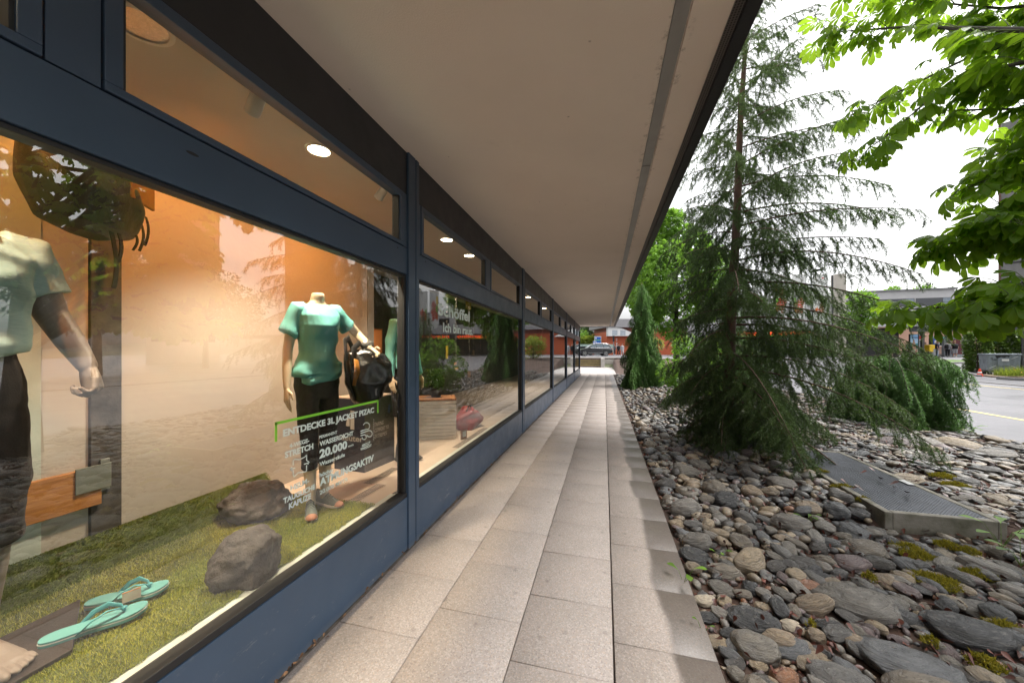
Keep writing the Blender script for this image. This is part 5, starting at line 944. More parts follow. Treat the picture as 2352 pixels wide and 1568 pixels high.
# --- the near horse chestnut: trunk right of the frame, boughs reaching in
ch = thing('chestnut_tree', 'horse chestnut whose boughs of big lit leaves hang in from the right', 'tree', (5.75, 3.5, -.06)); off = Vector((5.75, 3.5, -.06))
mb = MB(); mb.tube([(0, 0, -.1), (.02, .02, .9), (-.05, .05, 2.0), (.0, .1, 3.0), (.1, .05, 4.6), (.15, .1, 7.4)], [.25, .19, .165, .15, .11, .03], 14); mb.build('trunk', MAT_BARKG, ch, smooth=True)
mb = MB(); mt = MB(); CL = []      # leaf clusters: (position, direction)
BOUGHS = [((2352, 70, 3.0), (2083, 62, 4.0), (1905, 75, 4.2), 2.6), ((2500, -60, 3.0), (2200, -30, 3.9), (1990, -40, 4.1), 3.3), ((2420, 130, 3.0), (2200, 175, 3.8), (2020, 325, 4.0), 2.6), ((2450, 60, 3.2), (2230, 130, 3.9), (1960, 262, 4.2), 3.0), ((2500, 240, 3.0), (2350, 250, 3.6), (2130, 255, 4.0), 2.4), ((2560, 330, 3.0), (2400, 360, 3.4), (2235, 425, 3.7), 2.0), ((2600, 300, 3.0), (2420, 290, 3.5), (2290, 355, 3.7), 2.2),
          ((2560, 520, 3.0), (2380, 540, 3.3), (2170, 560, 3.5), 1.6), ((2560, 560, 2.8), (2420, 545, 3.1), (2290, 510, 3.3), 1.5), ((2600, 610, 2.8), (2400, 660, 3.0), (2240, 706, 3.1), 1.3), ((2620, 480, 2.9), (2420, 500, 3.2), (2215, 545, 3.4), 1.7), ((2600, 220, 3.0), (2420, 200, 3.3), (2270, 190, 3.6), 2.4), ((2500, 0, 3.0), (2300, 20, 3.7), (2080, 0, 4.0), 2.9), ((2560, 670, 2.8), (2330, 695, 3.2), (2060, 712, 3.6), 1.3), ((2600, 660, 2.6), (2450, 670, 2.8), (2330, 690, 2.9), 1.4), ((2560, 150, 3.0), (2400, 90, 3.4), (2250, 60, 3.7), 2.5), ((2600, -60, 3.0), (2420, -90, 3.4), (2200, -120, 3.7), 3.0), ((2600, 620, 2.9), (2430, 640, 3.1), (2310, 655, 3.2), 1.3), ((2600, 420, 2.9), (2430, 440, 3.3), (2300, 470, 3.5), 1.7)]
for a, b_, c_, z0 in BOUGHS:
    A = Vector((-.03, .06, z0 + .3)); B, C_, D_ = [at_d(*p) - off for p in (a, b_, c_)]; P = [A, A.lerp(B, .55) + Vector((0, 0, .25)), B, C_, D_]; mb.tube(P, [.05, .034, .022, .013, .005], 7)
    Q = []; 
    for i in range(len(P) - 1):
        for s_ in np.linspace(0, 1, 14)[:-1]: Q.append((P[i].lerp(P[i + 1], s_), (P[i + 1] - P[i]).normalized()))
    for p, d in Q[16:] + [(D_, (D_ - C_).normalized())] * 3:
        for _ in range(3):
            if RNG.random() < .42: continue
            sd = d.cross(Vector((0, 0, 1))).normalized(); e = (d * RNG.uniform(.0, .9) + sd * RNG.uniform(-1, 1) + Vector((0, 0, RNG.uniform(-.4, .45)))).normalized(); q = p + e * RNG.uniform(.05, .28); mt.tube([p, (p + q) / 2 + Vector((0, 0, .015)), q], [.004, .003, .002], 4); CL.append((q, e))
def project(p):
    v = p + off; d = -ST * v.x + CT * v.y; return (CX + FD * (CT * v.x + ST * v.y) / d, HY - FD * (v.z - H) / d) if d > .2 else (9e9, 0)
tries = 0       # the rest of the crown, away from the camera's side
rgc = np.random.default_rng(77)
for bgh in range(46):
    az = bgh * 2.4; zt_ = rgc.uniform(2.2, 7.0); L = rgc.uniform(1.5, 3.3) * (1 - .35 * max(0, zt_ - 4.5) / 2.5); A = Vector((0, .05, zt_)); E = A + Vector((math.cos(az) * L, math.sin(az) * L, rgc.uniform(-.3, 1.1)))
    ok = []
    for u in np.linspace(.25, 1, 16):
        p = A.lerp(E, u) + Vector((0, 0, .35 * math.sin(u * PI)))
        for _ in range(3):
            q = p + Vector(rgc.normal(0, .22, 3).tolist()); x_, y_ = project(q)
            if x_ > 2440 or y_ < -160: CL.append((q, Vector((math.cos(az) + rgc.normal(0, .5), math.sin(az) + rgc.normal(0, .5), rgc.uniform(-.3, .3))).normalized())); ok.append(p)
    if ok: mb.tube([A, A.lerp(E, .5) + Vector((0, 0, .3)), E] if project(E)[0] > 2440 or project(E)[1] < -160 else [A, ok[len(ok) // 2], ok[-1]], [.05, .028, .006], 6)
mb.build('boughs', MAT_BARKG, ch, smooth=True); mt.build('petioles', M('green brown stalk', (.10, .13, .04), .7, bs=0), ch, smooth=True)
P = np.array([p[:] for p, _ in CL]); D = np.array([d[:] for _, d in CL]); n = len(P); leaves('crown', PALM, P, unit(D + np.array([0, 0, -.15])), RNG.uniform(.115, .205, n), MAT_LEAF_N, ch, up=unit(RNG.normal(0, .28, (n, 3)) + np.array([0, 0, 1.])))
print('chestnut leaves', n, 'stones', len(STONES))

# --- leaf litter, moss, weeds
n = 6000; x = RNG.uniform(.58, 4.8, n); y = 1.4 + RNG.random(n) ** 1.5 * 8; z = _bh(x, y) + RNG.uniform(.005, .055, n); P = np.stack([x, y, z], -1); k = ~((x > GX0) & (x < GX1) & (y > GY0) & (y < GY1)); P = P[k]; n = len(P)
mlit, nn_, ll_, bb_, _o = _mat('dead leaves'); at_ = nn_.new('ShaderNodeAttribute'); at_.attribute_name = 'rnd'; ll_.new(mixc(nn_, ll_, at_.outputs['Fac'], (.038, .013, .010), (.14, .040, .024)), bb_.inputs['Base Color']); bb_.inputs['Roughness'].default_value = .45
V, F = leaflet(1, .5, .55, -.3, True); tag(leaves('leaf_litter', (V, F), P, rand_unit(n) * np.array([1, 1, .35]), RNG.uniform(.025, .07, n), mlit, None, up=unit(RNG.normal(0, .5, (n, 3)) + np.array([0, 0, 1.]))), kind='stuff')
for i, (zx, zy, w_) in enumerate(((1160, 555, .05), (1245, 548, .045), (1265, 583, .05), (1300, 612, .06), (1195, 648, .06), (1390, 652, .05), (1120, 632, .05), (1105, 605, .04), (1330, 625, .035))):
    p = at_z(*z6(zx, zy), .10); o = leaves('fallen_leaf', (V, F), np.array([[0, 0, 0.]]), np.array([[math.cos(i * 2.1), math.sin(i * 2.1), .1]]), np.array([w_ * 1.7]), mlit, None); o.location = (p.x, p.y, .118); tag(o, 'curled reddish brown dead leaf lying on the metal grating', 'fallen leaf', 'fallen leaves on the grating')
MAT_MOSS = leafmat('moss', (.20, .19, .018), (.34, .32, .03), .3, .5, .7); MP = []
for zx, zy, rx_, ry_ in ((1565, 582, .16, .08), (1630, 632, .17, .07), (1400, 862, .16, .07), (1460, 905, .16, .08), (1530, 1025, .20, .10), (1585, 850, .10, .06), (1690, 880, .10, .05), (1740, 985, .14, .06), (1180, 700, .10, .03), (1080, 640, .16, .03), (960, 565, .16, .03), (1510, 1320, .05, .03), (930, 1238, .03, .02), (520, 655, .06, .03), (1210, 1020, .06, .03), (1780, 1420, .1, .05), (1860, 1250, .12, .05)):
    c = at_z(*z6(zx, zy), .03); rx_, ry_ = rx_ * .75, ry_ * .7; k = int(4500 * (rx_ * ry_) / .02); a = RNG.uniform(0, 2 * PI, k); r_ = RNG.random(k) ** .6; px = c.x + np.cos(a) * r_ * rx_; py = c.y + np.sin(a) * r_ * ry_ * 1.6; MP.append(np.stack([px, py, _bh(px, py) + .045 + .035 * (1 - r_) + RNG.normal(0, .006, k)], -1))
P = np.concatenate(MP); n = len(P); dv = unit(RNG.normal(0, .6, (n, 3)) + np.array([0, 0, .9])); sd = unit(np.cross(dv, rand_unit(n))); tag(mesh_np('moss', np.stack([P - sd * .004, P + sd * .004, P + dv * RNG.uniform(.012, .028, (n, 1))], 1).reshape(-1, 3), np.arange(3 * n).reshape(-1, 3), MAT_MOSS, attr={'rnd': np.repeat(RNG.random(n), 3)}), kind='stuff')
def weed(px, py, h, n, lab, z=0.0, m=None):
    p = at_z(px, py, z); t = thing('weed', lab, 'weed', (p.x, p.y, z - .03), group='small weeds between the stones'); P = []; D = []; mb = MB()
    for i in range(n):
        a = i * 2.4; e = np.array([math.cos(a) * .5, math.sin(a) * .5, 1.]); tip = e * h * RNG.uniform(.5, 1); mb.tube([(0, 0, 0), tuple(tip * .6), tuple(tip)], [.003, .002, .0015], 4); P.append(tip); D.append([math.cos(a), math.sin(a), .4])
    mb.build('stem', M('weed stem', (.10, .16, .03), .7, bs=0), t); V, F = leaflet(1, .55, .2, .3, True); leaves('weed_leaves', (V, F), np.array(P), np.array(D), RNG.uniform(.6, 1, n) * h * .75, m or MAT_LEAF_F, t)
weed(1571, 1332, .12, 3, 'two leaved green seedling at the paving edge beside the dark stone'); weed(1650, 1275, .09, 3, 'small green seedling among the stones below the cedar'); weed(1615, 1445, .06, 2, 'tiny green sprig at the paving edge by the egg shaped stone'); weed(1855, 1200, .12, 4, 'pale flowering weed left of the concrete vent rim'); weed(2300, 1250, .22, 6, 'leafy green weed at the right edge below the concrete vent corner'); weed(2345, 1290, .18, 5, 'green weed at the far right edge of the stones'); weed(2225, 1000, .22, 9, 'green weeds tufted at the road edge behind the flat stones'); weed(2160, 992, .2, 8, 'green weeds at the road edge below the weeping mound')

# --- leaf scraps and grit caught along the foot of the shop front
n = 900; y = .6 + RNG.random(n) ** 1.3 * 12; cl = np.sin(y * 1.9) + np.sin(y * 5.3 + 1); k = (cl > .2) | (RNG.random(n) < .25); y = y[k]; n = len(y); x = -1.474 + np.abs(RNG.normal(0, .012, n)); P = np.stack([x, y, RNG.uniform(.001, .012, n)], -1)
ms_, nn_, ll_, bb_, _o = _mat('leaf scraps'); at_ = nn_.new('ShaderNodeAttribute'); at_.attribute_name = 'rnd'; ll_.new(mixc(nn_, ll_, at_.outputs['Fac'], (.09, .045, .022), (.30, .16, .08)), bb_.inputs['Base Color']); bb_.inputs['Roughness'].default_value = .8
tag(leaves('leaf_scraps', leaflet(1, .5, .5, -.3, True), P, rand_unit(n) * np.array([.5, 1, .3]), RNG.uniform(.008, .034, n), ms_, None, up=unit(RNG.normal(0, .5, (n, 3)) + np.array([0, 0, 1.]))), kind='stuff')
# ================================================================ ACROSS THE ROAD
def gz(p): return float(ground_h(np.array(p.x), np.array(p.y)))
def spot(u, d, z=None):
    """ground point seen at photo column u (2560 px wide) at depth d"""
    p = _w((u - 1280) / 900 * d, d, 0); p.z = gz(p) if z is None else z; return p
def zat(v, d): return H + (876 - v) / 900 * d
def lat(u, d): return (u - 1280) / 900 * d
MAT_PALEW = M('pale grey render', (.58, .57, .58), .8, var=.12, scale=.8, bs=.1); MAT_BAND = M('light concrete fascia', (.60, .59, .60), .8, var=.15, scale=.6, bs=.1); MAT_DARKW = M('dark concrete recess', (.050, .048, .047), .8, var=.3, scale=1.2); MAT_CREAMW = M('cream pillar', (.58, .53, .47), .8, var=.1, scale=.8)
MAT_DGLASS = M('dark shop glass', (.018, .02, .022), .12, var=.4, scale=.6, bs=0); MAT_LOUV = M('grey louvre', (.10, .105, .115), .5, var=.2, stretch=(1, 1, 30), scale=3); MAT_STEEL = M('galvanised steel', (.26, .28, .29), .5, metal=.5, var=.25, scale=5, bs=.15); MAT_DSTEEL = M('dark steel post', (.07, .07, .072), .5, metal=.3, var=.2); MAT_WHITE = M('white', (.74, .74, .73), .5, var=.05, bs=0)
MAT_RED = M('red', (.60, .05, .02), .5, bs=0); MAT_ORG = M('orange sign', (.72, .16, .02), .5, bs=0); MAT_GRN = M('green sign', (.18, .50, .03), .5, bs=0); MAT_YLW = M('post yellow', (.78, .52, .01), .45, var=.06, bs=0); MAT_BLUES = M('sign blue', (.015, .10, .42), .4, var=.05, bs=0)
# --- grey store building with the deep canopy, origin at the cream pillar's left foot
sb0 = _w(lat(2084, 40), 40, .75); sb = thing('store_building', 'long grey two storey store building with louvred strip windows and a dark recess beneath', 'building', sb0, YAW - R(17))
mb = MB(); mb.box(.95, 10.2, 0, 12, 4.25, 7.1); mb.box(-13, 0, .2, 12, 2.55, 6.1); mb.box(-13, 6.4, 8, 12.2, 0, 4.2); mb.build('upper_wall', MAT_PALEW, sb)
mb = MB(); mb.box(.96, 30, -.9, .0, 3.30, 4.24); mb.box(.96, 10.2, -.05, -.003, 4.30, 4.36); mb.build('fascia_band', MAT_BAND, sb); mb = MB(); mb.box(0, .95, -.4, .6, 0, 9.2); mb.build('pillar', MAT_CREAMW, sb); mb = MB(); mb.box(.9, 10.4, -.15, 12.1, 7.1, 7.25); mb.box(-13.1, .0, .1, 12.1, 6.1, 6.22); mb.build('roof_edge', M('grey roof edge', (.22, .22, .23), .6), sb)
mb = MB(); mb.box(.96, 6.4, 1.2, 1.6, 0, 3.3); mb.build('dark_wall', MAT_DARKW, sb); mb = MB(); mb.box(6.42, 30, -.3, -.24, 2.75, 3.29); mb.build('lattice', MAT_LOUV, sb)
for x in (1.1, 4.1, 7.1): m_ = MB(); m_.box(x, x + 2.9, -.02, -.002, 5.45, 6.28); w_ = m_.build('strip_window', MAT_LOUV, sb); m_ = MB(); m_.box(x + 2.2, x + 2.85, -.03, -.021, 5.5, 6.24); m_.build('pane', M('sky grey glass', (.28, .33, .38), .1, bs=0), w_)
for k, x in enumerate(np.arange(-12.4, -1, 3.0)): m_ = MB(); m_.box(x, x + 2.9, .10, .199, .25, 2.5); m_.build('shop_window', MAT_DGLASS, sb); m_ = MB(); m_.box(x + .4, x + 2.4, .16, .199, 4.5, 5.4); m_.build('upper_window', MAT_DGLASS, sb)
m_ = MB(); m_.box(-12.6, -1.2, -.35, .195, 2.55, 3.15); sg = m_.build('shop_sign', M('dark sign board', (.035, .03, .03), .5), sb); m_ = MB(); put_text(m_, 'migrolino', (-12.0, -.362, 2.62), (1, 0, 0), (0, 0, 1), width=4.6, height=.42, bold=.03); put_text(m_, 'migrolino', (-6.2, -.362, 2.62), (1, 0, 0), (0, 0, 1), width=4.2, height=.42, bold=.03); m_.build('sign_letters', emit('lit red letters', (1, .10, .02), .7), sg)
m_ = MB(); m_.box(-12, -7.6, -.365, -.352, 2.45, 2.545); m_.build('yellow_bar', MAT_YLW, sg); m_ = MB(); m_.box(-6.2, -2.2, -.365, -.352, 2.45, 2.545); m_.build('green_bar', MAT_GRN, sg)
m_ = MB(); m_.box(-11, -7, 4, 7, 6.22, 7.5); m_.build('roof_unit', MAT_LOUV, sb, bevel=.05)
# --- three white flags
for i, (u, lab) in enumerate(((1953, 'white vertical flag with red lettering, leftmost of the three before the grey store'), (1998, 'white vertical flag with red lettering, middle one of the three before the grey store'), (2051, 'white vertical flag with red lettering beside the street lamp, nearest the cream pillar'))):
    d = 29.5; p = spot(u + 17, d); t = thing('flag', lab, 'flag', p, YAW, 'white shop flags'); zt_, zb_ = zat(686, d) - p.z, zat(812, d) - p.z; m_ = MB(); m_.tube([(0, 0, 0), (0, 0, zt_ + .15)], [.05, .035], 8); m_.tube([(0, 0, zt_), (-1.15, 0, zt_)], .018, 6); m_.build('flag_pole', M('white pole', (.6, .6, .6), .4, metal=.3, bs=0), t)
    m_ = MB(); W = 1.10; out = [(0, zt_), (-W, zt_ - .02), (-W, zb_ + .7)] + [(-W + W * .9 * (1 - math.cos(a)), zb_ + .7 - .7 * math.sin(a)) for a in np.linspace(.2, PI / 2, 6)] + [(0, zb_)]; m_.prism(out, lambda x, z, q: (x - .06, q + .05 * math.sin(z * 2.1 + i), z), -.006, .006); fl = m_.build('cloth', MAT_WHITE, t)
    for s_ in (-1, 1):
        m_ = MB(); put_text(m_, 'migrolino', (-.30 if s_ < 0 else -.80, .0, zt_ - 3.15), (0, 0, 1), (s_, 0, 0), width=2.9, height=.36, bold=.03); m_.v = [(x, s_ * .014 + .05 * math.sin(z * 2.1 + i), z) for x, y, z in m_.v]; m_.build('letters', MAT_RED, fl)
        for (z0, z1, mt_, nm) in ((zt_ - 1.5, zt_ - .3, MAT_YLW, 'yellow_patch'), (zt_ - 2.3, zt_ - 1.6, MAT_GRN, 'green_patch'), (zt_ - 3.1, zt_ - 2.4, MAT_ORG, 'orange_patch')):
            m_ = MB(); m_.prism([(-1.02, z0), (-.86, z0), (-.82, (z0 + z1) / 2), (-.86, z1), (-1.02, z1)], lambda x, z, q: (x, q + s_ * .010 + .05 * math.sin(z * 2.1 + i), z), -.001, .001); m_.build(nm, mt_, fl)
p = spot(2028, 28); t = thing('street_lamp', 'slim street lamp with a small head rising between the white flags', 'street lamp', p, YAW); hh = zat(680, 28) - p.z; m_ = MB(); m_.tube([(0, 0, 0), (0, 0, hh)], [.075, .045], 10); m_.build('lamp_post', MAT_STEEL, t, smooth=40); m_ = MB(); m_.tube([(-.05, 0, hh), (.15, -.1, hh + .08), (.55, -.3, hh + .12)], [(.05, .07), (.06, .14), (.03, .1)], 10); m_.build('lamp_head', MAT_DSTEEL, t, smooth=True)
p = spot(2081, 38.5); t = thing('drain_pole', 'thin dark metal pole standing against the cream pillar', 'pole', p, YAW); m_ = MB(); m_.tube([(0, 0, 0), (0, 0, zat(688, 38.5) - p.z)], .08, 8); m_.build('pole_shaft', MAT_DSTEEL, t); m_ = MB(); m_.box(-.14, .14, -.14, .14, 0, .04); m_.build('pole_foot', MAT_DSTEEL, t)

# --- people
SKIN = M('skin', (.50, .29, .21), .55, var=.08, bs=0); HAIRB = M('blond hair', (.36, .22, .10), .7, var=.3, scale=40); HAIRD = M('dark hair', (.03, .022, .018), .7, var=.3, scale=40)
def cloth(n, c): return M(n, c, .8, var=.25, scale=12, bs=.15, bscale=60)
def person(lab, loc, rz, top, bottom, hair, shorts=False, arms='down', pack=None, s=1.0, stride=.0, shoe_m=None, cap=None, group=None):
    t = thing('person', lab, 'person', loc, rz, group); t.scale = (s, s, s); m_ = MB(); torso(m_, TORSO_M); hp = {1: [(0, .095, .90), (.02 + stride, .10, .50), (-.02 + stride * .9, .10, .08)], -1: [(0, -.095, .90), (.02 - stride * .6, -.10, .50), (-.02 - stride * 1.3, -.10, .08)]}
    for k in (1, -1): m_.capsule(hp[k], [.088, .062, .042], 12)
    A = {}
    for k in (1, -1): A[k] = [Vector((-.01, k * .195, 1.44)), Vector((-.02, k * .25, 1.16)), Vector((.22, k * .14, 1.12))] if (arms == 'phone' or (arms == 'phone_left' and k == 1)) else ([Vector((-.01, k * .195, 1.44)), Vector((-.06, k * .27, 1.17)), Vector((.08, k * .20, .98))] if arms == 'pocket' else [Vector((-.01, k * .195, 1.44)), Vector((-.02, k * .24, 1.15)), Vector((.06, k * .25, .90))])
    for k in (1, -1): m_.capsule(A[k], [.052, .042, .030], 12); hand(m_, A[k][-1], (A[k][-1] - A[k][-2]).normalized(), (0, -k, 0), (1, 0, .3), .6)
    hc = Vector((.025, 0, 1.715)); m_.ball(hc, (.098, .077, .118), 16); m_.ball(hc + Vector((.035, 0, -.055)), (.062, .055, .06), 12); m_.capsule([hc + Vector((.092, 0, .005)), hc + Vector((.112, 0, -.025))], [.010, .014], 8)
    for k in (1, -1): m_.ball(hc + Vector((-.005, k * .078, -.01)), (.02, .012, .03), 8)
    remesh(m_.build('body', SKIN, t), .0105, 2)
    m_ = MB()
    for k in (1, -1): m_.ball(hc + Vector((.088, k * .032, .018)), (.010, .013, .008), 8)
    m_.build('eyes', HAIRD, t)
    m_ = MB(); torso(m_, TORSO_M, .022, .93, 1.54, .01)
    for k in (1, -1): e = A[k][1] if (arms != 'long') else A[k][2]; m_.tube([A[k][0] + Vector((0, -k * .05, 0)), A[k][0], (A[k][0] + A[k][1]) / 2] + ([A[k][0].lerp(A[k][1], .72)] if top[1] == 't' else [A[k][1], A[k][1].lerp(A[k][2], .92)]), [.066, .068, .062] + ([.062] if top[1] == 't' else [.055, .044]), 12)
    sh = remesh(m_.build('top', top[0], t), .014, 2); displace(sh, folds(.006, [(6, 26, 14, .9), (4, -20, 22, .6)], 3))
    m_ = MB(); m_.loft([ring((0, 0, 1.04), .125, .172), ring((0, 0, .93), .132, .184), ring((0, 0, .84), .11, .14)])
    for k in (1, -1): P = [Vector(p) for p in hp[k]]; m_.tube([P[0], P[0].lerp(P[1], .6), P[1].lerp(P[2], .12)] if shorts else [P[0], P[0].lerp(P[1], .5), P[1], P[2] + Vector((0, 0, .0))], [.108, .105, .105] if shorts else [.104, .09, .078, .068], 12)
    remesh(m_.build('shorts' if shorts else 'trousers', bottom, t), .014, 2)
    m_ = MB(); m_.loft([[hc + Vector((-.012 + rx_ * math.cos(a), ry_ * math.sin(a), z)) for a in np.linspace(0, 2 * PI, 15)[:-1]] for rx_, ry_, z in ((.085, .076, -.06), (.104, .086, 0), (.108, .088, .05), (.092, .076, .095), (.05, .045, .128))]); 
    m_.v = [(x - (.035 if (z - hc.z) < .045 and x > .05 else 0), y, z) for x, y, z in m_.v]; remesh(m_.build('hair' if not cap else 'cap', cap or hair, t), .010, 2)
    for k in (1, -1): f = hp[k][2]; m_ = MB(); m_.loft([ring((f[0] - .05, f[1], .05), .02, .034), ring((f[0], f[1], .045), .02, .042)][:0] or [[Vector((f[0] + x, f[1] + w * math.cos(a), h / 2 + h / 2 * math.sin(a))) for a in np.linspace(0, 2 * PI, 13)[:-1]] for x, w, h in ((-.09, .025, .07), (-.05, .04, .11), (.03, .044, .10), (.11, .05, .07), (.17, .035, .05), (.19, .015, .03))]); m_.build('shoe', shoe_m or MAT_WHITE, t, smooth=True)
    if pack:
        q = thing('backpack', pack, 'backpack', Vector(loc) + Matrix.Rotation(rz, 3, 'Z') @ Vector((-.235 * s, 0, 1.22 * s)), rz, 'school backpacks'); m_ = MB(); m_.loft([ring((.02, 0, -.24), .06, .12), ring((0, 0, -.2), .10, .16), ring((-.01, 0, 0), .12, .175), ring((0, 0, .18), .09, .15), ring((.03, 0, .24), .04, .08)]); remesh(m_.build('pack_body', cloth('black nylon', (.016, .016, .018)), q), .015, 2)
        for k in (1, -1): m_ = MB(); m_.tube([(.06, k * .10, .2), (.22, k * .11, .28), (.36, k * .12, .16), (.34, k * .14, -.05), (.1, k * .15, -.18)], [(.008, .03)] * 5, 6); m_.build('shoulder_strap', MAT_BLACKC, q, smooth=True)
    return t
def face(px_u, d, ang=0): return YAW + R(-90) + ang      # looks towards the camera side when ang = 0
D0 = 41.0
def sp(zx, d=D0): return spot(2260 + zx / 14.7, d, .79)
person('young man in navy t shirt and light jeans looking at his phone', sp(1230), face(0, 0, .7), (cloth('navy cotton', (.022, .028, .055)), 't'), cloth('light denim', (.36, .45, .55)), HAIRB, arms='phone_left', shoe_m=MAT_BLACKC)
person('person in pale grey hoodie, black trousers and dark cap by the red panel', sp(1600), face(0, 0, 2.0), (cloth('grey hoodie', (.42, .42, .46)), 'l'), cloth('black trousers', (.012, .012, .014)), HAIRD, arms='down', cap=cloth('dark cap', (.05, .05, .05)), pack='black backpack on the back of the person in the pale grey hoodie')
person('blond person in a grey top half hidden between two others at the red panel', sp(1745, 41.6), face(0, 0, 2.7), (cloth('dark grey top', (.09, .09, .10)), 'l'), cloth('grey jeans', (.28, .30, .34)), HAIRB)
person('blond boy in a black top and grey shorts with white socks at the red panel', sp(1870), face(0, 0, 2.6), (cloth('black top', (.013, .013, .017)), 't'), cloth('light grey shorts', (.42, .43, .45)), HAIRB, shorts=True, pack='black backpack on the back of the boy in grey shorts')
person('person in black clothes and a dark cap sitting back by the yellow post box', sp(790, 44), face(0, 0, -.5), (cloth('black shirt', (.012, .012, .012)), 't'), cloth('black jeans', (.014, .014, .015)), HAIRD, arms='pocket', s=.95, cap=cloth('black cap', (.01, .01, .01)))
person('person in a black jacket and red trousers half hidden by the advertising pillar', sp(155, 42.5), face(0, 0, 1.5), (cloth('black jacket', (.01, .01, .012)), 'l'), cloth('red trousers', (.30, .012, .018)), HAIRD)
# --- bus stop furniture
def bx(name, lab, cat, u, d, parts, group=None, z=.79):
    t = thing(name, lab, cat, spot(u, d, z), YAW, None)
    for nm, b_, m_, bev in parts: q = MB(); q.box(*b_); q.build(nm, m_, t, bevel=bev)
    return t
def posterm():
    m, n, l, b, out = _mat('beach advertisement'); tc = n.new('ShaderNodeTexCoord'); sx = n.new('ShaderNodeSeparateXYZ'); l.new(tc.outputs['Object'], sx.inputs[0]); rp = n.new('ShaderNodeValToRGB'); l.new(mathn(n, l, 'ADD', mathn(n, l, 'MULTIPLY', sx.outputs[2], .35), mathn(n, l, 'MULTIPLY', noise_fac(n, l, tc.outputs['Object'], 3, 4, .6, 0, 1), .06)), rp.inputs[0]); e = rp.color_ramp.elements
    rp.color_ramp.interpolation = 'EASE'; e[0].position = .36; e[0].color = (.52, .47, .38, 1); e[1].position = .95; e[1].color = (.22, .46, .78, 1)
    for p, c in ((.40, (.02, .17, .20)), (.55, (.03, .22, .28)), (.60, (.42, .62, .80))): k = e.new(p); k.color = rgba(c)
    l.new(rp.outputs[0], b.inputs['Base Color']); b.inputs['Roughness'].default_value = .25; return m
t = bx('advert_pillar', 'freestanding advertising pillar with a blue beach poster beside the dark recess', 'advertising pillar', 2285.5, 41, [('frame', (-.56, .56, -.08, .08, 0, 2.62), MAT_DSTEEL, .02), ('poster', (-.52, .50, -.088, -.0805, .40, 2.56), posterm(), 0)])
m_ = MB(); m_.prism([(-.40, 2.20), (-.25, 2.18), (-.10, 2.30), (-.22, 2.24), (-.30, 2.12)], lambda x, z, q: (x, -.0895 + q, z), -.001, .001); m_.box(-.16, .34, -.0905, -.0885, 2.17, 2.27); m_.build('poster_mark', M('dark blue mark', (.02, .05, .18), .4, bs=0), t)
m_ = MB(); m_.prism([(-.36, .9), (-.12, .86), (.12, 1.0), (.05, 1.35), (.02, 1.62), (-.06, 1.70), (-.05, 1.95), (-.16, 2.02), (-.24, 1.92), (-.22, 1.70), (-.36, 1.55), (-.38, 1.2)], lambda x, z, q: (x, -.0895 + q, z), -.001, .001); m_.prism([(.0, .55), (.25, .62), (.20, .95), (.12, .95)], lambda x, z, q: (x, -.0895 + q, z), -.001, .001); m_.build('poster_figure', M('tan figure', (.42, .22, .14), .4, bs=0), t); m_ = MB(); m_.box(-.20, .22, -.0925, -.091, 1.22, 1.36); m_.build('poster_band', MAT_BLACK, t)
bx('sign_post', 'grey post with a small red and white plate in front of the advertising pillar', 'post', 2297.5, 38.6, [('post_shaft', (-.06, .06, -.06, .06, 0, 2.45), MAT_STEEL, .01), ('red_plate', (-.05, .13, -.07, -.061, 1.95, 2.3), MAT_RED, 0), ('white_plate', (-.05, .10, -.07, -.061, 1.84, 1.94), MAT_WHITE, 0)])
bx('metal_pillar', 'broad dark metal pillar right of the advertising pillar', 'pillar', 2303.5, 41.3, [('pillar_body', (-.15, .17, -.2, .2, 0, 3.4), MAT_DSTEEL, .02), ('pillar_cap', (-.17, .19, -.22, .22, 3.4, 3.46), MAT_STEEL, 0)])
t = bx('post_box', 'bright yellow post box on a dark stand at the bus stop', 'post box', 2323, 40.5, [('box_body', (-.27, .20, -.25, .25, .60, 1.40), MAT_YLW, .03), ('side_box', (.22, .42, -.2, .2, .95, 1.38), MAT_YLW, .02), ('stand', (-.22, .12, -.2, .2, 0, .595), MAT_DSTEEL, .01), ('slot', (-.25, -.06, -.256, -.2505, 1.2, 1.24), MAT_BLACK, 0)])
bx('ticket_screen', 'dark machine with a blue screen panel behind the yellow post box', 'machine', 2335.5, 41.2, [('machine_body', (-.30, .30, -.1, .3, 0, 2.2), MAT_DSTEEL, .02), ('blue_panel', (-.22, .24, -.112, -.101, 1.42, 2.05), MAT_BLUES, 0), ('pale_panel', (-.10, .14, -.118, -.1125, 1.55, 1.9), MAT_WHITE, 0)])
bx('waste_bin', 'pale grey steel bin cabinet left of the young man with the phone', 'bin', 2330.5, 40.6, [('bin_body', (-.21, .19, -.2, .2, 0, .92), MAT_STEEL, .02), ('red_mark', (-.16, -.10, -.207, -.2005, .74, .78), MAT_RED, 0), ('bin_lid', (-.22, .20, -.21, .21, .925, .95), MAT_DSTEEL, .005)])
t = bx('railing', 'grey steel railing with a mesh infill behind the young man with the phone', 'railing', 2355, 42.2, [('top_rail', (-.7, .9, -.03, .03, 1.0, 1.06), MAT_STEEL, 0), ('wall_base', (-.7, .9, -.2, .2, 0, .35), MAT_CONC, 0)]); m_ = MB()
for x in np.arange(-.66, .9, .12): m_.box(x - .012, x + .012, -.012, .012, .352, .998)
m_.build('bars', MAT_STEEL, t)
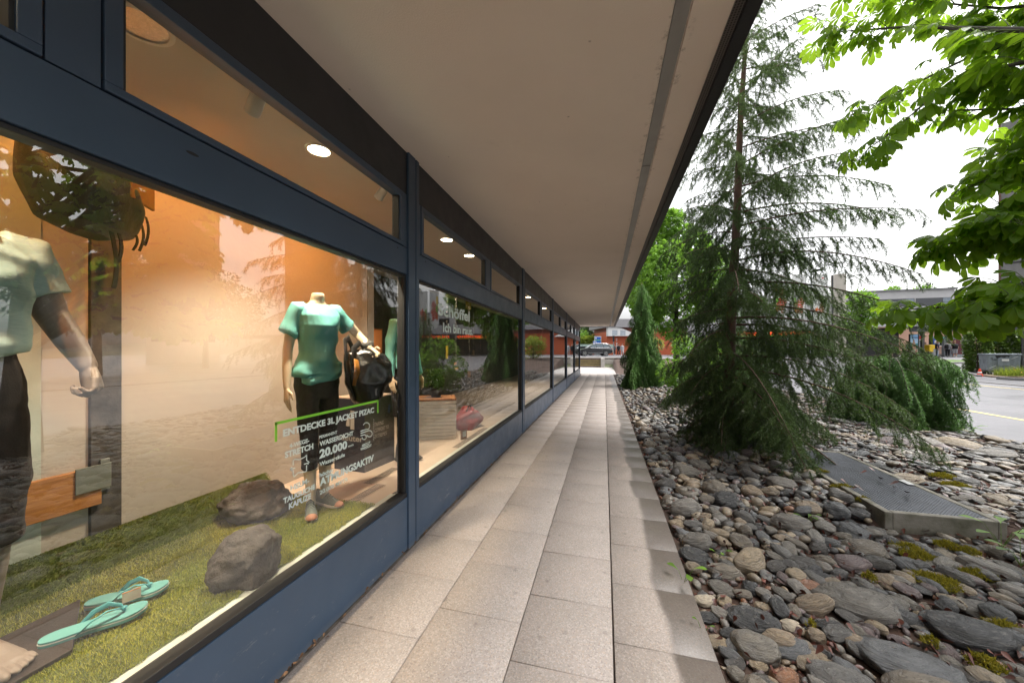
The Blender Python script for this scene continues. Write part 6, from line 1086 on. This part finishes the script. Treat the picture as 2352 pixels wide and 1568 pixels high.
bx('advert_board', 'dark red advertising panel in a grey frame behind the waiting group', 'panel', 2386, 41.8, [('frame', (-1.0, 1.0, -.06, .06, 0, 2.12), MAT_STEEL, .02), ('red_panel', (-.86, .84, -.068, -.061, .32, 2.05), M('dark red print', (.12, .008, .014), .25, c2=(.05, .006, .012), scale=.8, bs=0), 0), ('side_post', (-1.32, -1.02, -.14, .14, 0, 2.15), MAT_STEEL, .01)])
bk = thing('bicycle', 'bicycle leaning in front of the dark recess left of the advertising pillar', 'bicycle', spot(2262, 41.5, .79), YAW + .2)
for nm, x in (('rear_wheel', -.5), ('front_wheel', .52)): m_ = MB(); m_.tube([(x + .33 * math.cos(a), 0, .34 + .33 * math.sin(a)) for a in np.linspace(0, 2 * PI, 25)], .022, 6); [m_.tube([(x, 0, .34), (x + .33 * math.cos(a), 0, .34 + .33 * math.sin(a))], .005, 4) for a in np.linspace(0, 2 * PI, 9)[:-1]]; m_.build(nm, MAT_STEEL, bk)
m_ = MB(); [m_.tube([a, b_], .018, 6) for a, b_ in (((-.5, 0, .34), (-.1, 0, .32)), ((-.1, 0, .32), (-.22, 0, .85)), ((-.5, 0, .34), (-.2, 0, .78)), ((-.1, 0, .32), (.38, 0, .78)), ((-.2, 0, .78), (.38, 0, .80)), ((.52, 0, .34), (.36, 0, .95)))]; m_.build('frame', MAT_WHITE, bk); m_ = MB(); m_.tube([(.30, -.25, 1.0), (.36, 0, .96), (.30, .25, 1.0)], .014, 6); m_.build('handlebar', MAT_BLACK, bk); m_ = MB(); m_.ball((-.23, 0, .88), (.13, .06, .035)); m_.build('saddle', MAT_BLACK, bk)
# --- pink house with turquoise shutters seen under the canopy
ph = thing('pink_house', 'pink house with turquoise shutters seen under the store canopy', 'building', spot(2385, 60, .79), YAW - R(8)); MAT_PINK = M('pink render', (.66, .40, .30), .85, var=.08, scale=.6, bs=.1); MAT_TURQ = M('turquoise shutter', (.14, .45, .42), .6, var=.1, bs=.1)
m_ = MB(); m_.box(-9, 12, 0, 8, 0, 7); m_.build('wall', MAT_PINK, ph); m_ = MB(); m_.prism([(-9.4, 7.0), (12.4, 7.0), (10, 9), (-7, 9)], lambda x, z, q: (x, q, z), -.4, 8.4); m_.build('roof', M('brown tiles', (.16, .08, .05), .8), ph)
for x in (-5.4, -2.2, 1.0, 5.0):
    for z in (1.5, 4.4): m_ = MB(); m_.box(x - .5, x + .5, -.05, -.002, z, z + 1.5); w_ = m_.build('window', MAT_WHITE, ph); m_ = MB(); m_.box(x - .42, x - .06, -.06, -.051, z + .1, z + 1.4); m_.box(x + .06, x + .42, -.06, -.051, z + .1, z + 1.4); m_.build('pane', MAT_DGLASS, w_); m_ = MB(); m_.box(x - 1.05, x - .52, -.07, -.003, z - .05, z + 1.55); m_.box(x + .52, x + 1.05, -.07, -.003, z - .05, z + 1.55); m_.build('shutter', MAT_TURQ, w_)
# --- dumpster, cone, hedge, flower bed, pole
dp = spot(2498, 21.9); vc = Vector((-dp.x, -dp.y, 0)).normalized(); vr = Vector((-vc.y, vc.x, 0)); nrm = (vc * math.cos(R(24)) + vr * math.sin(R(24))); rzd = math.atan2(nrm.y, nrm.x) + PI / 2
MAT_DUMP = M('scratched galvanised bin', (.27, .31, .34), .5, metal=.35, c2=(.16, .185, .20), scale=5, stretch=(1, 1, .4), bs=.15, bscale=12)
du = thing('dumpster', 'grey galvanised rolling dumpster with black graffiti and a white label before the hedge', 'dumpster', dp, rzd); m_ = MB(); W = .65; rings = []
for z, w_, d_ in ((.24, .58, .33), (.32, .64, .37), (.9, .66, .385), (1.22, .68, .40)): rings.append([(-w_, -d_, z), (w_, -d_, z), (w_, d_, z), (-w_, d_, z)])
m_.loft(rings); bd = m_.build('bin_body', MAT_DUMP, du, bevel=.02); m_ = MB(); m_.box(-.72, .72, -.44, .44, 1.225, 1.275); m_.box(-.70, .70, -.40, .42, 1.2755, 1.31); m_.build('lid', MAT_DUMP, du, bevel=.015)
m_ = MB(); m_.box(-.24, .24, -.412, -.395, .56, 1.02); m_.build('pressed_panel', MAT_DUMP, bd, bevel=.01); m_ = MB(); m_.box(-.08, .20, -.418, -.4125, .86, .98); m_.build('label', MAT_WHITE, bd)
m_ = MB(); m_.prism([(-.34, 1.19), (.24, 1.19), (.20, 1.08), (.12, 1.13), (.02, 1.06), (-.1, 1.10), (-.2, 1.05), (-.26, 1.02), (-.30, 1.09)], lambda x, z, q: (x, -.4105 + q, z), 0, .008); m_.tube([(-.52, -.40, 1.0), (-.48, -.402, 1.05), (-.43, -.402, 1.02), (-.47, -.40, .97), (-.40, -.40, .93), (-.33, -.405, .99), (-.38, -.40, .93), (-.26, -.40, .96), (-.34, -.398, .90)], .009, 5); m_.build('graffiti', MAT_BLACK, bd)
m_ = MB(); [m_.tube([a, b_], .010, 6) for a, b_ in (((-.55, -.382, .42), (-.30, -.392, .58)), ((.30, -.40, 1.0), (.55, -.402, 1.14)), ((.30, -.392, .58), (.55, -.382, .42)))]; m_.build('ribs', MAT_WHITE, bd); m_ = MB(); m_.tube([(-.69, -.16, .70), (-.72, -.16, .98), (-.72, .14, .98), (-.69, .14, .70)], .016, 6); m_.build('side_handle', MAT_DUMP, du)
for x in (-.5, .5):
    for y in (-.27, .27): m_ = MB(); m_.loft([[(x + .09 * math.cos(a), y + q, .10 + .09 * math.sin(a)) for a in np.linspace(0, 2 * PI, 17)[:-1]] for q in (-.025, .025)]); w_ = m_.build('wheel', MAT_BLACK, du, smooth=40); m_ = MB(); m_.box(x - .03, x + .03, y - .04, y + .04, .16, .245); m_.lathe([(.03, 0), (.03, .06)], 10, (x, y, .1)); m_.build('castor', MAT_STEEL, w_)
p = spot(2449.5, 21.4); cn = thing('traffic_cone', 'orange traffic cone with a white band at the corner of the dumpster', 'traffic cone', p, YAW); m_ = MB(); m_.box(-.155, .155, -.155, .155, 0, .035); m_.build('cone_base', M('cone orange', (.80, .06, .015), .45, bs=0), cn, bevel=.01); m_ = MB(); m_.lathe([(.125, .035), (.095, .16)], 20); m_.lathe([(.073, .26), (.035, .44), (.03, .45)], 20); m_.build('cone_body', M('cone orange', (.80, .06, .015), .45, bs=0), cn, smooth=40); m_ = MB(); m_.lathe([(.095, .161), (.073, .259)], 20); m_.build('white_band', MAT_WHITE, cn, smooth=True)
mb = MB(); q = [spot(u, d) for u, d in ((2425, 22.6), (2478, 20.6), (2600, 19.6), (2640, 23.5), (2500, 25))]; mb.prism([(a.x, a.y) for a in q], lambda x, y, z: (x, y, z + .0), .0, .022 + q[0].z); tag(mb.build('gravel_path', M('brown gravel', (.24, .18, .13), .95, var=.3, scale=6, bs=.5, bscale=60)), kind='structure')
ribbon('kerb', [(p.x, p.y) for p in (spot(2410, 23.2), spot(2440, 21.7), spot(2448, 21.1))], .2, .10, MAT_KERB); ribbon('kerb', [(p.x, p.y) for p in (spot(2497, 19.2), spot(2530, 18.6), spot(2600, 17.8))], .22, .14, MAT_KERB)
def leaf_box(t, pts, hgt, n, size, m, seed, thick=.5, top=.3):
    rg = np.random.default_rng(seed); P = []; D = []; segs = list(zip(pts, pts[1:])); Ls = [(b_ - a).length for a, b_ in segs]; tot = sum(Ls)
    for (a, b_), L in zip(segs, Ls):
        k = int(n * L / tot); s_ = rg.random(k); dr = (b_ - a).normalized(); nn = np.array([-dr.y, dr.x, 0]); off_ = rg.uniform(-1, 1, k); off_ = np.sign(off_) * np.abs(off_) ** .35 * thick; z = hgt * rg.random(k) ** .85; z = np.where(rg.random(k) < top, hgt + rg.normal(0, .06, k), z); wob = .12 * np.sin(s_ * L * 5 + z * 4)
        P.append(np.array(a[:]) + np.outer(s_, np.array((b_ - a)[:])) + nn * (off_ + wob)[:, None] + np.stack([np.zeros(k), np.zeros(k), z], -1)); D.append(nn * np.sign(off_)[:, None] + rg.normal(0, .7, (k, 3)) + np.array([0, 0, .2]))
    P = np.concatenate(P); D = unit(np.concatenate(D)); leaves('foliage', DIAMOND, P - np.array(t.location[:]), D, size * rg.uniform(.6, 1.3, len(P)), m, t, up=unit(rg.normal(0, .6, (len(P), 3)) + np.array([0, 0, 1.])))
hd = thing('hedge', 'thick trimmed green hedge standing behind the dumpster', 'hedge', spot(2420, 24.0)); a, b_, c_ = spot(2440, 23.2), spot(2450, 24.2), spot(2610, 24.5); leaf_box(hd, [a, b_, c_], 2.45, 26000, .16, MAT_LEAF_H, 5, .42); m_ = MB(); m_.prism([(-.2, -.1), (.2, .3), (12, 4), (12, 3)], lambda x, y, z: (x, y, z), 0, .3); m_ = MB()
for q in [a.lerp(b_, k) for k in (.2, .8)] + [b_.lerp(c_, k) for k in np.linspace(.05, .95, 12)]: e = q - Vector(hd.location); m_.tube([(e.x, e.y, 0), (e.x + .05, e.y, 1.1), (e.x, e.y + .05, 2.2)], [.04, .03, .01], 5)
m_.build('stems', MAT_TWIG, hd)
p = spot(2555, 20.5); fb = thing('flower_tuft', 'tuft of pale green grass with yellow flowers at the right edge by the dumpster', 'plant', p); n = 1500; x = RNG.uniform(-.9, 1.6, n); y = RNG.uniform(-.35, .5, n); hh = RNG.uniform(.15, .75, n); dv = unit(RNG.normal(0, .35, (n, 3)) + np.array([0, 0, 1.])); sd = unit(np.cross(dv, rand_unit(n))); P = np.stack([x, y, np.full(n, .0)], -1); mesh_np('blades', np.stack([P - sd * .018, P + sd * .018, P + dv * hh[:, None]], 1).reshape(-1, 3), np.arange(3 * n).reshape(-1, 3), MAT_LEAF_Y, fb, attr={'rnd': np.repeat(RNG.random(n), 3)}); k = 26; P = np.stack([RNG.uniform(-.7, 1.3, k), RNG.uniform(-.4, .1, k), RNG.uniform(.1, .7, k)], -1); leaves('flowers', DIAMOND, P, rand_unit(k), np.full(k, .12), leafmat('yellow petal', (.72, .38, .03), (.8, .5, .05), .3, .3), fb)
p = spot(2556, 22.6); t = thing('sign_pole', 'dark metal pole rising behind the dumpster at the right edge', 'pole', p, YAW); m_ = MB(); m_.tube([(0, 0, 0), (0, 0, 4.2)], .05, 10); m_.build('pole_shaft', MAT_DSTEEL, t, smooth=40); m_ = MB(); m_.lathe([(.09, 0), (.09, .1)], 12); m_.build('pole_foot', MAT_STEEL, t)
# --- concrete towers
for u, d, w_, hgt, lab in ((2503, 46, 8, 30, 'tall raw concrete tower with a rusty edge seen between the chestnut leaves'), ):
    t = thing('concrete_tower', lab, 'building', spot(u, d, .5), YAW - R(53.6)); m_ = MB(); m_.box(0, w_, 0, 6, -1, hgt); m_.build('wall', M('board marked concrete', (.22, .215, .21), .85, var=.3, scale=.7, stretch=(1, 1, .3), bs=.3, bscale=5), t); m_ = MB(); m_.box(-.22, -.005, -.1, .5, -1, hgt + .3); m_.build('rusty_edge', M('rusty steel', (.14, .08, .055), .7, var=.3), t); m_ = MB(); m_.box(.3, w_ - .2, -.06, -.004, 3, 3.2); m_.box(.3, w_ - .2, -.06, -.004, 12, 12.2); m_.box(.3, w_ - .2, -.06, -.004, 21, 21.2); m_.build('joints', MAT_DARKW, t)
t = thing('office_tower', 'tall grey tower block standing across the road, seen mirrored in the first window', 'building', (44, 31, .3), R(35)); m_ = MB(); m_.box(-2.6, 2.6, -3, 3, -1, 30); m_.build('wall', MAT_PALEW, t)
for k in range(8): m_ = MB(); m_.box(-2.66, -2.604, -2.6, 2.6, 2.2 + k * 3.4, 4.0 + k * 3.4); m_.build('window_band', MAT_DGLASS, t)
# --- trees over the road (partly seen only in the shop glass)
for i, (x, y, h_, r_, lab) in enumerate(((27, 15, 9, (4, 4, 3.2), 'broad green tree across the road, nearest of those mirrored in the first window'), (31, 24, 9.5, (4.5, 4, 3.6), 'round green tree across the road before the grey tower block'), (22, 5, 10, (4.5, 4.5, 4), 'wide green tree across the road, far left in the first window reflection'), (19, 33.5, 6.5, (1.4, 1.3, 2.0), 'small green street tree before the dark shop windows'))): broad_tree('street_tree', lab, (x, y, float(ground_h(np.array(x), np.array(y)))), h_, r_, 5200 if i < 3 else 1500, .34, MAT_LEAF_D if i < 3 else MAT_LEAF_F, DIAMOND, 50 + i, .2, .6, group='street trees across the road', lumps=22)
# --- end of the walkway: orange building, pale house, signs, fence, trees
ob = thing('orange_building', 'orange clad building with a grey upper band beyond the parked car', 'building', spot(1517, 62, .79), YAW + R(4)); MAT_OR = M('orange cladding', (.52, .115, .045), .6, var=.2, scale=14, stretch=(14, 1, .3), bs=.4, bscale=6); dz = .79
m_ = MB(); m_.box(0, 34, 0, 9, 0, 4.0); m_.build('wall', MAT_OR, ob); m_ = MB(); m_.box(-.5, 34.5, -1.2, 9, 4.7, 6.1); m_.build('upper_band', M('grey band', (.30, .29, .30), .7, var=.1), ob); m_ = MB(); m_.box(.5, 34, .0, 9, 4.0, 4.7); m_.build('soffit', M('brown red soffit', (.28, .10, .07), .7), ob); m_ = MB(); m_.prism([(-.1, 1.9 + 1.3), (5.4, 3.25), (2.2, 4.55), (-.1, 4.9)], lambda x, z, q: (x, q, z), -1.0, -.05); m_.build('gable', MAT_WHITE, ob); MAT_GPANE = M('pale glass', (.45, .5, .55), .2, bs=0)
for x in (.6, 2.0): m_ = MB(); m_.box(x, x + .9, -1.02, -1.002, 3.35, 4.2); m_.build('gable_window', MAT_GPANE, ob)
m_ = MB(); [m_.box(1.6 + a_, 1.6 + b_, -.03, -.003, z_, z_ + h_) for a_, b_, z_, h_ in ((0, .28, 2.74, .07), (.10, .18, 2.30, .43), (0, .28, 2.0, .08), (.07, .21, 1.72, .27), (.0, .28, 1.45, .2), (.09, .19, 1.1, .3))]; m_.build('white_marks', MAT_WHITE, ob)
m_ = MB(); m_.box(13, 15.2, -.06, -.003, 0, 2.4); m_.build('dark_door', MAT_DARKW, ob); m_ = MB(); m_.box(15.6, 34, -1.1, -.003, 0, 3.95); m_.build('dark_shopfront', MAT_DARKW, ob); m_ = MB(); m_.box(17, 26, -1.16, -1.105, .6, 2.1); m_.build('yellow_hoarding', M('yellow and orange print', (.72, .40, .03), .5, c2=(.65, .20, .03), scale=.5, bs=0), ob)
wh = thing('white_house', 'white house with a grey window behind the orange building', 'building', spot(1508, 80, .79), YAW); m_ = MB(); m_.box(-.6, 12, 0, 8, 0, 7.2); m_.build('wall', MAT_WHITE, wh); m_ = MB(); m_.box(1.3, 2.0, -.05, -.003, 5.2, 6.4); m_.build('window', MAT_DGLASS, wh)
def car():
    t = thing('parked_car', 'black estate car with silver roof rails parked beyond the steps', 'car', spot(1484.3, 49, .79), YAW); paint = M('black car paint', (.012, .013, .016), .18, var=.15, bs=0, coat=1.0); chrome = M('bright trim', (.6, .6, .6), .25, metal=1, bs=0)
    low = [(-2.30, .42), (-2.34, .62), (-2.28, .80), (-2.05, .93), (-1.35, 1.05), (-.98, 1.10), (2.10, 1.12), (2.30, 1.05), (2.36, .70), (2.30, .38), (1.82, .30), (-1.80, .28)]
    m_ = MB(); m_.loft([[(x * sx_, y, z0 + (z - z0) * sz_) for x, z in low for z0 in (.7,)] for y, sx_, sz_ in ((-.93, .965, .90), (-.90, .99, .98), (-.6, 1, 1), (.6, 1, 1), (.90, .99, .98), (.93, .965, .90))]); body = m_.build('body', paint, t, smooth=35, bevel=.02)
    cab = [(-1.05, 1.08), (-.30, 1.58), (.2, 1.66), (1.3, 1.66), (1.95, 1.56), (2.22, 1.10)]; m_ = MB(); m_.loft([[(x, y * (1 - .19 * (z - 1.08) / .58), z) for x, z in cab] for y in (-.88, -.84, .84, .88)]); m_.build('cabin', paint, t, smooth=30, bevel=.02)
    yy = lambda z, o=.006: -(.88 * (1 - .19 * (z - 1.08) / .58)) - o
    for poly in (((-.78, 1.14), (-.25, 1.53), (.10, 1.58), (.12, 1.14)), ((.20, 1.14), (.18, 1.58), (1.02, 1.58), (1.05, 1.14)), ((1.14, 1.14), (1.11, 1.58), (1.55, 1.55), (1.90, 1.22), (1.85, 1.14))): m_ = MB(); m_.prism(poly, lambda x, z, q: (x, yy(z, q), z), .0, .008); m_.prism(poly, lambda x, z, q: (x, -yy(z, q), z), .0, .008); m_.build('side_window', M('car glass', (.10, .13, .15), .06, bs=0), t)
    m_ = MB(); m_.quad((-1.0, -.72, 1.125), (-1.0, .72, 1.125), (-.36, .66, 1.565), (-.36, -.66, 1.565)); m_.v = [(x - .02, y, z + .012) for x, y, z in m_.v]; m_.build('windscreen', M('car glass', (.10, .13, .15), .06, bs=0), t); m_ = MB(); m_.quad((2.20, -.70, 1.16), (1.99, -.62, 1.52), (1.99, .62, 1.52), (2.20, .70, 1.16)); m_.v = [(x + .02, y, z + .012) for x, y, z in m_.v]; m_.build('rear_window', M('car glass', (.06, .07, .08), .06, bs=0), t)
    for y in (-.66, .66): m_ = MB(); m_.tube([(-.2, y, 1.66), (.1, y, 1.72), (1.4, y, 1.72), (1.75, y, 1.64)], .022, 6); m_.build('roof_rail', chrome, t)
    m_ = MB(); m_.tube([(-.8, yy(1.12), 1.12), (.6, yy(1.115), 1.115), (1.9, yy(1.14), 1.14), (1.96, yy(1.25), 1.25)], .014, 6); m_.build('window_trim', chrome, t); m_ = MB(); m_.box(-1.0, 1.0, -.955, -.93, .42, .47); m_.build('sill_trim', chrome, t)
    for y in (-1, 1):
        m_ = MB(); m_.loft([[(2.16, y * .90, .92), (2.36, y * .72, .94), (2.36, y * .72, 1.04), (2.14, y * .90, 1.05)], [(2.18, y * .925, .92), (2.40, y * .74, .94), (2.38, y * .74, 1.04), (2.16, y * .925, 1.05)]]); m_.build('tail_light', M('red lamp', (.60, .02, .015), .2, bs=0), t); m_ = MB(); m_.loft([[(-2.30, y * .6, .76), (-2.12, y * .88, .80), (-2.10, y * .88, .90), (-2.26, y * .6, .86)], [(-2.34, y * .6, .76), (-2.16, y * .92, .80), (-2.13, y * .92, .90), (-2.29, y * .6, .86)]]); m_.build('headlight', M('clear lamp', (.6, .62, .65), .1, bs=0), t); m_ = MB(); m_.ball((-.72, y * 1.0, 1.16), (.10, .10, .07)); m_.build('wing_mirror', paint, t, smooth=True)
    for x in (-1.40, 1.40):
        for y in (-.86, .86):
            m_ = MB(); m_.loft([[(x + r_ * math.cos(a), y + q, .36 + r_ * math.sin(a)) for a in np.linspace(0, 2 * PI, 25)[:-1]] for q, r_ in ((-.11, .32), (-.10, .35), (.10, .35), (.11, .32))]); w_ = m_.build('wheel', MAT_BLACK, t, smooth=40); o_ = math.copysign(.115, y); m_ = MB(); m_.loft([[(x + r_ * math.cos(a), y + o_, .36 + r_ * math.sin(a)) for a in np.linspace(0, 2 * PI, 25)[:-1]] for r_ in (.25, .22)], cap=False)
            for a in np.linspace(0, 2 * PI, 6)[:-1]: m_.obox((x + .12 * math.cos(a), y + o_, .36 + .12 * math.sin(a)), (.11 * math.cos(a), 0, .11 * math.sin(a)), (-.028 * math.sin(a), 0, .028 * math.cos(a)), (0, .012, 0))
            m_.build('rim', chrome, w_); m_ = MB(); m_.loft([[(x + r_ * math.cos(a), math.copysign(.925, y), .36 + r_ * math.sin(a)) for a in np.linspace(-.25, PI + .25, 17)] for r_ in (.37, .44)], cap=False, closed=False); m_.build('wheel_arch', MAT_BLACK, t)
    m_ = MB(); m_.box(2.345, 2.375, -.26, .26, .78, .90); m_.build('number_plate', MAT_WHITE, t)
car()
t = bx('info_sign', 'tall blue sign board with a white frame behind the parked car', 'sign', 1494.5, 60, [('frame', (-.56, .56, -.03, .03, 1.55, 3.1), MAT_WHITE, .02), ('blue_board', (-.50, .50, -.037, -.031, 1.6, 3.03), MAT_BLUES, 0), ('green_stripe', (-.50, .50, -.041, -.0375, 2.42, 2.52), MAT_GRN, 0), ('foot', (-.4, .4, -.02, .02, 0, 1.549), MAT_STEEL, 0)]); m_ = MB(); m_.prism([(-.32 + .12 * math.cos(a), 2.78 + .12 * math.sin(a)) for a in np.linspace(0, 2 * PI, 17)[:-1]], lambda x, z, q: (x, q, z), -.042, -.038); m_.build('white_dot', MAT_WHITE, t)
t = bx('parking_sign', 'small square blue parking sign with a white P behind the parked car', 'sign', 1486.8, 57, [('frame', (-.26, .26, -.03, .03, 1.75, 2.25), MAT_WHITE, .01), ('blue_plate', (-.22, .22, -.036, -.031, 1.79, 2.21), MAT_BLUES, 0), ('post', (-.04, .04, .031, .1, 0, 2.2), MAT_STEEL, 0)]); m_ = MB(); put_text(m_, 'P', (-.1, -.038, 1.86), (1, 0, 0), (0, 0, 1), height=.28, width=.2, bold=.03); m_.build('letter', MAT_WHITE, t)
bx('traffic_signal', 'black traffic signal back plate on a pale post before the orange building', 'traffic signal', 1534, 55, [('signal_head', (-.13, .13, -.12, .12, 2.1, 3.0), MAT_BLACK, .02), ('signal_post', (-.045, .045, -.045, .045, 0, 2.1), MAT_STEEL, 0)])
t = thing('glass_fence', 'pale green glass fence panels beyond the parked car', 'fence', spot(1440, 58, .79), YAW)
for k in range(6): m_ = MB(); m_.box(k * 1.0, k * 1.0 + .96, -.02, .02, .5, 1.75); m_.build('panel', M('pale green glass', (.36, .48, .42), .15, var=.05, bs=0), t); m_ = MB(); m_.box(k * 1.0 - .04, k * 1.0 - .001, -.04, .04, 0, 1.8); m_.build('post', MAT_STEEL, t)
t = bx('grey_car', 'dark grey car parked behind the black one, mostly hidden', 'car', 1452, 56, [], z=.79); m_ = MB(); m_.loft([[(x, y, z) for x, z in ((-2, .35), (-2.05, .75), (-1.2, .95), (2.0, .97), (2.05, .5), (1.9, .3))] for y in (-.85, .85)]); m_.build('body', MAT_LOUV, t, bevel=.06); m_ = MB(); m_.loft([[(x, y, z) for x, z in ((-1.1, .95), (-.5, 1.4), (1.1, 1.42), (1.8, .97))] for y in (-.74, .74)]); m_.build('cabin', MAT_DGLASS, t, bevel=.05)
for x in (-1.3, 1.3): m_ = MB(); m_.loft([[(x + .32 * math.cos(a), q, .32 + .32 * math.sin(a)) for a in np.linspace(0, 2 * PI, 17)[:-1]] for q in (-.87, -.65)]); m_.build('wheel', MAT_BLACK, t)
for i, (u, d, h_, r_, mt_, lab) in enumerate(((1470, 66, 3.6, (2.6, 1.5, 1.6), MAT_LEAF_Y, 'yellow green bush behind the glass fence, left one'), (1498, 68, 4.4, (2.6, 1.6, 2.0), MAT_LEAF_F, 'bright green bush behind the blue sign'), (1446, 68, 4.6, (2.4, 1.5, 2.2), MAT_LEAF_F, 'green bush behind the fence seen beside the shop corner'), (1478, 88, 11, (5, 4, 4.6), MAT_LEAF_D, 'dark tall tree far beyond the end of the walkway'), (1505, 96, 12, (4, 4, 5), MAT_LEAF_D, 'dark tree behind the white house'), (1440, 92, 12, (5, 4, 5), MAT_LEAF_D, 'dark tree far behind the shop corner'))):
    p = spot(u, d, .79); broad_tree('background_tree' if i > 2 else 'bush', lab, p, h_, r_, 3800 if i < 3 else 4200, .24 if i < 3 else .42, mt_, DIAMOND, 70 + i, .12, .55, cat='tree' if i > 2 else 'bush', lumps=14)
person('dark haired person in black clothes walking by the orange building', (2.2, 60.5, .79), R(-80), (cloth('black jacket', (.012, .012, .014)), 'l'), cloth('black trousers', (.014, .014, .016)), HAIRD, stride=.15); person('person in a grey hoodie and pale trousers with a dark bag by the orange building', (2.75, 60.0, .79), R(-80), (cloth('grey hoodie', (.40, .40, .42)), 'l'), cloth('pale trousers', (.45, .45, .46)), HAIRD, stride=.18, pack='dark backpack on the person in the grey hoodie by the orange building'); person('person in dark grey clothes standing behind two others by the orange building', (1.6, 62.5, .79), R(-60), (cloth('dark grey coat', (.06, .06, .065)), 'l'), cloth('dark jeans', (.03, .03, .04)), HAIRD)
# --- trees on the hill line and behind the store
for i, (u, d, v, w_) in enumerate(((2238, 60, 706, 3.0), (2290, 62, 718, 2.4), (2322, 120, 716, 3), (2355, 130, 712, 4), (2385, 130, 716, 4))): p = spot(u, d, .5); h_ = zat(v, d) - .5; broad_tree('skyline_tree', ('leafy tree rising behind the store roof', 'smaller leafy tree right behind the store roof', 'dark pine topped tree on the skyline right of the store', 'spreading dark tree on the hill skyline', 'dark tree on the hill skyline nearest the chestnut leaves')[i], p, h_, (w_, w_, h_ * .32), 1800, .45 if i < 2 else .8, MAT_LEAF_F if i < 2 else MAT_LEAF_D, DIAMOND, 90 + i, .2, .7, lumps=9)
print('objects', len(bpy.data.objects))
